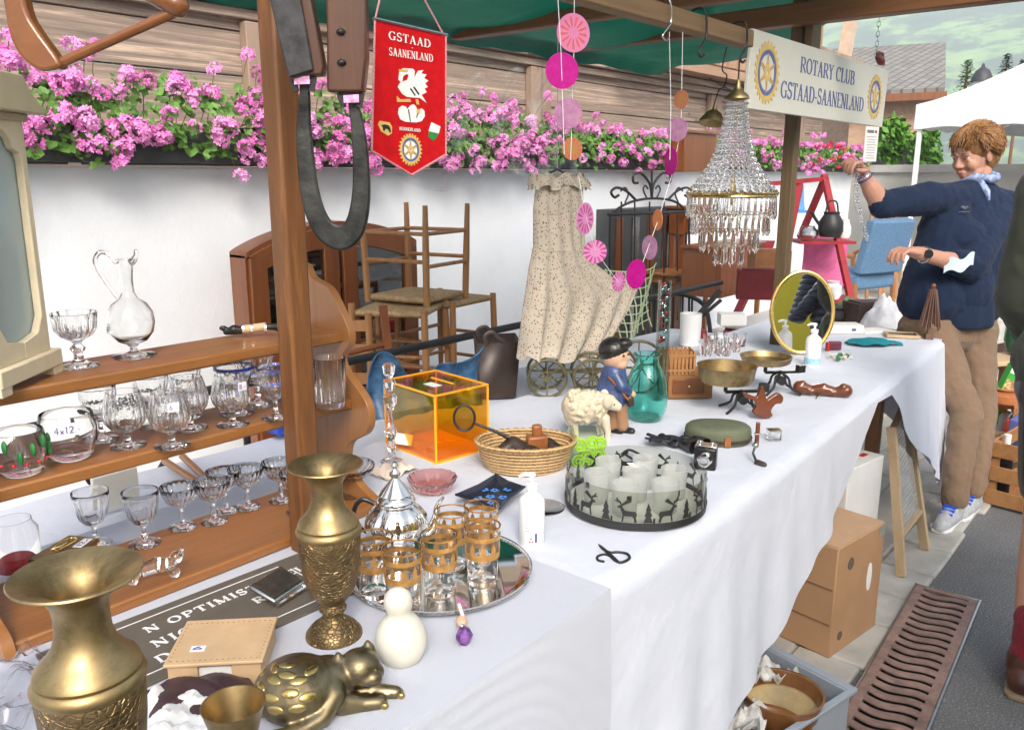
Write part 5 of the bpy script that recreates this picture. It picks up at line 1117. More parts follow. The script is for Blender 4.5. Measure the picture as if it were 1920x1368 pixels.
o = b.build('camera_strap', mat('black webbing', (.012, .014, .022), .5, var=.6, scale=90), loc=q, rot=(0, 0, CR), smooth=60); tag(o, 'tangled black webbing strap beside the binoculars', 'strap')
b = MB().tube(smoothpath([(.0, 0, .012), (.02, .01, .02), (.045, 0, .012), (.06, -.02, .008), (.03, -.03, .008), (.01, -.012, .014)], 5), .0035, 6); o = b.build('cord', mat('black cord', (.02, .02, .03), .4, var=.5), loc=at(1165, 862), rot=(0, 0, CR)); o.hide_render = False; tag(o, 'thin black cord looped behind the stag dish', 'cord')
q = at(1322, 880); U = mpp(q); bn = thing('folding_camera', 'black and chrome old folding camera standing at the table edge', 'camera', q, CR-.35)
MB().box((0, 0, .028), (.052, .036, .054)).build('body', M['blackp'], bn, bevel=.004); b = MB(); b.box((0, 0, .058), (.050, .032, .006)); b.cyl((-.015, 0, .060), (-.015, 0, .069), .007); b.cyl((.014, 0, .060), (.014, 0, .067), .0055); b.build('top_plate', M['chrome'], bn, bevel=.001)
MB().tube([(0, -.018, .028), (0, -.026, .028), (0, -.036, .028)], [.020, .018, .014], 24).build('lens_mount', M['chrome'], bn); MB().ell((0, -.037, .028), (.010, .003, .010)).build('lens', M['glass'], bn)
q = at(1352, 880); bn = thing('binoculars', 'small black binoculars lying beside the old camera', 'binoculars', at(1300, 846), CR+.5)
for s_ in (-1, 1): MB().lathe([(0, 0), (.013, 0), (.013, .012), (.016, .016), (.018, .045), (.0165, .045), (.015, .02), (0, .018)], 24, T=rotm(PI/2, 0, 0, (s_*.019, .02, .019))).build('barrel', M['blackp'], bn)
MB().cyl((0, -.022, .022), (0, .014, .022), .005).build('hinge', M['steel'], bn)
q = at(1420, 872); U = mpp(q); kn = thing('pocket_knife', 'bone handled folding tool hanging over the table edge from the canteen', 'knife', q, CR-.2)
MB().chain([(0, 0, .004), (.014, -.012, .004)], [.008, .007]).build('handle', M['ldk'], kn); MB().tube([(-.004, .006, .008), (-.010, .022, .020), (-.004, .036, .034)], .0035, 8).ell((-.004, .036, .036), .008).build('shank', M['steel'], kn)
q = at(1418, 840); kn = thing('wooden_tool', 'dark handled kitchen tool standing upright beside the green canteen', 'tool', q, CR)
MB().bar((0, 0, .004), (.002, .004, .066), .012, .009).build('handle', M['carved'], kn, bevel=.002); MB().box((.001, .001, .036), (.0135, .010, .005)).build('ferrule', M['chrome'], kn)
q = at(1450, 826); kn = thing('glass_cube', 'small clear glass block with silver top beside the canteen', 'glass block', q, CR)
MB().box((0, 0, .013), (.036, .028, .024)).build('block', M['glass'], kn, bevel=.003); MB().box((0, 0, .027), (.036, .028, .003)).build('cap', M['chrome'], kn)
# pump bottle two, mirror and small things at the far end
q = at(1522, 688); pumpbottle('white pump bottle in front of the round mirror', q, 74*mpp(q)/.13*1.03, rz=CR)
MB().lathe([(.0243, .010), (.0246, .010), (.0246, .030), (.0243, .030), (.0243, .010)], 30).build('sticker', mat('pale blue sticker', (.35, .62, .75), .5, var=.3, scale=120), COL.objects['pump_bottle.001'])
MCTR = P(1498, 575, TB+.165); q = P(1498, 664, TB); U = mpp(q)
mir = thing('oval_mirror', 'oval gilt framed table mirror reflecting a padded navy jacket', 'mirror', (q.x, q.y, TB+.003)); 
mz = .165; nrm = camdir(q+Vector((0, 0, .165))).normalized()+(Vector((1.98, -.25, 1.16))-q-Vector((0, 0, .165))).normalized(); nrm.normalize()
T = frame((0, 0, mz), Vector((0, 0, 1)).cross(nrm), nrm.cross(Vector((0, 0, 1)).cross(nrm))); a1, a2 = .118, .158
MB().tube([(a1*math.cos(t), a2*math.sin(t), 0) for t in [i*2*PI/64 for i in range(64)]], .008, 10, True, T).build('frame', M['gold'], mir)
MB().prism([((a1-.003)*math.cos(t), (a2-.003)*math.sin(t)) for t in [i*2*PI/64 for i in range(64)]], .002, T).build('mirror_glass', mat('silvered mirror', (.9, .9, .9), .0, 1, var=0), mir, smooth=0)
MB().prism([((a1-.001)*math.cos(t), (a2-.001)*math.sin(t)) for t in [i*2*PI/64 for i in range(64)]], -.004, T).build('backing', M['blackp'], mir)
bb = Vector((0, 0, 0))-nrm*.09; MB().tube([(bb.x, bb.y, .002), (-nrm.x*.012, -nrm.y*.012, .2)], .005, 8).build('strut', M['gold'], mir)
MIRN, MIRP = nrm.copy(), Vector((q.x, q.y, TB+mz))
q = at(1570, 676); rnd = random.Random(9); hl_ = thing('holly_wreath', 'small wreath of green holly leaves and pale beads beside the pump bottle', 'wreath', q)
for k in range(9): MB().ell((rnd.uniform(-.045, .03), rnd.uniform(-.03, .03), .010+rnd.uniform(0, .012)), (.012, .007, .008), None, 8, 6).build('leaf', M['greenp'] if k % 3 else M['cream'], hl_)
MB().tube([(.05*math.cos(t*.5)+.05, .035*math.sin(t*.5), .006+.004*math.sin(t*3)) for t in range(13)], .004, 6, True).build('bead_string', M['offwhite'], hl_)
q = at(1562, 658); o = thing('purse', 'small dark red and plum coloured purse behind the holly', 'purse', q, CR)
MB().box((.005, 0, .020), (.05, .02, .034)).build('body', mat('plum leather', (.14, .03, .06), .4), o, bevel=.004); MB().box((-.026, -.006, .017), (.011, .022, .034)).build('side', M['redp'], o, bevel=.002)
b = MB().sheet(lambda u, v: (-.11+.22*u, (v-.5)*.14*(.35+.65*math.sin(PI*min(1, u*1.1+.05))), .008+.020*math.sin(u*PI)*(1-abs(2*v-1)*.6)+.004*math.sin(u*18+v*5)), 24, 14, .002)
o = b.build('face_mask', mat('teal fabric', (.0, .22, .27), .75, var=.1, bump=.3, bscale=80), loc=at(1638, 648), rot=(0, 0, CR-.1), smooth=60); tag(o, 'crumpled teal cloth face mask lying at the far end of the table', 'face mask')
q = at(1690, 632); o = thing('chalk_slate', 'small black slate in a pale wooden frame at the table end', 'slate', q, CR-.25)
MB().box((0, 0, .006), (.115, .075, .008)).build('slate', M['blackp'], o); b = MB()
for s_ in (-1, 1): b.box((s_*.062, 0, .008), (.010, .095, .013)); b.box((0, s_*.0425, .008), (.114, .010, .013))
b.build('frame', M['palew'], o, bevel=.001)
o = MB().box((0, 0, .004), (.16, .11, .006)).build('booklet', M['paper'], loc=at(1635, 622), rot=(0, 0, CR+.3), bevel=.001); tag(o, 'white booklet lying behind the teal mask', 'booklet')
o = thing('grey_case', 'pale grey flat case behind the mirror with a blue clasp', 'case', at(1580, 625), CR)
MB().box((0, 0, .022), (.15, .09, .040)).build('shell', M['offwhite'], o, bevel=.004); MB().box((.03, -.0455, .022), (.018, .003, .010)).build('clasp', M['ink'], o)
# wooden yarn winder clamped on the table end
q = P(1757, 636, TB); U = mpp(q); yw = thing('yarn_swift', 'brown wooden folded umbrella yarn swift clamped on the table corner', 'yarn swift', (q.x-.03, q.y+.03, TB+.003), CR)
M['swiftw'] = wood('swift wood', (.15, .07, .045), (.25, .13, .09), 'Z', 12, .6)
MB().box((0, 0, .012), (.034, .03, .024)).build('clamp_block', M['swiftw'], yw, bevel=.002); MB().cyl((0, 0, .02), (0, 0, .225), .007).build('shaft', M['swiftw'], yw); MB().ell((0, 0, .228), (.010, .010, .013)).build('knob', M['cabw'], yw)
for k in range(14):
    a = k*2*PI/14; w2 = .045; b = MB(); b.bar((.012*math.cos(a), .012*math.sin(a), .215), (w2*math.cos(a), w2*math.sin(a)*.7, .040+.01*(k % 3)), .010, .0035); b.build('rib', M['swiftw'], yw)
MB().tube(smoothpath([(.01, -.012, .0), (.022, -.020, -.01), (.020, -.02, -.035), (.006, -.014, -.04)], 4), .003, 6).build('clamp_screw', M['black'], yw)
# folded black frame and white bits behind
o = thing('folding_rack', 'long dark grey folded metal leg leaning behind the scales', 'rack', P(1350, 640, TB)+Vector((.03, .2, .003)), CR)
MB().bar((0, 0, 0), (.17, .04, .19), .03, .012).build('leg', M['black'], o); MB().bar((.02, .06, .0), (.19, .09, .14), .014, .012).build('brace', M['black'], o)
o = MB().box((0, 0, .03), (.12, .08, .055)).build('white_box', M['paper'], loc=P(1400, 618, TB)+Vector((.05, .1, .003)), rot=(0, 0, CR), bevel=.002); tag(o, 'white cardboard box on the table behind the mirror', 'box')
o = MB().box((0, 0, .02), (.10, .07, .036)).build('red_tin', mat('dark red tin', (.20, .015, .02), .4), loc=P(1340, 640, TB)+Vector((.0, .1, .003)), rot=(0, 0, CR), bevel=.003); tag(o, 'dark red tin beside the white mug', 'tin')
# things behind on the low table
b = MB().sheet(lambda u, v: ((u-.5)*.38, .05*math.sin(v*PI)+.012*math.sin(u*25), -.02+v*.17*(1+.2*math.sin(u*PI*2.3+1)+.15*math.sin(u*13))), 34, 12, .004)
q = PY(815, 705, 1.80); o = b.build('blue_bag', mat('blue patterned plastic', (.045, .13, .26), .35, var=.9, scale=22, bump=.5, bscale=18), loc=(q.x, 1.82, .725), rot=(0, 0, -.35), smooth=50); tag(o, 'crumpled blue and white patterned plastic bag behind the orange box', 'bag')
q = PY(945, 720, 1.76); mr = thing('magazine_rack', 'dark brown metal magazine bin with curved handles', 'magazine rack', (q.x, 1.80, .726), CR+.25)
b = MB(); M['dkb'] = mat('dark brown enamel', (.065, .048, .045), .4, .3, var=.15)
b.add([(-.06, -.05, 0), (.06, -.05, 0), (.07, .05, 0), (-.05, .05, 0), (-.072, -.055, .19), (.075, -.055, .19), (.085, .055, .20), (-.062, .055, .20)], [(0, 1, 5, 4), (1, 2, 6, 5), (2, 3, 7, 6), (3, 0, 4, 7), (0, 3, 2, 1)]); o = b.build('bin', M['dkb'], mr); so_ = o.modifiers.new('thick', 'SOLIDIFY'); so_.thickness = .003
for y_ in (-.055, .055): MB().tube(smoothpath([(-.04, y_, .185), (-.045, y_, .215), (-.02, y_, .225), (.0, y_, .205), (.02, y_, .192)], 4), .004, 7, flat=2).build('handle', M['dkb'], mr)
print('mid ok')
# ------------------------------------------------------------ things hanging from the stall
def plane(x0, y0, D):        # upright plane at distance D facing the street; returns a pixel-sized ruler on it
    o = PD(x0, y0, D); s = mpp(o); return o, s, (lambda x, y, z=0: Vector((RT.x*(x-x0)*s-FW.x*z, RT.y*(x-x0)*s-FW.y*z, (y0-y)*s*1.0)))
# horse collar hames
o, s, h = plane(630, 260, 1.28); hc = thing('horse_collar', 'old wooden and leather horse hames with a black iron loop, hanging by the timber post', 'horse harness', o)
Tm = frame((0, 0, 0), (RT.x, RT.y, 0), (0, 0, 1)); L2 = lambda pts: [((x-630)*s, (260-y)*s) for x, y in pts]
MB().prism(L2([(527, -30), (596, -30), (621, 135), (618, 150), (592, 152), (560, 160), (552, 120)]), .030, Tm).build('left_hame', M['harn'], hc, bevel=.003)
MB().prism(L2([(522, -30), (580, -30), (604, 143), (560, 156), (551, 120)]), .006, Tm @ Matrix.Translation(Vector((0, 0, .0305)))).build('leather_facing', mat('worn black leather', (.03, .03, .032), .5, var=.9, scale=40, bump=.4), hc, bevel=.002)
MB().prism(L2([(632, -30), (702, -30), (699, 120), (690, 180), (624, 180), (628, 100)]), .030, Tm).build('right_hame', M['harn'], hc, bevel=.004)
for x, y in ((655, 78), (654, 130)): MB().ell(h(x, y, .031), (.007, .007, .005)).build('rivet', M['iron'], hc)
pth = smoothpath([h(580, 150, .012), h(579, 185, .012), h(574, 250, .012), h(577, 340, .012), h(588, 398, .012), h(606, 430, .012), h(632, 443, .012), h(656, 430, .012), h(670, 396, .012), h(677, 340, .012), h(676, 260, .012), h(668, 200, .012), h(662, 170, .012)], 6)
n_ = len(pth); rr = [itp([(0, 9), (.08, 10), (.2, 17), (.40, 22), (.5, 27), (.60, 22), (.8, 16), (.92, 10), (1, 9)], i/(n_-1))*s for i in range(n_)]
vs = []; fs = []
for i, p in enumerate(pth):
    d = (pth[min(i+1, n_-1)]-pth[max(i-1, 0)]).normalized(); side = d.cross(Vector((FW.x, FW.y, 0)).normalized()).normalized(); nn = -Vector((FW.x, FW.y, 0)).normalized()
    for a_, b_ in ((-1, -.6), (-.97, .5), (-.78, 1), (.78, 1), (.97, .5), (1, -.6)): vs.append(p+side*rr[i]*a_*.94+nn*b_*.0045)
for i in range(n_-1): fs += [(i*6+k, i*6+(k+1) % 6, (i+1)*6+(k+1) % 6, (i+1)*6+k) for k in range(6)]
fs += [tuple(range(6))[::-1], tuple((n_-1)*6+k for k in range(6))]
MB().add(vs, fs).build('iron_loop', M['iron'], hc, smooth=25)
for x0_, x1_, y_ in ((560, 600, 152), (645, 686, 180)): 
    b = MB(); b.bar(h(x0_, y_, .02), h(x0_+6, y_+26, .02), .006, .008); b.bar(h(x1_, y_, .02), h(x1_-6, y_+26, .02), .006, .008); b.bar(h(x0_, y_, .02), h(x1_, y_, .02), .006, .008); b.build('staple', M['black'], hc)
for x_, y_ in ((580, 160), (668, 192)): MB().prism(L2([(x_-14, y_-6), (x_+14, y_-8), (x_+14, y_+6), (x_-14, y_+7)]), .001, Tm @ Matrix.Translation(Vector((0, 0, .028)))).build('flower_sticker', mat('pink sticker', (.8, .35, .6), .5, var=.6, scale=90), hc)
# polished wooden yoke at the top left
o, s, h = plane(190, 60, .92); yk = thing('wooden_yoke', 'polished orange wooden yoke with curved end boards and a cross bar, hanging top left', 'yoke', o)
Tm = frame((0, 0, 0), (RT.x, RT.y, 0), (0, 0, 1)); L3 = lambda pts: [((x-190)*s, (60-y)*s) for x, y in pts]
pl_ = [(p.x, p.y) for p in smoothpath([(22, -60, 0), (22, 20, 0), (26, 70, 0), (42, 108, 0), (72, 130, 0), (104, 128, 0), (114, 118, 0), (100, 92, 0), (78, 58, 0), (62, 20, 0), (60, -60, 0)], 4)]
MB().prism(L3(pl_), .02, Tm @ Matrix.Translation(Vector((0, 0, -.01)))).build('end_board', M['leather'], yk, bevel=.004, seg=3)
MB().tube([h(92, 121), h(340, 22)], 9.5*s, 14).build('cross_bar', M['leather'], yk)
MB().chain([h(230, -40), h(290, -14), h(336, 14)], [22*s, 24*s, 22*s], 16).build('end_knob', M['leather'], yk)
# red pennant: every figure on it is cut cloth lying on the cloth
YP = 1.10; pn_ = thing('red_pennant', 'red felt pennant with white heron, coats of arms and a gold wheel', 'pennant', PY(767, 180, YP)); O_ = Vector(pn_.location)
TP = frame((0, 0, 0), (1, 0, 0), (0, 0, 1))
def ploc(pts): return [((lambda q: (q.x-O_.x, q.z-O_.z))(PY(x, y, YP))) for x, y in pts]
z3 = lambda pts: [(640+x/3, y/3) for x, y in pts]      # measured on a three times enlargement
def felt(pts, lift, m, name, th=.0006): MB().prism(ploc(pts), th, TP @ Matrix.Translation(Vector((0, 0, lift)))).build(name, m, pn_, smooth=0)
M['redfelt'] = mat('red felt', (.50, .008, .012), .9, var=.15, scale=50, bump=.3, bscale=400, Specular_IOR_Level=.1); M['whfelt'] = mat('white felt', (.75, .75, .74), .8, var=.04)
felt([(703, 38), (836, 68), (836, 290), (772, 328), (697, 283)], -.002, M['redfelt'], 'cloth', .002)
felt(z3([(320, 450), (325, 400), (345, 385), (400, 388), (412, 400), (408, 440), (430, 400), (460, 395), (448, 415), (478, 420), (464, 440), (488, 455), (470, 470), (484, 490), (466, 500), (478, 520), (450, 535), (478, 580), (440, 552), (400, 550), (365, 545), (340, 528), (316, 490), (330, 465), (370, 450), (378, 420), (360, 420), (345, 432), (340, 470)]), .0003, M['whfelt'], 'heron')
felt(z3([(320, 392), (372, 392), (372, 404), (322, 404)]), .0010, M['signgold'], 'beak'); felt(z3([(310, 540), (330, 560), (385, 558), (390, 575), (340, 574), (312, 575)]), .0005, M['signgold'], 'claw'); felt(z3([(415, 560), (430, 560), (436, 590), (422, 588)]), .0005, M['signgold'], 'claw')
felt(z3([(318, 640), (322, 610), (340, 595), (360, 600), (372, 615), (385, 595), (405, 587), (418, 600), (428, 625), (450, 610), (466, 625), (468, 655), (450, 682), (420, 690), (360, 686), (330, 672)]), .0003, M['whfelt'], 'mountain'); felt(z3([(430, 612), (436, 622), (446, 623), (438, 632), (441, 643), (430, 637), (420, 643), (423, 632), (415, 623), (426, 622)]), .001, M['signgold'], 'star')
for q_ in ([(382, 500), (410, 540), (416, 536), (390, 497)], [(400, 492), (432, 536), (438, 530), (408, 488)], [(372, 618), (384, 688), (388, 686), (378, 616)], [(428, 628), (418, 662), (422, 664), (432, 634)]): felt(z3(q_), .0011, M['blackp'], 'outline', .0004)
felt(z3([(205, 700), (215, 680), (270, 690), (284, 715), (282, 752), (262, 764), (222, 740)]), .0003, M['signgold'], 'bear_shield'); felt(z3([(222, 705), (240, 700), (262, 705), (272, 720), (276, 745), (268, 745), (262, 728), (244, 724), (240, 738), (232, 734), (232, 720)]), .0011, M['blackp'], 'bear')
felt(z3([(505, 688), (556, 712), (546, 752), (490, 738)]), .0003, M['whfelt'], 'green_shield'); felt(z3([(490, 739), (545, 753), (530, 782), (512, 792), (488, 770)]), .0003, mat('green felt', (.02, .22, .04), .8, var=.1), 'green_shield')
gq = PY(769, 281, YP); r_ = (PY(790, 285, YP)-PY(749, 276, YP)).length/2*1.0; gear_emblem(pn_, (gq.x-O_.x, gq.z-O_.z), r_*1.05, TP @ Matrix.Translation(Vector((0, 0, .0004))), M['signgold'], M['signblue'], M['whfelt'])
def ptext(s_, x0, y0, x1, y1, hpx):
    A_ = PY(x0, y0, YP); B2 = PY(x1, y1, YP); b = MB(); text(b, s_, hpx*mpp(A_), frame((A_.x-O_.x, -.0008, A_.z-O_.z), B2-A_, (0, 0, 1)), w=(B2-A_).length, tr=.10, d=.0005); b.build('lettering', M['whfelt'], pn_, smooth=0)
ptext('GSTAAD', 728, 74, 808, 91, 15); ptext('*', 770, 93, 776, 94, 6); ptext('SAANENLAND', 729, 104, 812, 117, 14); ptext('BERNERLAND', 748, 244, 788, 248, 6)
cordm = mat('red white twisted cord', (.65, .25, .28), .8, var=.9, scale=700)
b = MB()
for a_, c_ in (((703, 38), (716, -20)), ((832, 66), (785, -20))): b.tube([PY(*a_, YP)-O_, PY(*c_, YP)-O_], .0016, 6)
edge = [(697, 283), (772, 328), (836, 290)]; b.tube([PY(*e, YP)-O_ for e in edge], .0020, 6); b.tube([PY(703, 38, YP)-O_, PY(697, 283, YP)-O_], .0018, 6); b.tube([PY(836, 68, YP)-O_, PY(836, 290, YP)-O_], .0018, 6); b.build('cord', cordm, pn_)
MB().tube([PY(703, 38, YP)-O_+Vector((-.003, 0, .002)), PY(836, 68, YP)-O_+Vector((.003, 0, .002))], .003, 8).build('rod', M['steel'], pn_)
# shell disc mobile
YM = 1.17; mo = thing('shell_disc_mobile', 'hanging mobile of pink, magenta and mauve shell discs on white threads', 'mobile', PY(1075, 0, YM)); O2 = Vector(mo.location)
def shellm(name, c, c2, star):
    m, t, b = newmat(name); v = coords(t); g = t.nodes.new('ShaderNodeTexGradient'); g.gradient_type = 'RADIAL'; t.links.new(v, g.inputs[0])
    w_ = t.nodes.new('ShaderNodeMath'); w_.operation = 'MULTIPLY'; w_.inputs[1].default_value = 2*PI*13; t.links.new(g.outputs['Fac'], w_.inputs[0]); sn_ = t.nodes.new('ShaderNodeMath'); sn_.operation = 'SINE'; t.links.new(w_.outputs[0], sn_.inputs[0])
    ln = t.nodes.new('ShaderNodeVectorMath'); ln.operation = 'LENGTH'; t.links.new(v, ln.inputs[0]); r2 = tramp(t, ln.outputs['Value'], [(.012, (0, 0, 0)), (.016, (1, 1, 1)), (.030, (1, 1, 1)), (.036, (0, 0, 0))])
    mu = t.nodes.new('ShaderNodeMath'); mu.operation = 'MULTIPLY'; t.links.new(sn_.outputs[0], mu.inputs[0]); t.links.new(r2, mu.inputs[1])
    f = tnoise(t, v, 60, 4); ad = t.nodes.new('ShaderNodeMath'); ad.operation = 'MULTIPLY_ADD'; t.links.new(f, ad.inputs[0]); ad.inputs[1].default_value = .5; t.links.new(mu.outputs[0], ad.inputs[2])
    fac = ad.outputs[0] if star else f
    t.links.new(tramp(t, fac, [(.35, c), (.65, c2)]), b.inputs['Base Color']); b.inputs['Roughness'].default_value = .3
    tl = t.nodes.new('ShaderNodeBsdfTranslucent'); tl.inputs[0].default_value = (*c, 1); mx = t.nodes.new('ShaderNodeMixShader'); mx.inputs[0].default_value = .35; t.links.new(b.outputs[0], mx.inputs[1]); t.links.new(tl.outputs[0], mx.inputs[2]); t.links.new(mx.outputs[0], t.nodes['Material Output'].inputs[0]); return m
sm1 = shellm('pink star shell', (.78, .28, .52), (.75, .15, .10), True); sm2 = shellm('magenta shell', (.55, .0, .28), (.65, .02, .36), False); sm3 = shellm('mauve shell', (.45, .18, .38), (.62, .34, .50), False); sm4 = shellm('amber star shell', (.50, .26, .10), (.62, .14, .10), True); sm5 = shellm('plum star shell', (.75, .32, .60), (.45, .04, .22), True); sm6 = shellm('orange shell', (.7, .22, .05), (.75, .3, .1), False)
discs = [(1075, 62, 31, 35, sm1), (1054, 133, 31, 33, sm2), (1065, 213, 27, 28, sm3), (1077, 218, 15, 17, sm4), (1073, 279, 19, 21, sm4), (1277, 187, 13, 17, sm4), (1270, 243, 19, 22, sm3), (1258, 302, 12, 26, sm2), (1097, 410, 16, 30, sm5), (1116, 472, 23, 22, sm5), (1160, 528, 12, 19, sm5), (1193, 514, 18, 28, sm2), (1218, 464, 14, 23, sm3), (1233, 412, 9, 20, sm6)]
dm = {}
for i, (x, y, rx, ry, m_) in enumerate(discs):
    p = PY(x, y, YM+(.03 if i == 3 else 0)); rad = ry*mpp(p)*.99; b = MB(); b.lathe([(0, -.0008), (rad, -.0008), (rad, .0008), (0, .0008)], 40)
    ob_ = b.build('shell_disc', m_, mo); ob_.location = p-O2; dd_ = camdir(p); dd_.z = 0; dd_.normalize(); yaw = math.acos(min(1, rx/ry))*(1 if x < 1200 else -1); dd_.rotate(Matrix.Rotation(yaw, 3, 'Z')); ob_.rotation_euler = dd_.to_track_quat('Z', 'Y').to_euler()
def thread(pts): MB().tube([PY(x, y, YM)-O2 for x, y in pts], .0008, 5).build('thread', M['white'], mo)
thread([(1077, -20), (1076, 100), (1070, 300)]); thread([(1045, -20), (1052, 100), (1058, 290)]); thread([(1255, 60), (1258, 200), (1256, 300)]); thread([(1280, 60), (1277, 240), (1262, 320), (1235, 410), (1195, 520)]); thread([(1085, 330), (1097, 400), (1116, 470), (1160, 530)])
# chandelier
q = PY(1372, 367, 1.2); U = mpp(q); cz = q.z; chd = thing('crystal_chandelier', 'crystal chandelier with brass ring, bead garlands and tiers of hanging prisms', 'chandelier', (q.x, 1.2, cz))
b = MB(); b.tube([(80*U*math.cos(t), 80*U*math.sin(t), 0) for t in [i*2*PI/60 for i in range(60)]], .0050, 8, True); b.tube([(82*U*math.cos(t), 82*U*math.sin(t), .007) for t in [i*2*PI/60 for i in range(60)]], .0028, 6, True); b.build('ring', M['brass'], chd)
b = MB().lathe([(0, 0), (12*U, .0), (22*U, .006), (20*U, .016), (9*U, .030), (5*U, .045), (4*U, .062), (0, .065)], 30, c=(0, 0, 170*U)); b.build('canopy', M['brassold'], chd)
b = MB().cyl((0, 0, -.03), (0, 0, 185*U), .0035); b.lathe([(0, -.01), (.012, 0), (.014, .02), (.008, .04), (.006, .07), (0, .072)], 20, c=(0, 0, 0)); b.build('stem', M['brass'], chd)
MB().tube([(0, 0, 205*U), (0, .0, 1.78-cz+.02)], .0025, 6).build('cord', M['black'], chd)
for k in range(6): a = k*PI/3; MB().cyl((0, 0, .004), (80*U*math.cos(a), 80*U*math.sin(a), 0), .0022, n=6).build('spoke', M['brass'], chd)
def bead(b, p, r, z=1.0): b.add([(p[0]+r, p[1], p[2]), (p[0], p[1]+r, p[2]), (p[0]-r, p[1], p[2]), (p[0], p[1]-r, p[2]), (p[0], p[1], p[2]+r*z), (p[0], p[1], p[2]-r*z)], [(0, 1, 4), (1, 2, 4), (2, 3, 4), (3, 0, 4), (1, 0, 5), (2, 1, 5), (3, 2, 5), (0, 3, 5)])
prof_ = [(0, 18), (.3, 24), (.6, 36), (.8, 54), (1, 80)]
for k in range(30):
    a = 2*PI*k/30; b = MB()
    for i in range(17): t_ = i/16; r = itp(prof_, t_)*U; bead(b, (r*math.cos(a), r*math.sin(a), (165-t_*160)*U), (3.4+2.4*t_)*U*1.1, 1.15)
    b.build('crystal_strand', M['crystal'], chd, smooth=0)
def pris(r0, r1, L): return MB().add([(r0, 0, 0), (0, r0, 0), (-r0, 0, 0), (0, -r0, 0), (r1, 0, -L*.8), (0, r1, -L*.8), (-r1, 0, -L*.8), (0, -r1, -L*.8), (0, 0, -L), (0, 0, .004)], [(0, 1, 5, 4), (1, 2, 6, 5), (2, 3, 7, 6), (3, 0, 4, 7), (4, 5, 8), (5, 6, 8), (6, 7, 8), (7, 4, 8), (0, 9, 1), (1, 9, 2), (2, 9, 3), (3, 9, 0)])
po = pris(.0036, .0066, 40*U).build('crystal_drop', M['crystal'], chd, smooth=0); first = True
for r, z, n in ((80, -4, 38), (70, -34, 30), (52, -66, 20), (26, -92, 10)):
    for k in range(n):
        a = 2*PI*k/n; c = po if first else po.copy()
        if not first: COL.objects.link(c)
        first = False; c.parent = chd; c.location = (r*U*math.cos(a), r*U*math.sin(a), z*U); c.rotation_euler = (0, 0, a)
for r, z in ((70, -32), (52, -64), (26, -90)): MB().tube([(r*U*math.cos(t), r*U*math.sin(t), z*U) for t in [i*2*PI/40 for i in range(40)]], .0016, 6, True).build('tier_ring', M['brass'], chd)
q = PY(1335, 232, 1.32); lm = thing('brass_pendant_lamp', 'dull brass bell lamp shade with scrolled iron arms behind the chandelier', 'lamp', q)
U = mpp(q); MB().lathe([(26*U, 0), (24*U, 6*U), (14*U, 20*U), (5*U, 26*U), (3*U, 34*U), (0, 35*U), (3*U, 20*U), (22*U, 3*U), (26*U, 0)], 28, T=Matrix.Rotation(.25, 4, 'Y')).build('shade', M['brassold'], lm); b = MB(); b.tube(smoothpath([(5*U, 0, 34*U), (20*U, 0, 60*U), (42*U, 0, 70*U), (50*U, 0, 90*U), (30*U, 0, 100*U), (44*U, 0, 140*U)], 5), .0022, 6)
b.tube(smoothpath([(-20*U, 0, 80*U), (10*U, 0, 74*U), (60*U, 0, 66*U), (80*U, 0, 60*U)], 5), .0018, 6); b.build('arm', M['black'], lm)
# dress on a hanger
YD = 1.62; Lft = [(0, 1000), (.02, 998), (.06, 1008), (.2, 1004), (.40, 1007), (.5, 999), (.75, 988), (1, 982)]; Rgt = [(0, 1086), (.06, 1090), (.25, 1089), (.40, 1090), (.5, 1114), (.60, 1158), (.68, 1192), (.80, 1170), (.9, 1142), (1, 1105)]
dr = thing('floral_dress', 'small cream dress with tiny floral print hanging by its shoulders, hem flared to the right', 'dress', PY(1045, 320, YD)); O3 = Vector(dr.location)
def floralm():
    m, t, b = newmat('ditsy floral cotton'); v = coords(t); vo = t.nodes.new('ShaderNodeTexVoronoi'); vo.inputs['Scale'].default_value = 120; t.links.new(v, vo.inputs['Vector'])
    dots = tramp(t, vo.outputs['Distance'], [(.22, (1, 1, 1)), (.34, (0, 0, 0))]); sep = t.nodes.new('ShaderNodeSeparateColor'); t.links.new(vo.outputs['Color'], sep.inputs[0]); col = tramp(t, sep.outputs[0], [(.0, (.34, .07, .05)), (.35, (.05, .07, .10)), (.65, (.09, .12, .05)), (1, (.38, .20, .10))]); base = tramp(t, tnoise(t, v, 9, 4), [(.3, (.44, .385, .31)), (.7, (.55, .485, .40))])
    mx = t.nodes.new('ShaderNodeMix'); mx.data_type = 'RGBA'; t.links.new(dots, mx.inputs[0]); t.links.new(base, mx.inputs[6]); t.links.new(col, mx.inputs[7]); t.links.new(mx.outputs[2], b.inputs['Base Color']); b.inputs['Roughness'].default_value = .85; tbump(t, b, tnoise(t, v, 25, 5), .4, .01); return m
M['floral'] = floralm()
def dfn(u, v):
    a = 2*PI*u; y = 325+v*345; xl = itp(Lft, v); xr = itp(Rgt, v); c = (xl+xr)/2; hw = (xr-xl)/2; k = math.cos(a); s_ = math.sin(a)
    px_ = c+hw*k; yy = y+(28*max(0, (px_-1090)/100)*-1 if v > .6 else 0)+(6*math.sin(a*9) if v > .97 else 0)
    p = PY(px_, yy+ (10*(1-abs(k)) if v < .03 else 0), YD); p.y += s_*(.03+.05*v)+(.003+.016*max(0, v-.38))*math.sin(a*13+v*2); return p-O3
b = MB().sheet(dfn, 110, 40, .0015); b.build('dress', M['floral'], dr, smooth=70)
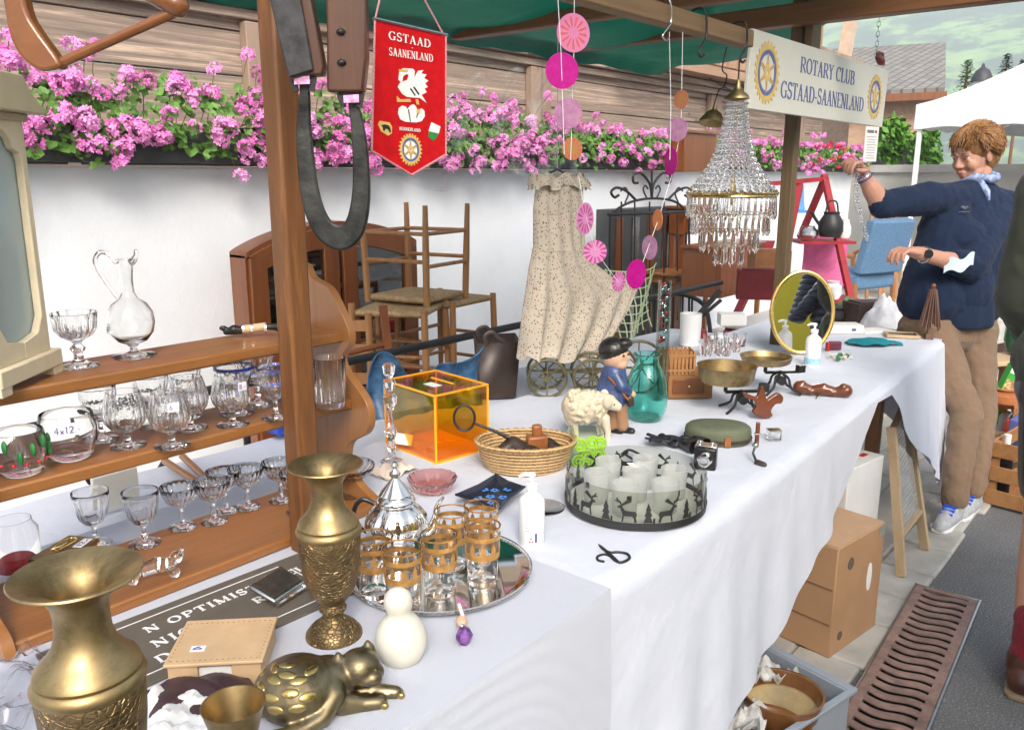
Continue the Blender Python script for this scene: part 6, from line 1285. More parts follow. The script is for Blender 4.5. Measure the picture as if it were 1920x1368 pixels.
def ruf(u, v): a = 2*PI*u; p = PY(1044+48*math.cos(a)+(7*v)*math.copysign(1, math.cos(a)), 328+v*24+5*math.sin(a*9), YD); p.y += math.sin(a)*.035+.008*math.sin(a*15)*v-.01*v; return p-O3
MB().sheet(ruf, 90, 5, .0012).build('collar_ruffle', M['floral'], dr, smooth=70)
wq = 500; b = MB(); b.tube([Vector(dfn(i/60, .42))*1.0 for i in range(60)], .003, 6, True); b.build('waist_seam', M['floral'], dr)
b = MB().tube([PY(1000, 336, YD+.0)-O3+Vector((0, 0, .0)), PY(1045, 318, YD)-O3, PY(1088, 340, YD)-O3], .004, 8); b.tube([PY(1045, 318, YD)-O3, PY(1046, 60, YD)-O3], .0012, 5); b.build('hanger', M['steel'], dr)
# pale green macrame net behind the dress
nt_ = thing('macrame_net', 'pale green knotted net sagging right of the dress', 'net', PY(1190, 560, 1.75)); O4 = Vector(nt_.location)
def nf(u, v): q = PY(1135+u*92, 505+v*120+22*math.sin(u*2.2)-u*30+(1-u)*v*10, 1.75); q.y += .03*math.sin(u*6+v*3); return q-O4
b = MB()
for k in range(9): b.tube([nf(k/8*.9+.1*t/6, t/6) for t in range(7)], .0028, 5)
for k in range(8): b.tube([nf(t/8, (k+.5*math.sin(t*PI))/8) for t in range(9)], .0026, 5)
b.build('netting', mat('pale green cotton', (.48, .58, .36), .8, var=.2), nt_)
# little cart on the back of the table
q = P(1065, 742, TB); ct = thing('cart_model', 'old wooden model hay cart with dark spoked wheels beneath the dress', 'model cart', (q.x, q.y+.04, TB+.003), CR)
U = mpp(q); M['cartm'] = mat('weathered khaki metal', (.13, .115, .06), .55, .3, var=.4, scale=30)
def wheel(x, y, r):
    w_ = MB(); w_.tube([(x+r*math.cos(t), y, r+r*math.sin(t)) for t in [i*2*PI/36 for i in range(36)]], .005, 8, True); w_.cyl((x, y-.010, r), (x, y+.010, r), .010)
    for k in range(8): w_.bar((x, y, r), (x+r*math.cos(k*PI/4), y, r+r*math.sin(k*PI/4)), .005, .004)
    w_.build('wheel', M['cartm'], ct)
for x_, y_ in ((-22*U, -.05), (-22*U, .06), (62*U, -.045), (62*U, .065)): wheel(x_, y_, 35*U)
wheel(150*U, .0, 50*U); wheel(112*U, .06, 40*U)
b = MB(); b.bar((-30*U, 0, 42*U), (120*U, .0, 44*U), .03, .008); b.bar((-22*U, -.06, 35*U), (-22*U, .07, 35*U), .006, .006); b.bar((62*U, -.06, 35*U), (62*U, .07, 35*U), .006, .006); b.build('bed', M['cartm'], ct)
# paper notice under the sign and bead string
q = PY(1622, 268, 1.25); o = MB().box((0, 0, 0), (.10, .0012, .145)).build('paper_notice', M['paper'], loc=(q.x-.11, 1.19, q.z-.01), rot=(0, 0, -.25)); tag(o, 'white printed notice hanging below the right end of the club sign', 'notice')
b = MB(); b.box((-.012, -.001, .052), (.05, .0006, .012)); b.build('print', mat('grey print dark', (.15, .15, .17), .7, var=0), o, smooth=0); MB().box((.028, -.001, .052), (.018, .0006, .010)).build('print', M['redp'], o, smooth=0)
b = MB()
for k in range(9): b.box((0, -.001, .030-k*.011), (.075-.02*abs(math.sin(k*2)), .0006, .0022))
b.build('print', M['etch'], o, smooth=0)
q = PY(1624, 60, 1.2); o = thing('carved_bird', 'dark red carved wooden bird hung on a chain above the club sign', 'ornament', PY(1650, 112, 1.2))
U = mpp(o.location); MB().chain([(-14*U, 0, 2*U), (6*U, 0, -2*U), (24*U, 0, -6*U)], [5*U, 8*U, 3*U]).ell((-12*U, 0, 9*U), 5*U).ell((4*U, 0, 8*U), 6*U).build('bird', mat('dark red paint', (.16, .02, .015), .4, var=.4), o, remesh=.003, sm=1)
b = MB()
for k in range(9): b.tube([(-26*U+3.5*U*math.cos(t)*(1 if k % 2 else .3), 3.5*U*math.cos(t)*(.3 if k % 2 else 1), (8+k*8.5)*U+5.5*U*math.sin(t)) for t in [i*PI/6 for i in range(12)]], .0012, 5, True)
b.build('chain', M['steel'], o)
# sheer plastic side curtain with creases
cl = MB().sheet(lambda u, v: (2.15+1.05*u, 2.30+.012*math.sin(u*31+v*7)+.01*math.sin(v*13+u*5), 1.93-.50*v*(1+.08*math.sin(u*9))), 60, 26, .0012).build('plastic_curtain', thinglass('creased clear plastic', (.985, .985, .985), .06, .08), smooth=60); tag(cl, 'creased clear plastic sheet hanging from the back eaves', 'plastic sheet')
print('hang ok')
# ------------------------------------------------------------ furniture between table and wall
def boxp(b, x0, x1, y0, y1, z0, z1): b.box(((x0+x1)/2, (y0+y1)/2, (z0+z1)/2), (x1-x0, y1-y0, z1-z0)); return b
YC = 3.18; xl = PY(462, 520, YC).x; xr = PY(780, 520, YC).x; zt = PY(447, 465, YC).z; ztr = PY(610, 412, YC).z; W3 = xr-xl
cb = thing('arched_cabinet', 'reddish wooden display cabinet with arched top and dark glass doors', 'cabinet', ((xl+xr)/2, YC, .004))
arc = lambda x: zt-.03+(ztr-zt)*1.15*math.cos(x/(W3/2)*PI/2)**.8 if abs(x) < W3/2 else zt-.03
xs_ = [W3/2*math.sin(PI/2*k/12) for k in range(-12, 13)]
out = [(x, arc(x*.9999)) for x in xs_]+[(W3/2, .02), (-W3/2, .02)]
def door(s):
    a_, c_ = (0.012, W3/2-.01) if s > 0 else (-W3/2+.01, -.012); st_ = .085; n = 10
    top = [(lerp(a_, c_, i/n), arc(lerp(a_, c_, i/n))-.02) for i in range(n+1)]; ins = [(lerp(a_+st_, c_-st_, i/n), arc(lerp(a_+st_, c_-st_, i/n))-.02-st_*1.1) for i in range(n+1)]
    b = MB(); b.prism(top+ins[::-1], .022, rotm(PI/2, 0, 0, (0, 0, 0)))
    boxp(b, a_, a_+st_, -.022, 0, .1, ins[0][1]+.05); boxp(b, c_-st_, c_, -.0225, 0, .1, ins[-1][1]+.05); boxp(b, a_+st_, c_-st_, -.021, 0, .1, .25); boxp(b, a_+st_, c_-st_, -.021, -.002, .62, .66)
    b.build('door', M['cabw'], cb, bevel=.003)
    MB().prism(ins+[(c_-st_, .25), (a_+st_, .25)], .003, rotm(PI/2, 0, 0, (0, -.006, 0))).build('door_glass', thinglass('dark cabinet glass', (.55, .58, .58), .4), cb, smooth=0)
door(1); door(-1)
b = MB(); boxp(b, -W3/2, -W3/2+.02, .001, .12, 0, zt-.04); boxp(b, W3/2-.02, W3/2, .001, .12, 0, zt-.04); boxp(b, -W3/2+.02, W3/2-.02, .105, .12, 0, zt-.05); boxp(b, -W3/2+.02, W3/2-.02, .002, .10, .02, .05); b.build('carcass', M['cabw'], cb)
MB().prism(out[:25]+[(x, z-.022) for x, z in out[:25]][::-1], .13, rotm(PI/2, 0, 0, (0, .12, 0.001))).build('arched_top', M['cabw'], cb, smooth=30)
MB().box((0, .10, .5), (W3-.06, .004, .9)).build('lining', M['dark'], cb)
for z_ in (.45, .72, .93): MB().box((0, .05, z_), (W3-.05, .08, .018)).build('shelf', M['brownw'], cb)
rnd = random.Random(8)
for k in range(9):
    pl_ = MB().lathe([(0, 0), (.03, 0), (.05, .05), (.045, .05), (.027, .008), (0, .006)], 20, c=(rnd.uniform(-.4, .45), .045, .73+(k % 2)*.21)).build('crockery', [M['white'], M['steel'], M['cream']][k % 3], cb)
# rush seated stools
def stool(name, loc, rz, label, hgt=.43, w=.34, flip=False, back=0, grp='rush seated stools and chairs'):
    t = thing(name, label, 'stool' if not back else 'chair', loc, rz, grp)
    z = lambda q: (hgt-q) if flip else q
    for sx_ in (-1, 1):
        for sy_ in (-1, 1):
            zt_ = hgt+.012+(back if sy_ > 0 else 0); a_, b_ = (sx_*w/2, sy_*w/2, z(0)), (sx_*w/2*.94, sy_*w/2*.94, z(zt_)); MB().tube([a_, tuple((Vector(a_)+Vector(b_))/2), b_], [.011, .0155, .0145], 12).build('leg', M['chairw'], t)
    for q, off in ((.12, 0), (.24, .02)):
        for sx_ in (-1, 1): MB().cyl((sx_*w/2*.97, -w/2*.97, z(q)), (sx_*w/2*.97, w/2*.97, z(q)), .009, n=8).build('rung', M['chairw'], t); MB().cyl((-w/2*.97, sx_*w/2*.97, z(q+off)), (w/2*.97, sx_*w/2*.97, z(q+off)), .009, n=8).build('rung', M['chairw'], t)
    b = MB(); b.lathe([(0, -.012), (w*.62, -.016), (w*.68, 0), (w*.62, .014), (0, .004)], 4, T=Matrix.Rotation(PI/4, 4, 'Z'), c=(0, 0, 0)); 
    b.build('rush_seat', M['rush'], t, loc=(0, 0, z(hgt-.01)), bevel=.008)
    if back:
        for q in (.14, .26, .36):
            if q < back: MB().sheet(lambda u, v, q=q: ((u-.5)*w*.9, w/2*.94+.03*math.sin(PI*u), hgt+q+v*.045), 8, 2, .012).build('back_slat', M['chairw'], t)
    return t
YS = 2.75; sc_z = PY(845, 556, YS).z
bq = PY(800, 600, YS); o = MB().box((0, 0, (sc_z-.43)/2), (.9, .5, sc_z-.435)).build('wooden_chest', M['brownw'], bevel=.006, loc=(bq.x-.1, YS+.05, .004)); tag(o, 'dark wooden chest carrying the stacked rush stools', 'chest')
stool('rush_stool', (PY(836, 556, YS).x, YS, sc_z-.428), .12, 'upright rush seated stool at the bottom of the stack beside the arched cabinet')
stool('rush_stool', (PY(788, 545, YS).x, YS+.02, sc_z+.018), .2, 'rush seated stool turned upside down on top of another, four legs in the air', hgt=.42, flip=True)
stool('rush_chair', (PY(735, 560, YS).x, YS-.05, sc_z-.428), .5, 'rush seated ladder back chair left of the stacked stools', back=.02)
cq2 = PY(655, 690, 2.45); stool('rush_chair', (cq2.x, 2.55, .004), -.6, 'ladder back rush chair standing on the ground behind the shelf end', hgt=.47, back=.42)
o = thing('wooden_ladder', 'short brown wooden ladder leaning behind the shelf end', 'ladder', (PY(720, 700, 2.25).x, 2.25, .004), .1)
for x_ in (-.12, .12): MB().bar((x_, 0, 0), (x_+.1, .2, .95), .03, .018).build('rail', M['brownw'], o)
for k in range(4): MB().cyl((-.12+.02*k+.02, .05*k+.03, .2+.2*k), (.12+.02*k+.02, .05*k+.03, .2+.2*k), .012).build('rung', M['brownw'], o)
# wrought iron grille with scrolls
YG = 3.05; G0 = PY(1215, 500, YG); gg = thing('iron_grille', 'black wrought iron screen topped with curling scrolls against the white wall', 'screen', G0)
def gp_(pts, k=6, r=.009, nm='scroll'): MB().tube([q-G0 for q in smoothpath([PY(x, y, YG) for x, y in pts], k)], r, 7).build(nm, M['black'], gg)
gp_([(1143, 600), (1143, 430), (1150, 400), (1180, 380), (1222, 372), (1265, 378), (1288, 400), (1292, 430), (1292, 600)], nm='frame')
for x in (1165, 1190, 1218, 1245, 1270): gp_([(x, 378), (x, 600)], 1, .006, 'bar')
for s_ in (-1, 1):
    X_ = lambda d: 1222+s_*d
    gp_([(X_(0), 372), (X_(4), 345), (X_(20), 325), (X_(34), 328), (X_(34), 342), (X_(26), 343)]); gp_([(X_(30), 375), (X_(48), 358), (X_(66), 352), (X_(76), 360), (X_(70), 370), (X_(62), 366)]); gp_([(X_(10), 370), (X_(16), 356), (X_(12), 348), (X_(7), 354)], 5, .006)
    gp_([(X_(50), 380), (X_(44), 364), (X_(50), 352), (X_(58), 358)], 5, .006)
gp_([(1222, 372), (1222, 318)], 1, .008, 'spike'); gp_([(1140, 402), (1300, 396)], 1, .012, 'top_bar')
YW = 3.2; xl = PY(1150, 450, YW).x; xr = PY(1290, 450, YW).x; wz = PY(1200, 392, YW).z
o = thing('wardrobe', 'narrow dark wardrobe with tall grey glass panes and brown uprights behind the iron grille', 'wardrobe', ((xl+xr)/2, YW+.2, .004))
MB().box((0, -.11, wz/2), (xr-xl, .12, wz)).build('carcass', mat('dark blue grey paint', (.06, .065, .07), .5), o, bevel=.004)
for k in range(5): MB().box((-(xr-xl)/2+(k+.5)*(xr-xl)/5, -.178, wz*.55), ((xr-xl)/5*.42, .012, wz*.8)).build('panel' if k % 2 else 'upright', M['cabw'] if k % 2 == 0 else M['steel'], o)
# nightstand on desk, tall cupboard
YN = 2.95
def cupb(name, label, px0, px1, py0, py1, Y, m, dep=.35, legs=0, drawers=0):
    A_ = PY(px0, py1, Y); B2 = PY(px1, py1, Y); zt_ = PY(px0, py0, Y).z; zb = max(.004, A_.z); w_ = B2.x-A_.x; t = thing(name, label, 'cabinet', ((A_.x+B2.x)/2, Y+dep/2, zb))
    hgt = zt_-zb; MB().box((0, 0, (hgt+legs)/2), (w_, dep, hgt-legs)).build('case', m, t, bevel=.006); MB().box((0, -.003, hgt+.008), (w_+.04, dep+.03, .022)).build('top', m, t, bevel=.005)
    if legs: 
        for sx_ in (-1, 1):
            for sy_ in (-1, 1): MB().bar((sx_*(w_/2-.03), sy_*(dep/2-.03), 0), (sx_*(w_/2-.03), sy_*(dep/2-.03), legs), .035, .035).build('leg', m, t)
    for k in range(drawers): x_ = -w_/2+(k+.5)*w_/drawers; MB().box((x_, -dep/2-.006, (hgt+legs)/2), (w_/drawers-.04, .012, hgt-legs-.05)).build('drawer', m, t, bevel=.003); MB().ell((x_, -dep/2-.02, (hgt+legs)/2), .014).build('knob', M['brass'], t)
    return t
cupb('writing_desk', 'honey coloured writing desk with three drawers standing behind the cart', 1262, 1420, 520, 690, YN, M['desk'], .55, .62, 3)
zD = PY(1262, 520, YN).z
cupb('bedside_cabinet', 'orange brown bedside cabinet on slim legs standing on the desk', 1280, 1338, 392, 515, YN+.12, M['cabw'], .14, .3, 1)
cupb('hanging_cupboard', 'small reddish wooden cabinet raised above the bedside cabinet', 1282, 1340, 248, 322, YN+.1, M['cabw'], .12, 0, 0)
cupb('glass_showcase', 'brown glazed showcase behind the chandelier', 1350, 1440, 470, 560, 2.5, M['brownw'], .3, 0, 0)
o = thing('bentwood_chair', 'black windsor armchair with curved spindle back behind the cut tumblers', 'chair', (P(1295, 640, .45).x, P(1295, 640, .45).y+.1, .004), CR)
q = Vector(o.location); U = mpp(q+Vector((0, 0, .8))); hb = PD(1295, 547, (q-CAM).dot(FW)+.1).z
MB().tube(smoothpath([(-.19, -.1, hb-.22), (-.18, .1, hb-.06), (0, .16, hb), (.18, .1, hb-.06), (.19, -.1, hb-.22)], 6), .014, 8).build('bow', M['black'], o)
for k in range(5): x_ = -.12+k*.06; MB().cyl((x_, .12, hb-.42), (x_, .15, hb-.02), .007).build('spindle', M['black'], o)
MB().box((0, 0, hb-.43), (.40, .38, .03)).build('seat', M['black'], o, bevel=.01)
for sx_ in (-1, 1):
    for sy_ in (-1, 1): MB().cyl((sx_*.17, sy_*.15, 0), (sx_*.15, sy_*.13, hb-.44), .015).build('leg', M['black'], o)
# red folding ladder shelf with pots
DL = 6.0; q0 = PD(1530, 480, DL); rs = thing('red_ladder_shelf', 'dark red painted A shaped ladder shelf with pots on it', 'shelf', (q0.x, q0.y, .004)); M['redw'] = mat('crimson paint', (.30, .012, .02), .4, var=.2, scale=12)
O5 = Vector((q0.x, q0.y, .004)); rp = lambda x, y, d=DL: PD(x, y, d)-O5
for nm, a_, c_, d1, d2 in (('leg', (1545, 328), (1612, 640), DL, DL-.3), ('leg', (1500, 345), (1440, 640), DL, DL-.3), ('leg', (1548, 332), (1500, 445), DL+.05, DL+.4), ('top_rail', (1440, 345), (1550, 335), DL, DL), ('leg', (1445, 455), (1362, 630), DL-.6, DL-.9)): MB().bar(rp(*a_, d1), rp(*c_, d2), .045, .03).build(nm, M['redw'], rs)
for (x0, x1, y, d) in ((1488, 1590, 452, DL), (1460, 1605, 560, DL-.2)):
    A_ = rp(x0, y, d); B2 = rp(x1, y, d); MB().bar(A_, B2, .30, .02, up=(0, 0, 1)).build('shelf', M['redw'], rs)
def pot(name, px, py, d, r, hgt, m, label, cat, sp=None):
    q = PD(px, py, d); t = thing(name, label, cat, q+Vector((0, 0, .0)), CR); r_ = r*mpp(q); h_ = hgt*mpp(q)
    MB().lathe([(0, 0), (r_*.8, 0), (r_, h_*.25), (r_*.95, h_*.6), (r_*.6, h_*.9), (r_*.65, h_), (r_*.5, h_), (0, h_*.9)], 32).build('body', M[m] if isinstance(m, str) else m, t)
    if sp: MB().tube(smoothpath([(-r_*.8, 0, h_*.4), (-r_*1.4, 0, h_*.8), (-r_*1.6, 0, h_*1.0)], 4), r_*.13, 8).build('spout', M[m] if isinstance(m, str) else m, t); MB().tube(smoothpath([(-r_*.5, 0, h_), (-r_*.3, 0, h_*1.4), (r_*.3, 0, h_*1.4), (r_*.5, 0, h_)], 4), r_*.07, 6).build('handle', M['black'], t)
    return t
pot('coffee_pot', 1556, 444, DL-.1, 23, 46, 'black', 'dark enamel coffee pot on the red ladder shelf', 'pot', 1); pot('steel_pan', 1515, 446, DL-.1, 18, 22, 'steel', 'small steel pan next to the coffee pot', 'pan')
pot('glass_vase_small', 1582, 446, DL-.1, 12, 34, 'offwhite', 'cream jug at the right end of the red ladder shelf', 'jug')
b = MB().sheet(lambda u, v: (-.17+u*.34, -.02*math.sin(v*4+u*3), .26-v*.40+.02*math.sin(u*9)), 16, 16, .004); o = b.build('pink_cloth', mat('pink cotton', (.66, .14, .32), .85, var=.3, scale=8, bump=.5, bscale=14, bdist=.02), loc=PD(1545, 505, DL+.25), rot=(0, 0, CR), smooth=60); tag(o, 'pink cloth draped under the red ladder shelf', 'cloth')
q = PD(1488, 368, 7.5); o = thing('blue_plastic_chair', 'small bright blue plastic chair hung above the red ladder shelf', 'chair', q, CR)
MB().sheet(lambda u, v: ((u-.5)*.22*(1-.15*v), .05*v+.02*math.sin(u*PI), v*.25-.12), 10, 8, .012).build('backrest', mat('sky blue plastic', (.06, .26, .62), .35), o, smooth=60); MB().box((0, -.1, -.13), (.22, .2, .02)).build('seat', bpy.data.materials['sky blue plastic'], o)
# blue armchair, leaning frames, pan
q = P(1625, 560, 0); o = thing('blue_armchair', 'blue upholstered armchair with curved wooden arms beyond the table', 'armchair', (9.3, 2.95, .014), R(160))
M['bluef'] = mat('slate blue upholstery', (.10, .20, .34), .85, var=.15, scale=30, bump=.3, bscale=200)
ac = o; MB().box((0, 0, .36), (.62, .58, .18)).build('seat', M['bluef'], ac, bevel=.04, seg=3); MB().sheet(lambda u, v: ((u-.5)*.66, .28+.12*v+.03*math.sin(u*PI), .45+v*.55), 14, 10, .11).build('backrest', M['bluef'], ac, smooth=80, bevel=.02)
for s_ in (-1, 1):
    MB().tube(smoothpath([(s_*.34, .25, .62), (s_*.36, .0, .64), (s_*.36, -.24, .62), (s_*.35, -.3, .54), (s_*.34, -.26, .3), (s_*.33, -.27, 0)], 5), .026, 8).build('arm', M['desk'], ac); MB().bar((s_*.31, .28, 0), (s_*.31, .26, .35), .04, .04).build('leg', M['desk'], ac)
for k, (x, y0, y1, lab) in enumerate(((1640, 560, 395, 'narrow'), (1665, 560, 410, 'wide'), (1690, 560, 400, 'tall'))):
    q = P(x, y0, 0); D_ = (q-CAM).dot(FW); zt_ = PD(x, y1, D_).z; o = thing('leaning_board', lab+' honey coloured wooden frame leaning beyond the table, behind the woman\'s arm', 'wooden frame', (q.x, q.y, .004), CR+.1*k)
    for s_ in (-1, 1): MB().bar((s_*.10, 0, 0), (s_*.10+.05, .2, zt_), .04, .03).build('rail', M['desk'], o)
    MB().bar((-.07, .19, zt_-.02), (.17, .19, zt_-.02), .04, .03).build('rung', M['desk'], o); MB().box((.02, .12, zt_*.5), (.17, .01, zt_*.6)).build('panel', M['palew'], o)
q = PD(1632, 590, 5.2); o = thing('paella_pan', 'wide dark pan with greenish white food cloth on the far table', 'pan', (q.x, q.y, q.z-.02), 0)
MB().lathe([(0, 0), (.12, 0), (.15, .04), (.155, .045), (.145, .045), (.118, .008), (0, .008)], 36).build('bowl', M['black'], o); MB().lathe([(0, .030), (.13, .030), (.142, .042), (0, .05)], 30).build('cloth', mat('pale green lining', (.55, .62, .48), .8, var=.3, scale=20), o) if False else MB().lathe([(0, .012), (.122, .014), (.138, .042), (.10, .046), (0, .05)], 30).build('cloth', mat('pale green cloth', (.55, .62, .48), .8, var=.3, scale=20), o)
o = thing('far_table', 'low brown table beyond the first one carrying a dark pan', 'table', (PD(1620, 610, 5.3).x, PD(1620, 610, 5.3).y+.15, .004), 0)
zf = q.z-.03; MB().box((0, 0, zf-.02), (1.5, .9, .03)).build('tabletop', M['offwhite'], o)
for sx_ in (-1, 1):
    for sy_ in (-1, 1): MB().bar((sx_*.65, sy_*.4, 0), (sx_*.65, sy_*.4, zf-.04), .05, .05).build('leg', M['brownw'], o)
# clutter on the far low table and around it
def odd(name, label, cat, px, py, D, sz, c, rz=0, kind='box', r=.5):
    q = PD(px, py, D); m_ = mat(label[:24], c, r, var=.25, scale=14); b = MB()
    if kind == 'box': b.box((0, 0, sz[2]/2), sz).box((0, 0, sz[2]+.004), (sz[0]*.8, sz[1]*.8, .008))
    elif kind == 'heap': b.sheet(lambda u, v: ((u-.5)*sz[0], (v-.5)*sz[1], sz[2]*math.sin(PI*u)**.7*math.sin(PI*v)**.7*(1+.5*noise.noise(Vector((u*6, v*6, px))))), 18, 14, .006)
    elif kind == 'pot': b.lathe([(0, 0), (sz[0]*.35, 0), (sz[0]*.5, sz[2]*.3), (sz[0]*.48, sz[2]*.7), (sz[0]*.3, sz[2]*.88), (sz[0]*.36, sz[2]), (sz[0]*.25, sz[2]), (0, sz[2]*.8)], 24)
    o = b.build(name, m_, loc=q, rot=(0, 0, CR+rz), bevel=.003 if kind == 'box' else 0, smooth=40); return tag(o, label, cat)
odd('dark_casket', 'dark brown casket under the wide pan', 'casket', 1625, 606, 5.0, (.24, .16, .13), (.04, .02, .015), .2)
odd('white_sheet', 'bunched white sheet between the pan and the woman', 'sheet', 1655, 612, 4.9, (.26, .2, .16), (.75, .75, .78), .4, 'heap')
odd('black_bowl', 'round black bowl behind the grey case', 'bowl', 1572, 600, 5.1, (.16, .16, .08), (.03, .03, .035), 0, 'pot')
odd('green_bundle', 'green leafy cloth bundle left of the pan', 'bundle', 1590, 585, 5.4, (.16, .12, .09), (.07, .16, .05), 0, 'heap')
odd('white_crock', 'white crock below the pink cloth, behind the mirror', 'crock', 1560, 560, 5.6, (.12, .12, .12), (.7, .7, .7), 0, 'pot', .2)
odd('cream_book', 'cream paperback lying beyond the teal mask', 'book', 1640, 626, 4.4, (.20, .14, .02), (.62, .55, .42), .5)
odd('red_case', 'dark red case leaning behind the folding rack', 'case', 1425, 560, 4.6, (.26, .1, .16), (.16, .01, .015), -.2)
odd('tan_satchel', 'tan leather satchel under the writing desk edge', 'satchel', 1440, 520, 4.9, (.22, .12, .16), (.35, .15, .06), .1)
odd('white_lampshade', 'white lampshade seen between the desk and the far post', 'lampshade', 1395, 520, 6.0, (.22, .22, .2), (.75, .73, .68), 0, 'pot')
for k, (x, lab) in enumerate(((1368, 'left'), (1410, 'right'))):
    o = thing('metal_stand', 'thin dark metal stand on the writing desk, %s one' % lab, 'stand', PD(x-85, 520, 5.9), 0); MB().cyl((0, 0, 0), (0, 0, .32), .008).lathe([(0, -.004), (.07, -.004), (.06, .008), (0, .01)], 24).build('pole', M['black'], o)
odd('green_jug', 'dark green glass jug on the road far right', 'jug', 1905, 660, 5.4, (.16, .16, .26), (.02, .10, .04), 0, 'pot', .1)
odd('brown_trunk', 'brown trunk beyond the footstool at the right edge', 'trunk', 1900, 600, 6.8, (.5, .3, .35), (.16, .07, .03), .3)
odd('striped_bag', 'pale striped shopping bag beyond the footstool', 'bag', 1862, 640, 6.2, (.22, .14, .28), (.55, .55, .5), .6)
odd('copper_pan', 'copper pan among the clutter behind the crates', 'pan', 1885, 760, 4.6, (.22, .22, .10), (.45, .16, .06), 0, 'pot', .3)
odd('toy_truck', 'small red toy tipper on the road beside the basket', 'toy', 1830, 800, 4.5, (.16, .09, .08), (.5, .04, .02), .4)
# ------------------------------------------------------------ under and beside the table
M['card'] = mat('corrugated cardboard', (.42, .245, .13), .75, var=.10, scale=5, bump=.1, bscale=200); M['carddk'] = mat('cardboard tape', (.34, .19, .10), .5, var=.1)
A_ = P(1553, 1243, 0); B2 = P(1640, 1180, 0); C2 = P(1440, 1165, 0); e1 = (B2-A_).normalized(); e2 = Vector((-e1.y, e1.x, 0)); L = (B2-A_).length; W_ = .36
Tb = frame(A_+Vector((0, 0, .016)), e1, e2); bx = thing('cardboard_box', 'tall brown cardboard moving box with round and oval holes under the table edge', 'box', (0, 0, 0)); hb = PD(1555, 1045, (A_-CAM).dot(FW)).z
hb = .36; L = max(L, .27)
MB().box((L/2, W_/2, (hb)/2), (L, W_, hb), Tb).build('carton', M['card'], bx, bevel=.004)
b = MB(); b.box((L/2, W_/2, hb+.0015), (L*.99, W_*.99, .003), Tb); b.build('flap', mat('pale cardboard', (.52, .34, .21), .75, var=.08), bx)
b = MB(); b.box((-.0015, W_/2, hb*.30), (.003, W_*.96, .002), Tb); b.box((-.0015, W_/2, hb*.62), (.003, W_*.96, .002), Tb); b.build('flap_edge', mat('cardboard crease', (.16, .09, .05), .8, var=0), bx)
fT = Tb @ rotm(PI/2, 0, 0, (0, -.0006, 0)); el = lambda cx_, cz_, rx_, rz2: [(cx_+rx_*math.cos(t), cz_+rz2*math.sin(t)) for t in [i*PI/10 for i in range(20)]]
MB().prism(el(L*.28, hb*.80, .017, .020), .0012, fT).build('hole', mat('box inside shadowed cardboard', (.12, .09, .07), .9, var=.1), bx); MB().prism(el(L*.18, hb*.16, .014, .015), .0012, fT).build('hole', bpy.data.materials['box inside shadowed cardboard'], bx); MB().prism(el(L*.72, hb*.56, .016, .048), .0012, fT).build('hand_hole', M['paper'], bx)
MB().prism([(L*.86, hb*.90), (L*.99, hb*.90), (L*.99, hb*.995), (L*.86, hb*.995)], .0012, fT).build('tape', mat('grey tape', (.28, .29, .27), .4), bx)
q2 = P(1610, 1130, 0)+Vector((.10, .12, 0)); wb = thing('white_carton', 'white carton with red marks standing behind the brown moving box', 'box', (q2.x+.12, q2.y+.12, .016), math.atan2(e1.y, e1.x)); MB().box((0, 0, .215), (.26, .34, .43)).build('carton', M['paper'], wb, bevel=.003); b = MB(); b.box((-.05, -.06, .431), (.035, .02, .002)); b.box((.07, -.12, .431), (.04, .02, .002)); b.build('red_mark', M['redp'], wb)
# framed wire mesh leaning on the table
fr_ = thing('mesh_frame', 'pale wooden frame with wire mesh leaning against the table edge', 'frame', (0, 0, 0)); s0_, s1_ = P(1690, 1080, .016), P(1735, 1030, .016)
t0_ = PY(1658, 830, .69); t0_ = Vector((s0_.x-.02, .74, .42)); tp0 = PD(1672, 800, (s0_-CAM).dot(FW)+.02); t1_ = PD(1696, 748, (s1_-CAM).dot(FW)+.02)
MB().bar(s0_, tp0, .034, .018, up=(e1.x, e1.y, 0)).build('stile', M['palew'], fr_, bevel=.002); MB().bar(s1_, t1_, .034, .018, up=(e1.x, e1.y, 0)).build('stile', M['palew'], fr_, bevel=.002)
mix = lambda a, b, t: a.lerp(b, t)
for t_ in (.26, .97): MB().bar(mix(s0_, tp0, t_), mix(s1_, t1_, t_), .026, .014).build('rail', M['palew'], fr_, bevel=.002)
b = MB(); nn = 22
for k in range(nn+1): t_ = .27+.69*k/nn; b.tube([mix(s0_, tp0, t_), mix(s1_, t1_, t_)], .0011, 4)
for k in range(1, 18): b.tube([mix(mix(s0_, tp0, .27), mix(s1_, t1_, .27), k/18), mix(mix(s0_, tp0, .96), mix(s1_, t1_, .96), k/18)], .0011, 4)
b.build('wire_mesh', M['steel'], fr_)
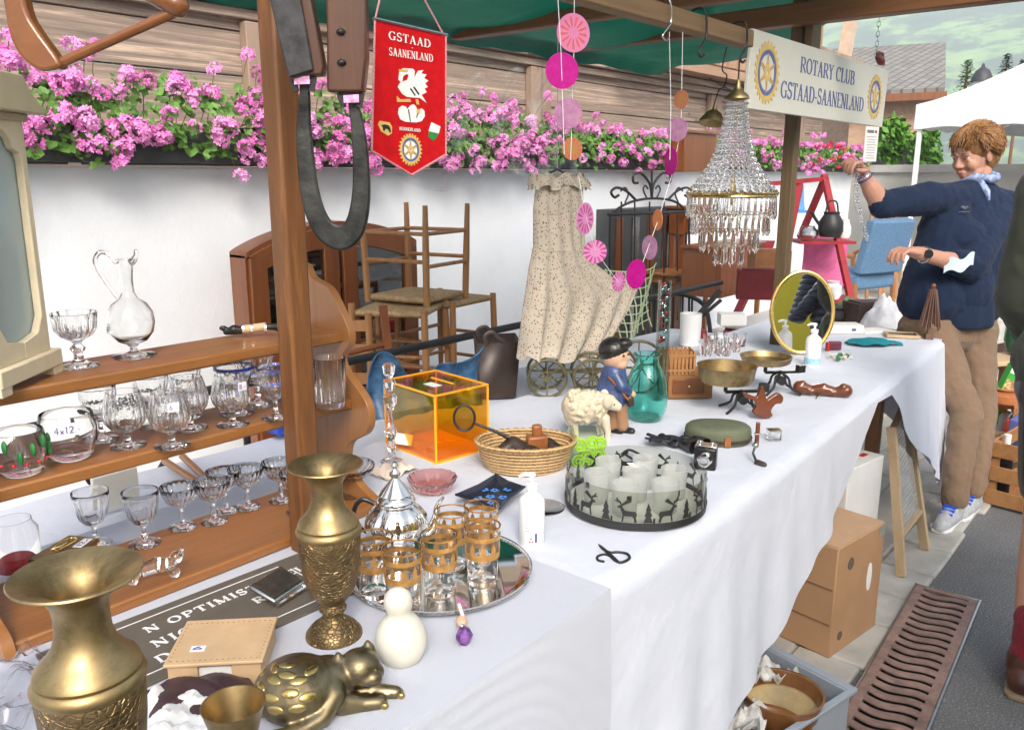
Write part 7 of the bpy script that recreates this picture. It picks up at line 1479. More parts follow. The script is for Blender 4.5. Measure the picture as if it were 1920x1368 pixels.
# grey tub with bowls and newspaper
A_ = P(1592, 1290, .24); B2 = P(1425, 1203, .24); e1 = (A_-B2).normalized(); e2 = Vector((e1.y, -e1.x, 0)); Lx = (A_-B2).length; M['tub'] = mat('grey plastic tub', (.30, .34, .40), .4, var=.05)
tu = thing('plastic_tub', 'light grey plastic storage tub on the pavement full of wrapped crockery', 'tub', (0, 0, 0)); Tt = frame(B2+Vector((0, 0, -.205)), e1, -e2); Tt = frame(Vector((B2.x, B2.y, .016)), e1, Vector((-e1.y, e1.x, 0)))
Wt = -.40; b = MB(); hgt = .222
b.box((Lx/2, -.006, hgt/2), (Lx, .008, hgt), Tt); b.box((Lx/2, Wt, hgt/2), (Lx, .008, hgt), Tt); b.box((-.0, Wt/2, hgt/2), (.008, -Wt, hgt), Tt); b.box((Lx, Wt/2, hgt/2), (.008, -Wt, hgt), Tt); b.box((Lx/2, Wt/2, .004), (Lx-.01, -Wt-.01, .006), Tt); b.build('shell', M['tub'], tu, bevel=.002)
b = MB(); b.box((Lx/2, .004, hgt), (Lx+.03, .022, .010), Tt); b.box((Lx/2, Wt-.008, hgt), (Lx+.03, .022, .010), Tt); b.box((-.008, Wt/2, hgt), (.018, -Wt+.002, .009), Tt); b.box((Lx+.008, Wt/2, hgt), (.018, -Wt+.002, .009), Tt); b.build('rim', M['tub'], tu, bevel=.002)
q = P(1466, 1308, .24); U = mpp(q); M['glaze'] = mat('brown stoneware glaze', (.20, .085, .03), .22, var=.4, scale=18); bw2 = thing('stoneware_bowl', 'brown rimmed stoneware bowl with sandy glaze lying in the grey tub', 'bowl', q+Vector((0, 0, -.07)), 0)
r_ = 74*U; MB().lathe([(0, 0), (r_*.6, 0), (r_*.9, .04), (r_, .085), (r_*1.02, .09), (r_*.97, .09), (r_*.86, .055)], 48).build('outer', M['glaze'], bw2); MB().lathe([(r_*.965, .0885), (r_*.86, .050), (r_*.5, .022), (0, .016)], 48).build('inner_glaze', mat('sandy glaze', (.40, .31, .16), .3, var=.45, scale=9), bw2)
q = P(1440, 1370, .21); MB_ = MB().lathe([(0, 0), (.07, 0), (.10, .05), (.104, .052), (.095, .05), (.065, .01), (0, .008)], 40); o = MB_.build('stoneware_bowl', M['glaze'], loc=q+Vector((0, 0, -.05))); tag(o, 'second brown stoneware bowl at the very bottom of the picture in the tub', 'bowl')
for k, (x, y, lab, rz_) in enumerate(((1370, 1345, 'sheet of crumpled newspaper at the left in the grey tub', .4), (1410, 1262, 'crumpled white paper at the back of the grey tub', 1.3))):
    q = P(x, y, .22); b = MB().sheet(lambda u, v, k=k: ((u-.5)*.17, (v-.5)*.15, .01+crumple(u, v, .030, 3, k+11)+crumple(u, v, .012, 9, k+15)), 22, 20, .0012); o = b.build('newspaper', mat('newsprint %d' % k, (.55, .55, .54), .8, var=.35, scale=60), loc=q, rot=(.2, .3, rz_), smooth=20); tag(o, lab, 'newspaper')
# crates and odds on the right
def crate(loc, rz, label, sz=(.36, .30, .30)):
    t = thing('slatted_crate', label, 'crate', loc, rz, 'wooden slatted crates on the road'); X_, Y_, Z_ = sz
    for sx_ in (-1, 1):
        for sy_ in (-1, 1): MB().box((sx_*(X_/2-.014), sy_*(Y_/2-.014), Z_/2), (.028, .028, Z_)).build('corner_post', M['cratew'], t)
    for k in range(3):
        z_ = .045+k*(Z_-.08)/2; b = MB()
        for s_ in (-1, 1): b.box((0, s_*(Y_/2+.005), z_), (X_+.02, .010, .068)).box((s_*(X_/2+.005), 0, z_), (.010, Y_, .068))
        b.build('slat', M['cratew'], t, bevel=.002)
    MB().box((0, 0, .008), (X_-.06, Y_-.01, .012)).build('bottom', M['cratew'], t); return t
q = P(1862, 955, 0); crate((q.x+.22, q.y-.16, .004), R(-8), 'wooden slatted crate on the road, cut off by the right picture edge', (.42, .34, .30))
q = P(1880, 872, .0); crate((q.x+.5, q.y-.1, .004), R(10), 'second slatted crate standing farther behind the first', (.36, .3, .24))
bt = thing('wine_bottle', 'black bottle with white foil cap standing in the nearer crate', 'bottle', (P(1875, 955, 0).x+.08, P(1875, 955, 0).y+.02, .02)); MB().lathe([(0, 0), (.033, 0), (.034, .01), (.034, .20), (.026, .235), (.014, .26), (.013, .30), (0, .301)], 28).build('bottle', M['blackp'], bt); MB().lathe([(.0145, .262), (.0155, .263), (.0155, .306), (0, .308)], 20).build('foil', M['paper'], bt)
q = P(1840, 905, 0); o = MB().lathe([(0, 0), (.10, 0), (.13, .16), (.14, .17), (.12, .16), (.09, .012), (0, .012)], 32).build('round_basket', M['wicker'], loc=(q.x+.22, q.y-.02, .004)); tag(o, 'round brown basket behind the woman\'s leg', 'basket')
q = P(1845, 830, 0); o = thing('game_box', 'bright green and red printed box leaning in the round basket', 'box', (q.x+.1, q.y-.05, .10), CR); Tg = rotm(0, .35, 0, (0, 0, .17)); MB().box((0, 0, 0), (.09, .05, .34), Tg).build('box', mat('bright green card', (.04, .40, .05), .4, var=.2, scale=30), o, bevel=.002)
b = MB(); b.box((0, -.0258, .05), (.08, .002, .07), Tg); b.build('picture', mat('printed picture', (.6, .4, .2), .5, var=.9, scale=60), o); MB().box((0, -.0258, .14), (.085, .002, .04), Tg).build('band', M['paper'], o); MB().box((0, -.0258, -.08), (.085, .002, .03), Tg).build('band', mat('yellow print', (.8, .6, .05), .5), o)
q = P(1857, 765, 0); o = thing('wooden_footstool', 'small wooden footstool with pale seat beyond the basket', 'stool', (q.x+.1, q.y, .004), CR+.3); MB().box((0, 0, .30), (.34, .24, .03)).build('seat', M['palew'], o, bevel=.006)
for sx_ in (-1, 1):
    for sy_ in (-1, 1): MB().bar((sx_*.13, sy_*.08, 0), (sx_*.12, sy_*.07, .285), .035, .03).build('leg', M['brownw'], o)
rnd = random.Random(12)
for k, (x, y, c, lab) in enumerate(((1890, 820, (.55, .07, .04), 'red tin can lying in the clutter behind the crate'), (1868, 800, (.62, .62, .66), 'white enamel jar in the clutter behind the crate'), (1905, 850, (.10, .12, .35), 'blue book leaning in the far crate'), (1900, 700, (.3, .3, .28), 'grey carton beyond the footstool'), (1878, 650, (.42, .26, .14), 'tan suitcase in the distance beyond the footstool'))):
    q = P(x, y, .1 if k < 3 else 0); m_ = mat('odds %d' % k, c, .5); lc = (q.x+.1, q.y, max(.004, q.z-.06))
    if k < 2: o = MB().lathe([(0, 0), (.045, 0), (.05, .02), (.05, .11), (.042, .13), (.035, .13), (.035, .12), (0, .11)], 24).build(['tin_can', 'enamel_jar'][k], m_, loc=lc, rot=(.1, 0, .3*k))
    else: o = MB().box((0, 0, .12), (.22, .08 if k == 2 else .16, .22)).box((0, 0, .235), (.07, .02, .012)).build(['book', 'carton', 'suitcase'][k-2], m_, loc=lc, rot=(0, 0, CR+.4*k), bevel=.008)
    tag(o, lab, ['can', 'jar', 'book', 'carton', 'suitcase'][k])
# far table with club cloth
tt = thing('far_stall_table', 'distant table under a white cloth bearing a gold wheel emblem', 'table', PD(1960, 560, 6.4)); O6 = Vector(tt.location); zc = PD(1920, 432, 6.4).z; tt.location = (O6.x, O6.y, .004)
MB().box((0, 0, zc-.10), (.9, .75, .22)).build('cloth', M['linen'], tt, bevel=.01, rot=(0, 0, CR)); b = MB()
for sx_ in (-1, 1): b.box((sx_*.35, 0, (zc-.2)/2), (.08, .6, zc-.2))
b.build('trestle', M['cabw'], tt, rot=(0, 0, CR))
gear_emblem(tt, (-.30, zc-.05), .045, frame((-FW.x*.385, -FW.y*.385, 0), (RT.x, RT.y, 0), (0, 0, 1)), M['signgold'], M['signblue'])
q = PD(1893, 335, 6.2); o = thing('black_candelabrum', 'black cast iron candlestick ornament on the distant table', 'ornament', (O6.x-.26*1, O6.y+.16, zc+.014)); MB().lathe([(0, 0), (.06, 0), (.05, .02), (.02, .04), (.03, .10), (.05, .16), (.03, .22), (.05, .28), (.02, .36), (.035, .40), (0, .42)], 20, mod=lambda i, a, z: 1+.2*math.cos(5*a)).build('column', M['black'], o); MB().tube(smoothpath([(-.10, 0, .32), (-.06, 0, .24), (0, 0, .26), (.06, 0, .24), (.10, 0, .32)], 4), .012, 7).build('arm', M['black'], o)
# ------------------------------------------------------------ white tent, houses, trees, hills
M['canvas'] = mat('white tent canvas', (.80, .80, .80), .6, var=.03, scale=2)
tn = thing('party_tent', 'white pop up market tent with steel legs at the right', 'tent', (10.7, 2.8, .004))
tn.rotation_euler = (0, 0, R(-4)); S3_ = 3.0; ze = PD(1693, 207, 10.05).z
for x_, y_ in ((0, 0), (S3_, 0), (0, -S3_), (S3_, -S3_)): MB().bar((x_, y_, 0), (x_, y_, ze), .045, .045).build('leg', M['white'], tn); MB().bar((x_+(.01 if x_ == 0 else -.01), y_, ze*.93), (x_+(.01 if x_ == 0 else -.01), y_, ze*.98), .075, .075).build('bracket', M['blackp'], tn)
for k in range(4):
    c = [(-.05, .05), (S3_+.05, .05), (S3_+.05, -S3_-.05), (-.05, -S3_-.05)]; a_, c2 = c[k], c[(k+1) % 4]; pk = (S3_/2, -S3_/2, ze+1.0)
    def pf_(u, v, a_=a_, c2=c2): x = lerp(a_[0], c2[0], u); y = lerp(a_[1], c2[1], u); t_ = v; z = lerp(ze+.02, pk[2], t_**1.25)-.10*math.sin(PI*u)*(1-t_)*.3; return (lerp(x, pk[0], t_), lerp(y, pk[1], t_), z)
    MB().sheet(pf_, 14, 12, .006).build('roof_panel', M['canvas'], tn, smooth=60)
    MB().sheet(lambda u, v, a_=a_, c2=c2: (lerp(a_[0], c2[0], u), lerp(a_[1], c2[1], u), ze+.02-v*.26+.012*math.sin(u*30)*v), 30, 2, .006).build('valance', M['canvas'], tn, smooth=60)
b = MB()
for k in range(4): a0 = S3_*k/4; b.bar((0, -a0, ze-.30 if k % 2 else ze-.03), (0, -a0-S3_/4, ze-.03 if k % 2 else ze-.30), .02, .02)
b.build('scissor_bar', M['steel'], tn)
# chalet end with pale bargeboards
ce = thing('chalet_gable', 'upper storey of a larch chalet with pale verge boards rising behind the sign', 'chalet', (0, 0, 0))
b = MB(); b.box((8.6, 4.9, 3.3), (5.2, 1.4, 2.6)); b.build('wall', M['chaletfar'], ce, bevel=.01)
for k in range(5): MB().box((6.6+k*1.05, 4.16, 3.0), (.16, .06, 2.0)).build('upright', M['chaletV'], ce)
for k in range(4): b = MB(); b.box((7.12+k*1.05, 4.17, 3.05), (.5, .04, .8)); w_ = b.build('window_shutter', M['brownw'], ce, bevel=.004); MB().box((7.12+k*1.05, 4.145, 2.60), (.62, .05, .06)).build('sill', M['chaletV'], ce)
MB().prism([(0, 0), (.22, 0), (.75, 1.9), (.53, 1.9)], .10, frame((10.75, 3.9, 2.3), (1, 0, 0), (0, 0, 1))).build('bargeboard', mat('pale larch', (.55, .42, .32), .8, var=.15), ce)
MB().box((8.6, 3.95, 2.38), (5.4, .5, .08)).build('balcony_floor', M['chaletfar'], ce)
for k in range(26): MB().box((6.1+k*.2, 3.74, 2.62), (.15, .03, .36)).build('balcony_board', M['chaletfar'], ce, bevel=.004)
MB().box((8.6, 3.73, 2.83), (5.4, .08, .06)).build('handrail', M['chaletV'], ce)
# shingle roofed house
def hq(x, y, d): return PD(x, y, d)
hs = thing('shingle_house', 'house with grey shingle roof, a skylight and larch walls at the right', 'house', (0, 0, 0))
a0, a1, a2, a3 = hq(1560, 97, 27), hq(1773, 84, 27), hq(1771, 170, 21), hq(1560, 180, 21)
def shingle():
    m, t, b = newmat('grey shingles'); v = coords(t); br = t.nodes.new('ShaderNodeTexBrick'); br.inputs['Scale'].default_value = 1.1; t.links.new(v, br.inputs[0]); br.inputs['Color1'].default_value = (.20, .19, .175, 1); br.inputs['Color2'].default_value = (.27, .255, .235, 1); br.inputs['Mortar'].default_value = (.12, .115, .11, 1); br.inputs['Mortar Size'].default_value = .03
    t.links.new(br.outputs[0], b.inputs['Base Color']); b.inputs['Roughness'].default_value = .9; return m
Tr = frame(a3, a2-a3, a0-a3); wv = (a2-a3).length; hv = (a0-a3).length
MB().sheet(lambda u, v: a3.lerp(a2, u).lerp(a0.lerp(a1, u), v), 8, 6, .16).build('roof', shingle(), hs, smooth=0)
MB().box((wv*.60, hv*.55, .05), (.55, .9, .12), Tr).build('skylight', M['blackp'], hs); MB().box((wv*.60, hv*.55, .115), (.40, .7, .012), Tr).build('skylight_pane', mat('sky reflecting pane', (.5, .6, .7), .05, .6, var=0), hs)
wl0, wl1 = hq(1600, 180, 21.4), hq(1760, 172, 21.4); wx = (wl1-wl0); Tw = frame(Vector((wl0.x, wl0.y, 0)), Vector((wx.x, wx.y, 0)), (0, 0, 1)); Lw = wx.length
MB().box((Lw/2, wl0.z/2, -1.6), (Lw, wl0.z-.1, 3.0), Tw).build('wall', M['chaletfar'], hs); MB().bar(a3+Vector((0, 0, -.12)), a2+Vector((0, 0, -.12)), .3, .18).build('eaves', M['brownw'], hs)
for k in range(3): MB().box((Lw*(.45+.2*k), 1.9, -.08), (.7, .9, .06), Tw).build('window', M['blackp'], hs)
tu_ = thing('chimney_lantern', 'small white round chimney turret with dark bell shaped cap', 'chimney', hq(1833, 215, 17)); U = mpp(tu_.location)
MB().lathe([(0, -3.0), (15*U, -3.0), (15*U, 60*U), (0, 60*U)], 20).build('shaft', M['white'], tu_); MB().lathe([(19*U, 58*U), (18*U, 66*U), (12*U, 78*U), (4*U, 84*U), (2*U, 90*U), (0, 92*U), ], 20).build('cap', mat('lead cap', (.05, .05, .06), .5), tu_)
def conifer(label, px, py_top, py_bot, D, wpx, col, seed, cat='tree', name='tree', n=900):
    q = PD(px, py_bot, D); U = mpp(q); H = (py_bot-py_top)*U; t = thing(name, label, cat, q); rnd = random.Random(seed); b = MB()
    for k in range(n):
        v = rnd.random(); r = wpx*U*(1-v)**.6*(.6+.4*math.sin(v*40)**2)*rnd.uniform(.25, 1); a = rnd.uniform(0, 6.28); c = Vector((r*math.cos(a), r*math.sin(a), v*H)); s_ = rnd.uniform(.06, .13)*H*.55
        d = Vector((math.cos(a), math.sin(a), rnd.uniform(-.5, .4))).normalized(); sd_ = d.cross(Vector((0, 0, 1))).normalized()*s_*.4; b.add([c, c+d*s_*.6+sd_, c+d*s_, c+d*s_*.6-sd_], [(0, 1, 2, 3)])
    b.build('crown', mat('foliage %d' % seed, col, .7, var=.5, scale=3), t, smooth=0, fix=False); zr = q.z; MB().tube([(0, 0, -zr), (0, 0, 0), (0, 0, H*.9)], [.07, .06, .02], 8).build('trunk', M['brownw'], t)
conifer('pale green bushy tree left of the white chimney turret', 1803, 118, 225, 19, 30, (.07, .16, .04), 31); conifer('dark pointed fir tree right of the chimney turret', 1876, 108, 215, 26, 26, (.03, .075, .04), 32)
conifer('slim dark fir tree behind the tent roof', 1905, 118, 210, 34, 22, (.03, .07, .04), 33)
def shrub(label, px, py, D, rx, ry, seed, col=(.12, .30, .03), n=700):
    q = PD(px, py, D); U = mpp(q); t = thing('leafy_shrub', label, 'shrub', (q.x, q.y, .06)); rnd = random.Random(seed); b = MB()
    for k in range(n):
        d = Vector((rnd.gauss(0, 1), rnd.gauss(0, 1), rnd.gauss(0, 1))).normalized()*rnd.uniform(.55, 1)*(1+.25*noise.noise(Vector((k*.01, seed, 0)))); c = Vector((d.x*rx*U, d.y*rx*U, q.z-.06+d.z*ry*U)); s_ = rnd.uniform(.04, .09); n1 = Vector((rnd.gauss(0, 1), rnd.gauss(0, 1), rnd.gauss(0, 1)+1)).normalized(); t1_ = n1.orthogonal().normalized(); t2_ = n1.cross(t1_)
        b.add([c-t1_*s_, c-t2_*s_*.5, c+t1_*s_, c+t2_*s_*.5], [(0, 1, 2, 3)])
    b.build('foliage', mat('shrub leaf %d' % seed, col, .6, var=.4, scale=5), t, smooth=0, fix=False); MB().tube([(0, 0, 0), (0, 0, q.z)], .03, 6).build('stem', M['brownw'], t)
shrub('bright green leafy shrub behind the tent leg', 1672, 262, 12.5, 34, 45, 41); shrub('light green climbing shrub right of the tent leg', 1735, 290, 12.0, 30, 55, 42, n=500)
# grey stone wall and parapet further right
o = MB().box((0, 0, .75), (.25, 5, 1.5)).box((0, 0, 1.55), (.35, 5.1, .10)).build('grey_wall', mat('silvery boards', (.46, .46, .44), .8, var=.15, scale=3), loc=(12.6, 2.3, 0)); tag(o, 'low silvery grey wall with coping below the shrubs', 'wall')
# mountain side
def hillm():
    m, t, b = newmat('mountain side'); v = coords(t); f = tnoise(t, v, .011, 7, .66, .6); g = tnoise(t, v, .05, 4); mm = t.nodes.new('ShaderNodeMath'); mm.operation = 'MULTIPLY_ADD'; t.links.new(g, mm.inputs[0]); mm.inputs[1].default_value = .25; t.links.new(f, mm.inputs[2])
    t.links.new(tramp(t, mm.outputs[0], [(.50, (.018, .05, .026)), (.60, (.03, .075, .035)), (.66, (.20, .34, .09)), (.85, (.30, .44, .16))]), b.inputs['Base Color']); b.inputs['Roughness'].default_value = .95; return m
def hf(u, v):
    a = R(-75+u*190); d = 520+v*900; h = 300*v**.85*(1+.35*noise.noise(Vector((u*6, v*2, 0))))+40*noise.noise(Vector((u*24, v*7, 3)))*v-2; return (d*math.cos(a), d*math.sin(a), h)
hl2 = MB().sheet(hf, 120, 40, .5); ho = hl2.build('hills', hillm(), smooth=70); struct(ho)
print('back ok')
# ------------------------------------------------------------ people
def folds(o, scale=.09, strength=.016, name='folds'):
    t = bpy.data.textures.get(name+str(scale)) or bpy.data.textures.new(name+str(scale), 'CLOUDS'); t.noise_scale = scale; t.noise_depth = 2
    d = o.modifiers.new('folds', 'DISPLACE'); d.texture = t; d.strength = strength; d.mid_level = .5; d.texture_coords = 'LOCAL'; return o
def hand(b, wrist, d, pn, side, curl=.9, s=1.0, spread=.12, thumbin=.5):
    """palm and five fingers; d points along the hand, pn out of the palm, side towards the thumb"""
    d = Vector(d).normalized(); pn = Vector(pn); pn = (pn-d*pn.dot(d)).normalized(); sd_ = d.cross(pn).normalized()*side; w = Vector(wrist)
    for t_, k in ((-.028, .0), (-.010, .0), (.010, 0), (.028, 0)): b.cap(w+d*.012*s+sd_*t_*.7*s, w+d*.080*s+sd_*t_*s, .0135*s, .0115*s, 10)
    b.cap(w-d*.01, w+d*.03*s, .021*s, .024*s)
    for i, (off, L) in enumerate(((.028, .92), (.010, 1.0), (-.010, .94), (-.028, .76))):
        p = w+d*.082*s+sd_*off*s; c = 0; dd = (d+sd_*off*spread*20*.1).normalized(); r = .0098*s
        for seg, (l, q) in enumerate(((.040, curl*.75), (.026, curl*1.0), (.020, curl*.7))):
            c += q*(1+.12*i*(1 if curl > .5 else .3)); v = dd*math.cos(c)+pn*math.sin(c); n_ = p+v*l*L*s; b.cap(p, n_, r, r*.9, 9); p = n_; r *= .9
    p = w+d*.025*s+sd_*.030*s; v = (d*.65+sd_*.75+pn*.25).normalized(); q = p+v*.040*s; b.cap(p, q, .0135*s, .0115*s, 9); v = (d*.9+sd_*(.45-thumbin)+pn*(.2+thumbin)).normalized(); r = q+v*.030*s; b.cap(q, r, .0112*s, .0100*s, 9); v = (d*.9-sd_*thumbin*.6+pn*.5).normalized(); b.cap(r, r+v*.024*s, .0100*s, .0082*s, 9)
def head(b, Hm, fem=True):
    """Hm: matrix, origin at the centre of the skull, +y the way the face looks, +z up; metres"""
    E = lambda c, r: b.ell(c, r, Hm, 24, 16)
    E((0, -.012, .030), (.074, .092, .082)); E((0, .020, -.015), (.064, .070, .080)); E((0, .040, -.058), (.047, .048, .044)); E((0, .066, -.086), (.021, .020, .018))
    for s_ in (-1, 1):
        E((s_*.036, .055, -.030), (.026, .030, .030)); E((s_*.034, .030, -.068), (.026, .036, .026)); E((s_*.030, .080, .022), (.024, .012, .008)); E((s_*.074, -.008, -.010), (.008, .018, .030)); E((s_*.013, .094, -.030), (.008, .010, .007))
        E((s_*.030, .077, -.004), (.016, .008, .0065))
    T_ = lambda p: Hm @ Vector(p)
    b.tube([T_((0, .083, .014)), T_((0, .095, -.008)), T_((0, .106, -.026)), T_((0, .098, -.036))], [.008, .010, .0125, .008], 10)
    E((0, .091, -.0545), (.022, .0095, .0058)); E((0, .089, -.0655), (.019, .0095, .0065)); E((0, .085, -.075), (.018, .006, .010))
def facebits(par, Hm, eye=(.16, .10, .06), lip=(.50, .17, .15), pref=''):
    Mw = mat('eye white', (.72, .70, .67), .3, var=0) if 'eye white' not in bpy.data.materials else bpy.data.materials['eye white']
    Ml = mat('lips', lip, .45, var=.05); Mi = mat('iris', eye, .2, var=0); Mb = mat('brow hair', (.22, .12, .06), .8, var=.2)
    for s_ in (-1, 1):
        MB().ell((s_*.030, .0775, .0065), (.0125, .0085, .0062), Hm).build('eye', Mw, par); MB().ell((s_*.030, .0850, .0058), (.0050, .0022, .0050), Hm).build('iris', Mi, par)
        MB().tube([Hm @ Vector(p) for p in ((s_*.014, .0885, .0270), (s_*.030, .0900, .0305), (s_*.048, .0800, .0260))], [.0022, .0032, .0014], 6).build('eyebrow', Mb, par)
        MB().tube([Hm @ Vector(p) for p in ((s_*.017, .0855, .0080), (s_*.030, .0895, .0130), (s_*.043, .0815, .0090))], [.0015, .0020, .0012], 6).build('eyelid', M['skin'], par)
    MB().ell((0, .0965, -.0550), (.0150, .0050, .0030), Hm).ell((0, .0945, -.0632), (.0130, .0050, .0040), Hm).build('lips', Ml, par)
    MB().tube([Hm @ Vector(p) for p in ((-.016, .0945, -.0600), (0, .0995, -.0592), (.016, .0945, -.0600))], .0009, 5).build('mouth_line', Mb, par)
def hairmat(name, c1, c2):
    m, t, b = newmat(name); v = coords(t, (1, 1, .22)); f = tnoise(t, v, 90, 5, .7, .5); g = tnoise(t, coords(t), 9, 3); mm = t.nodes.new('ShaderNodeMath'); mm.operation = 'MULTIPLY_ADD'; t.links.new(g, mm.inputs[0]); mm.inputs[1].default_value = .6; t.links.new(f, mm.inputs[2])
    t.links.new(tramp(t, mm.outputs[0], [(.45, c1), (1.0, c2)]), b.inputs['Base Color']); b.inputs['Roughness'].default_value = .42; tbump(t, b, f, .9, .004); return m
def hairdo(par, Hm, m, seed=1, n=620, length=.085):
    rnd = random.Random(seed); b = MB(); b.ell((0, -.024, .040), (.088, .102, .088), Hm); b.ell((0, -.05, -.01), (.082, .070, .085), Hm); 
    b.build('hair_base', m, par, smooth=60)
    h = MB()
    for k in range(n):      # short locks combed back and down
        a = rnd.uniform(-PI, PI); e = rnd.uniform(-.30, 1.45); nrm = Vector((math.sin(a)*math.cos(e), -math.cos(a)*math.cos(e), math.sin(e)))
        if nrm.y > .50 and nrm.z < .62: continue
        if nrm.y > .12 and nrm.z < .10: continue
        c = Vector((0, -.024, .040))+Vector((nrm.x*.088, nrm.y*.102, nrm.z*.088)); down = Vector((nrm.x*.5, -.35*(1 if nrm.y < .3 else -.2), -.55 if nrm.z < .8 else -.1)); d = (down-nrm*down.dot(nrm)).normalized()
        L = length*rnd.uniform(.6, 1.15); wv_ = rnd.uniform(-.012, .012); tn_ = nrm.cross(d)
        h.tube([Hm @ (c-d*L*.3+nrm*.001), Hm @ (c+d*L*.15+nrm*rnd.uniform(.006, .016)+tn_*wv_), Hm @ (c+d*L*.5+nrm*.011), Hm @ (c+d*L*.8+nrm*rnd.uniform(-.002, .009)-tn_*wv_*1.5)], [.0012, .0030, .0026, .0006], 4)
    h.build('hair', m, par, smooth=60)
def J(x, y, d): return PD(x, y, d)
FWh = Vector((FW.x, FW.y, 0)).normalized()
# --- the woman behind the table end
wm = thing('person', 'woman with short reddish hair in navy fleece and khaki trousers, arms raised', 'person', (0, 0, 0))
BD = 3.82
hipR, hipL = J(1738, 610, BD-.06), J(1818, 612, BD+.06); kneR, kneL = J(1812, 775, BD-.22), J(1840, 765, BD-.06)
ankR, ankL = P(1788, 945, .09), P(1822, 925, .09); pel = (hipR+hipL)/2; chest = J(1800, 455, BD-.02); nk = J(1832, 352, BD+.01)
shR, shL = J(1752, 372, BD-.14), J(1880, 385, BD+.10); elR = J(1653, 384, BD-.26); wrR = J(1614, 322, BD-.30); elL = J(1822, 500, BD-.22); wrL = J(1720, 474, BD-.36)
hc = J(1826, 290, BD-.02); fd = (-RT*.92-FWh*.34+Vector((0, 0, -.30))).normalized(); Hm = frame(hc, fd.cross(Vector((0, 0, 1))), fd); Hm = Matrix.Translation(hc) @ Matrix((( *([0]*3),),)*0 if False else ((Hm[0][0], Hm[0][1], Hm[0][2]), (Hm[1][0], Hm[1][1], Hm[1][2]), (Hm[2][0], Hm[2][1], Hm[2][2]))).to_4x4() @ Matrix.Scale(1.0, 4)
b = MB(); head(b, Hm); b.chain([Hm @ Vector((0, -.025, -.05)), nk+Vector((0, 0, -.02))], [.052, .060]); b.chain([nk, chest, pel+Vector((0, 0, .08))], [.06, .12, .11]); dn = Vector((0, 0, -.05)); b.chain([nk+dn, shR+dn*.5, elR, wrR], [.045, .044, .040, .028]); b.chain([nk+dn, shL+dn*.5, elL, wrL], [.045, .044, .040, .028])
b.chain([pel+Vector((0, 0, .05)), hipR, kneR, ankR], [.08, .08, .055, .04]); b.chain([pel+Vector((0, 0, .05)), hipL, kneL, ankL], [.08, .08, .055, .04]); b.cap(elR, elR.lerp(wrR, .5), .046, .040)
b.cap(elL.lerp(wrL, .25), elL.lerp(wrL, .5), .043, .037)
hR = J(1602, 296, BD-.32); hand(b, wrR, (J(1600, 300, BD-.36)-wrR), (-RT*.3-Vector((0, 0, 1))*.9), 1, 1.0, .98, thumbin=.6)
hand(b, wrL, (J(1668, 462, BD-.42)-wrL), Vector((0, 0, -1))-RT*.2, -1, .75, .98, thumbin=.5)
b.build('body', M['skin'], wm, remesh=.0042, sm=4)
facebits(wm, Hm); hm_ = hairmat('reddish blond hair', (.11, .042, .014), (.40, .20, .07)); hairdo(wm, Hm, hm_, 5, 2400, .075)
# fleece
b = MB(); up3 = nk+Vector((0, 0, -.045))
b.chain([shR+Vector((0, 0, -.01)), up3, shL+Vector((0, 0, -.01))], [.072, .085, .074]); b.chain([up3, chest, pel+Vector((0, 0, .14))], [.09, .138, .148]); b.chain([shR.lerp(shL, .2)+Vector((0, 0, -.07)), hipR+Vector((0, 0, .14))], [.100, .132]); b.chain([shR.lerp(shL, .8)+Vector((0, 0, -.07)), hipL+Vector((0, 0, .14))], [.100, .132]); b.ell(chest-FWh*.07-RT*.05+Vector((0, 0, .02)), (.12, .12, .10))
b.ell(pel.lerp(chest, .45)-RT*.01-FWh*.03, (.165, .16, .165)); b.chain([hipR+Vector((0, 0, .125)), hipL+Vector((0, 0, .125))], [.136, .134])
b.chain([shR, elR, elR.lerp(wrR, .12)], [.076, .058, .052]); b.chain([shL, shL.lerp(elL, .5), elL, elL.lerp(wrL, .30)], [.078, .076, .066, .056]); b.chain([nk+Vector((0, 0, .0)), nk+Vector((0, 0, -.03))], [.066, .08])
folds(b.build('fleece', M['navy'], wm, remesh=.006, sm=5), .085, .024)
hb_ = MB(); hb_.lathe([(0, -.022), (.96, -.022), (1.0, -.012), (1.0, .02), (.97, .08), (.85, .16), (0, .18)], 48, T=Matrix.Translation(pel+Vector((0, 0, .03))) @ frame((0, 0, 0), RT, FWh) @ Matrix.Diagonal((.186, .158, 1, 1)), mod=lambda i, a, z: 1+.025*math.sin(a*7)+.012*math.sin(a*13)); hb_.build('hem_band', M['navy'], wm, smooth=70, remesh=.007, sm=4)
b = MB(); b.chain([hipR+Vector((0, 0, -.02)), kneR, ankR+Vector((0, 0, .02))], [.112, .066, .054]); b.chain([hipL+Vector((0, 0, -.02)), kneL, ankL+Vector((0, 0, .02))], [.112, .068, .055]); b.chain([hipR+Vector((0, 0, -.02)), hipL+Vector((0, 0, -.02))], [.122, .122]); b.ell(pel-FWh*-.04+Vector((0, 0, -.03)), (.13, .13, .11))
folds(b.build('trousers', M['khaki'], wm, remesh=.006, sm=4), .07, .020)
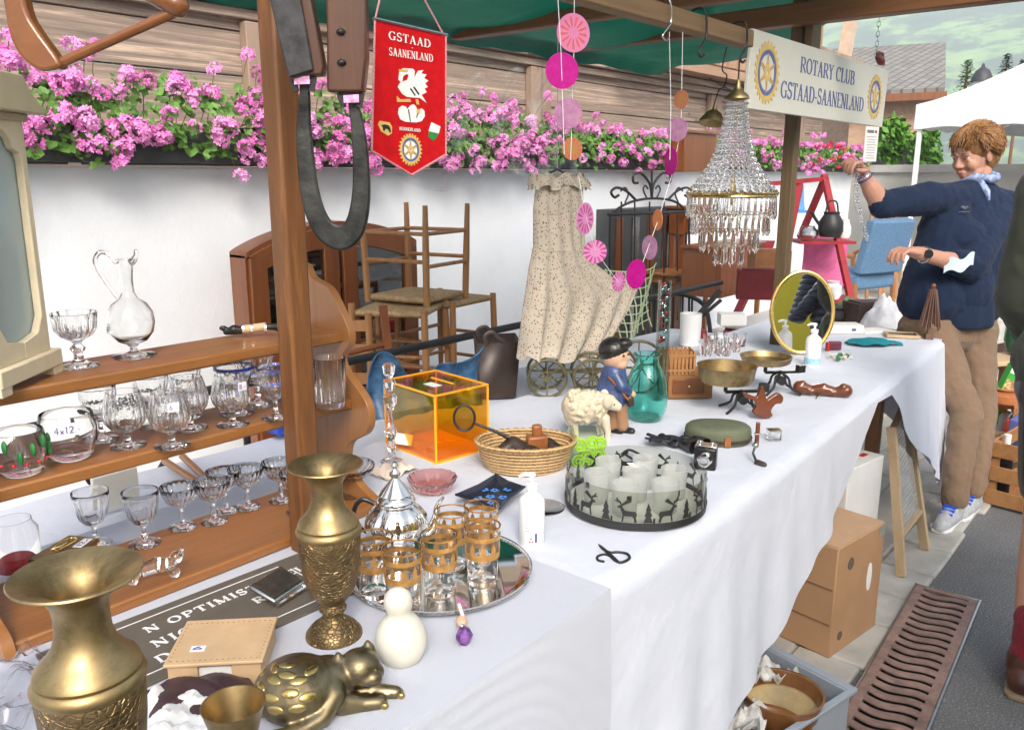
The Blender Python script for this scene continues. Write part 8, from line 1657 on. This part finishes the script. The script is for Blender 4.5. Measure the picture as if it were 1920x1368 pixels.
def shoe(par, ank, d, m1, m2, s=1.0):
    d = Vector((d.x, d.y, 0)).normalized(); a = Vector((ank.x, ank.y, 0)); b = MB(); b.chain([a-d*.045+Vector((0, 0, .040)), a+d*.06+Vector((0, 0, .050)), a+d*.155+Vector((0, 0, .034))], [.040, .042, .032]); b.cap(a+Vector((0, 0, .06)), a+Vector((0, 0, .085)), .042, .044); o = b.build('shoe', m1, par, remesh=.005, sm=3)
    q = MB(); T = frame(a+d*.055+Vector((0, 0, .016)), d, Vector((0, 0, 1)).cross(d)); q.prism([(x*1.0, y) for x, y in [(-.105, -.025), (-.09, -.038), (.02, -.040), (.09, -.044), (.125, -.025), (.130, .0), (.12, .030), (.08, .042), (0, .036), (-.09, .036), (-.105, .02)]], .016, T); q.build('sole', m2, par, bevel=.004)
    q = MB()
    for k in range(4): c = a+d*(.030+k*.022)+Vector((0, 0, .104-k*.0095)); sd_ = Vector((-d.y, d.x, 0)); q.bar(c-sd_*.022, c+sd_*.026, .012, .008)
    q.build('lace', M['ink'] if False else bpy.data.materials.get('blue lace') or mat('blue lace', (.02, .12, .75), .5), par)
Ms = mat('grey mesh shoe', (.42, .44, .46), .7, var=.2, scale=60, bump=.4, bscale=200)
dfoot = (P(1750, 975, 0)-P(1785, 945, 0)); shoe(wm, ankR, dfoot, Ms, M['white']); shoe(wm, ankL, dfoot, Ms, M['white'])
# scarf, watch, bangles, chest mark
M['scarf'] = mat('blue white scarf', (.28, .36, .62), .8, var=.9, scale=34)
cN = nk+Vector((0, 0, .035)); b = MB(); b.tube([cN+RT*math.cos(t)*.070+FWh*math.sin(t)*.066+Vector((0, 0, .012*math.sin(2*t)-.018*math.cos(t-2.6))) for t in [i*PI/12 for i in range(24)]], [.020+.004*math.sin(i*1.7) for i in range(24)], 10, True); b.tube([cN-FWh*.06-RT*.03, cN-FWh*.10-RT*.01+Vector((0, 0, -.05)), cN-FWh*.11+Vector((0, 0, -.09))], [.018, .016, .006], 8); b.build('scarf', M['scarf'], wm, smooth=70)
def cuffring(p, q, t_, r, th, m, name):
    c = p.lerp(q, t_); d = (q-p).normalized(); x = d.orthogonal().normalized(); y = d.cross(x); MB().tube([c+x*r*math.cos(t)+y*r*math.sin(t) for t in [i*PI/12 for i in range(24)]], th, 8, True).build(name, m, wm)
cuffring(elL, wrL, .88, .031, .006, M['steel'], 'watch_band'); c = elL.lerp(wrL, .88)-FWh*.032+Vector((0, 0, .006)); MB().cyl(c, c-FWh*.010, .018, n=24).build('watch_face', M['blackp'], wm)
for k in range(3): cuffring(elR, wrR, .80+.07*k, .031, .0035, [M['ink'], M['steel'], M['scarf']][k], 'bangle')
q = chest-RT*.0; lp_ = J(1808, 398, BD-.25); b = MB(); Tl = frame(lp_, RT, Vector((0, 0, 1)))
def on_fleece(px, py): return J(px, py, BD-.16)
b = MB(); Tq = frame(J(1800, 392, BD-.190), RT, Vector((0, 0, 1))-FWh*.15); b.prism([(0, .010), (.012, .016), (.022, .010), (.030, .016), (.040, .008), (.030, .006), (.022, -.002), (.012, .004)], .001, Tq)
for k in range(5): b.prism([(-.004+k*.010, -.014), (.003+k*.010, -.014), (.003+k*.010, -.009), (-.004+k*.010, -.009)], .001, Tq)
b.build('chest_mark', M['steel'], wm, smooth=0)
o = MB().sheet(lambda u, v: ((u-.5)*.12, -.02*math.sin(u*PI), (v-.5)*.055+.03*u+.01*math.sin(u*9)), 14, 6, .003).build('paper_mask', mat('pale blue tissue', (.62, .74, .80), .8, var=.1), loc=J(1797, 500, BD-.31), rot=(0, 0, CR), smooth=60); tag(o, 'pale blue paper mask hooked over the woman\'s elbow', 'face mask')
hpt = J(1606, 302, BD-.38); o = thing('crystal_bead_string', 'string of clear glass beads dangling from the woman\'s raised hand', 'bead string', hpt); b = MB()
for k in range(26): t_ = k/25; bead(b, (RT.x*(.004+.07*t_*t_)+.008*math.sin(k*.9), RT.y*(.004+.07*t_*t_), -.02-.30*t_), .0085 if k % 3 else .012)
b.build('beads', M['crystal'], o, smooth=0); MB().tube([(0, 0, .01), (.0, 0, -.16), (RT.x*.07, RT.y*.07, -.32)], .001, 5).build('thread', M['steel'], o)
# --- passer by at the right edge, mostly outside the picture
ps = thing('person', 'passer by in olive coat, dark red socks and brown boots, cut off at the right', 'person', (0, 0, 0))
a1_ = P(1905, 1262, .05); c0_ = Vector((a1_.x, a1_.y, 0)); a2_ = c0_+Vector((.12, -.26, .06)); a1_ = c0_+Vector((0.01, -.02, .06)); pc = (a1_+a2_)/2+Vector((.03, .06, 0))+RT*.015; hp1, hp2 = Vector((pc.x, pc.y+.09, .88)), Vector((pc.x, pc.y-.09, .88)); ch2 = Vector((pc.x, pc.y, 1.28)); nk2 = Vector((pc.x, pc.y, 1.50))
Hp = Matrix.Translation(Vector((pc.x+.02, pc.y, 1.66))) @ Matrix.Rotation(R(-90), 4, 'Z')
s1_, s2_ = Vector((pc.x, pc.y+.19, 1.40)), Vector((pc.x, pc.y-.19, 1.40)); e1_, e2_ = Vector((pc.x+.02, pc.y+.23, 1.12)), Vector((pc.x+.04, pc.y-.23, 1.12)); w1_, w2_ = Vector((pc.x+.16, pc.y+.20, .98)), Vector((pc.x+.16, pc.y-.2, .98))
b = MB(); head(b, Hp); b.chain([Hp @ Vector((0, -.02, -.05)), nk2], [.052, .06]); b.chain([nk2, ch2, (hp1+hp2)/2], [.06, .12, .12]); k1, k2 = (hp1+a1_)/2+Vector((.02, 0, 0)), (hp2+a2_)/2+Vector((.02, 0, 0)); b.chain([hp1, k1, k1.lerp(a1_, .35), a1_+Vector((0, 0, .05))], [.085, .058, .056, .036]); b.chain([hp2, k2, k2.lerp(a2_, .35), a2_+Vector((0, 0, .05))], [.085, .058, .056, .036]); b.chain([nk2, s1_, e1_, w1_], [.05, .05, .04, .028]); b.chain([nk2, s2_, e2_, w2_], [.05, .05, .04, .028]); hand(b, w1_, (1, 0, -.4), (0, -1, 0), -1, .4); hand(b, w2_, (1, 0, -.4), (0, 1, 0), 1, .4)
b.build('body', M['skin'], ps, remesh=.005, sm=4); hairdo(ps, Hp, hairmat('dark brown hair', (.03, .018, .01), (.12, .07, .04)), 8, 500, .08)
b = MB(); b.chain([nk2+Vector((0, 0, -.05)), ch2, Vector((pc.x, pc.y, 1.05)), Vector((pc.x, pc.y, .95))], [.09, .15, .155, .165]); b.chain([s1_, e1_, w1_.lerp(e1_, .15)], [.08, .065, .05]); b.chain([s2_, e2_, w2_.lerp(e2_, .15)], [.08, .065, .05]); b.chain([s1_, s2_], [.08, .08]); b.chain([hp1+Vector((0, .0, .08)), hp2+Vector((0, 0, .08))], [.135, .135]); folds(b.build('coat', M['olive'], ps, remesh=.008, sm=4), .085, .022)
b = MB(); b.chain([hp1+Vector((0, 0, .06)), k1+Vector((0, 0, .14))], [.115, .085]); b.chain([hp2+Vector((0, 0, .06)), k2+Vector((0, 0, .14))], [.115, .085]); b.chain([hp1, hp2], [.12, .12]); b.build('shorts', M['ldk'], ps, remesh=.006, sm=3)
for a_ in (a1_, a2_): b = MB().chain([a_+Vector((0, 0, .17)), a_+Vector((0, 0, .09)), a_+Vector((0, 0, .02))], [.047, .045, .05]); folds(b.build('sock', M['mar'], ps, remesh=.004, sm=1), .03, .008)
Mbt = mat('brown boot leather', (.075, .028, .016), .35, var=.4, scale=20)
for a_ in (a1_, a2_): b = MB().chain([a_+Vector((-.03, .0, -.012)), a_+Vector((.07, .01, -.010)), a_+Vector((.14, .015, -.020))], [.044, .042, .034]); b.cap(a_, a_+Vector((0, 0, .045)), .050, .052); b.build('boot', Mbt, ps, remesh=.005, sm=3); T = frame((a_.x+.055, a_.y+.005, .002), (1, .1, 0), (0, 1, 0)); MB().prism([(-.13, -.03), (-.11, -.045), (.10, -.048), (.14, -.02), (.14, .02), (.10, .046), (-.11, .044), (-.13, .03)], .014, T).build('sole', mat('crepe sole', (.30, .22, .14), .8), ps, bevel=.003)
# --- a shopper put opposite the mirror, seen only in the mirror and the brass
ph = thing('person', 'man in a quilted navy padded jacket standing before the stall, seen in the mirror', 'person', (0, 0, 0)); B0 = Vector((2.27, -.33, 0)); FWs, RTs = FWh.copy(), RT.copy(); FWh = Vector((.60, .80, 0)).normalized(); RH = Vector((FWh.y, -FWh.x, 0))
M['puff'] = mat('navy padded nylon', (.045, .06, .09), .35, var=.15, scale=8)
jc = Vector((B0.x, B0.y, 0)); b = MB(); z_ = .86
while z_ < 1.40:
    k_ = 1-.25*max(0, (z_-1.25)/.2); b.tube([jc+RH*.205*k_*math.cos(t)+FWh*.135*k_*math.sin(t)+Vector((0, 0, z_+.015*math.cos(2*t))) for t in [i*PI/14 for i in range(28)]], .030, 10, True); z_ += .048
b.chain([jc+Vector((0, 0, .88)), jc+Vector((0, 0, 1.36))], [.13, .12]); b.build('jacket', M['puff'], ph, smooth=60)
for s_ in (-1, 1):
    sh_p = jc+RH*.21*s_+Vector((0, 0, 1.36)); el_p = jc+RH*.30*s_+FWh*.02+Vector((0, 0, 1.12)); b = MB(); 
    for i in range(8): c = sh_p.lerp(el_p, i/7); b.ell(c, (.070-.002*i, .070-.002*i, .034))
    for i in range(6): c = el_p.lerp(jc+RH*.13*s_+FWh*.20+Vector((0, 0, 1.30)), i/6); b.ell(c, (.052, .052, .034))
    b.build('sleeve', M['puff'], ph, smooth=60)
hpP = Matrix.Translation(jc+FWh*.02+Vector((0, 0, 1.62))) @ frame((0, 0, 0), FWh.cross(Vector((0, 0, 1))), FWh).to_3x3().to_4x4(); b = MB(); head(b, hpP); b.chain([jc+Vector((0, 0, 1.56)), jc+Vector((0, 0, 1.38)), jc+Vector((0, 0, .9))], [.052, .06, .10])
for s_ in (-1, 1):
    b.chain([jc+Vector((0, 0, 1.38)), jc+RH*.2*s_+Vector((0, 0, 1.34)), jc+RH*.29*s_+Vector((0, 0, 1.12)), jc+RH*.12*s_+FWh*.23+Vector((0, 0, 1.33))], [.05, .045, .04, .028]); b.chain([jc+Vector((0, 0, .9)), jc+RH*.09*s_+Vector((0, 0, .85)), jc+RH*.1*s_+Vector((0, 0, .45)), jc+RH*.1*s_+Vector((0, 0, .08))], [.1, .08, .055, .04]); hand(b, jc+RH*.12*s_+FWh*.23+Vector((0, 0, 1.33)), -RH*s_*.8+FWh*.1, FWh*-.3+Vector((0, 0, .6)), s_, .8, .9)
b.build('body', M['skin'], ph, remesh=.006, sm=3); hairdo(ph, hpP, bpy.data.materials['dark brown hair'], 3, 300, .07)
b = MB()
for s_ in (-1, 1): b.chain([jc+RH*.09*s_+Vector((0, 0, .86)), jc+RH*.1*s_+Vector((0, 0, .45)), jc+RH*.1*s_+Vector((0, 0, .10))], [.11, .075, .06])
b.build('trousers', M['ldk'], ph, remesh=.008, sm=3)
for s_ in (-1, 1): shoe(ph, jc+RH*.1*s_, FWh, M['ldk'], M['blackp'])
FWh = FWs
# yellow banner across the street, seen in the mirror only
yb = thing('yellow_banner', 'plain yellow banner stand across the street', 'banner', (1.15, -1.5, .004), R(50)); MB().box((0, 0, 1.1), (.02, 2.2, 1.9)).build('fabric', mat('yellow banner cloth', (.75, .62, .04), .7, var=.05), yb); MB().cyl((0, -1.12, 0), (0, -1.12, 2), .015).build('pole', M['steel'], yb); MB().cyl((0, 1.12, 0), (0, 1.12, 2), .015).build('pole', M['steel'], yb); MB().box((0, 0, .01), (.3, 2.3, .02)).build('foot', M['steel'], yb)
print('people ok')
# ------------------------------------------------------------ the air of the valley
m, t, b = newmat('valley haze'); t.nodes.remove(b); v_ = t.nodes.new('ShaderNodeVolumePrincipled'); v_.inputs['Color'].default_value = (.88, .94, 1, 1); v_.inputs['Density'].default_value = .0012; v_.inputs['Anisotropy'].default_value = .2
t.links.new(v_.outputs[0], t.nodes['Material Output'].inputs['Volume'])
ho_ = bpy.data.objects['hills']; zt_ = max(v.co.z for v in ho_.data.vertices)
hz = MB().box((0, 0, (zt_+2)/2), (3600, 3600, zt_+6)).build('haze', m, smooth=0); hz['kind'] = 'stuff'
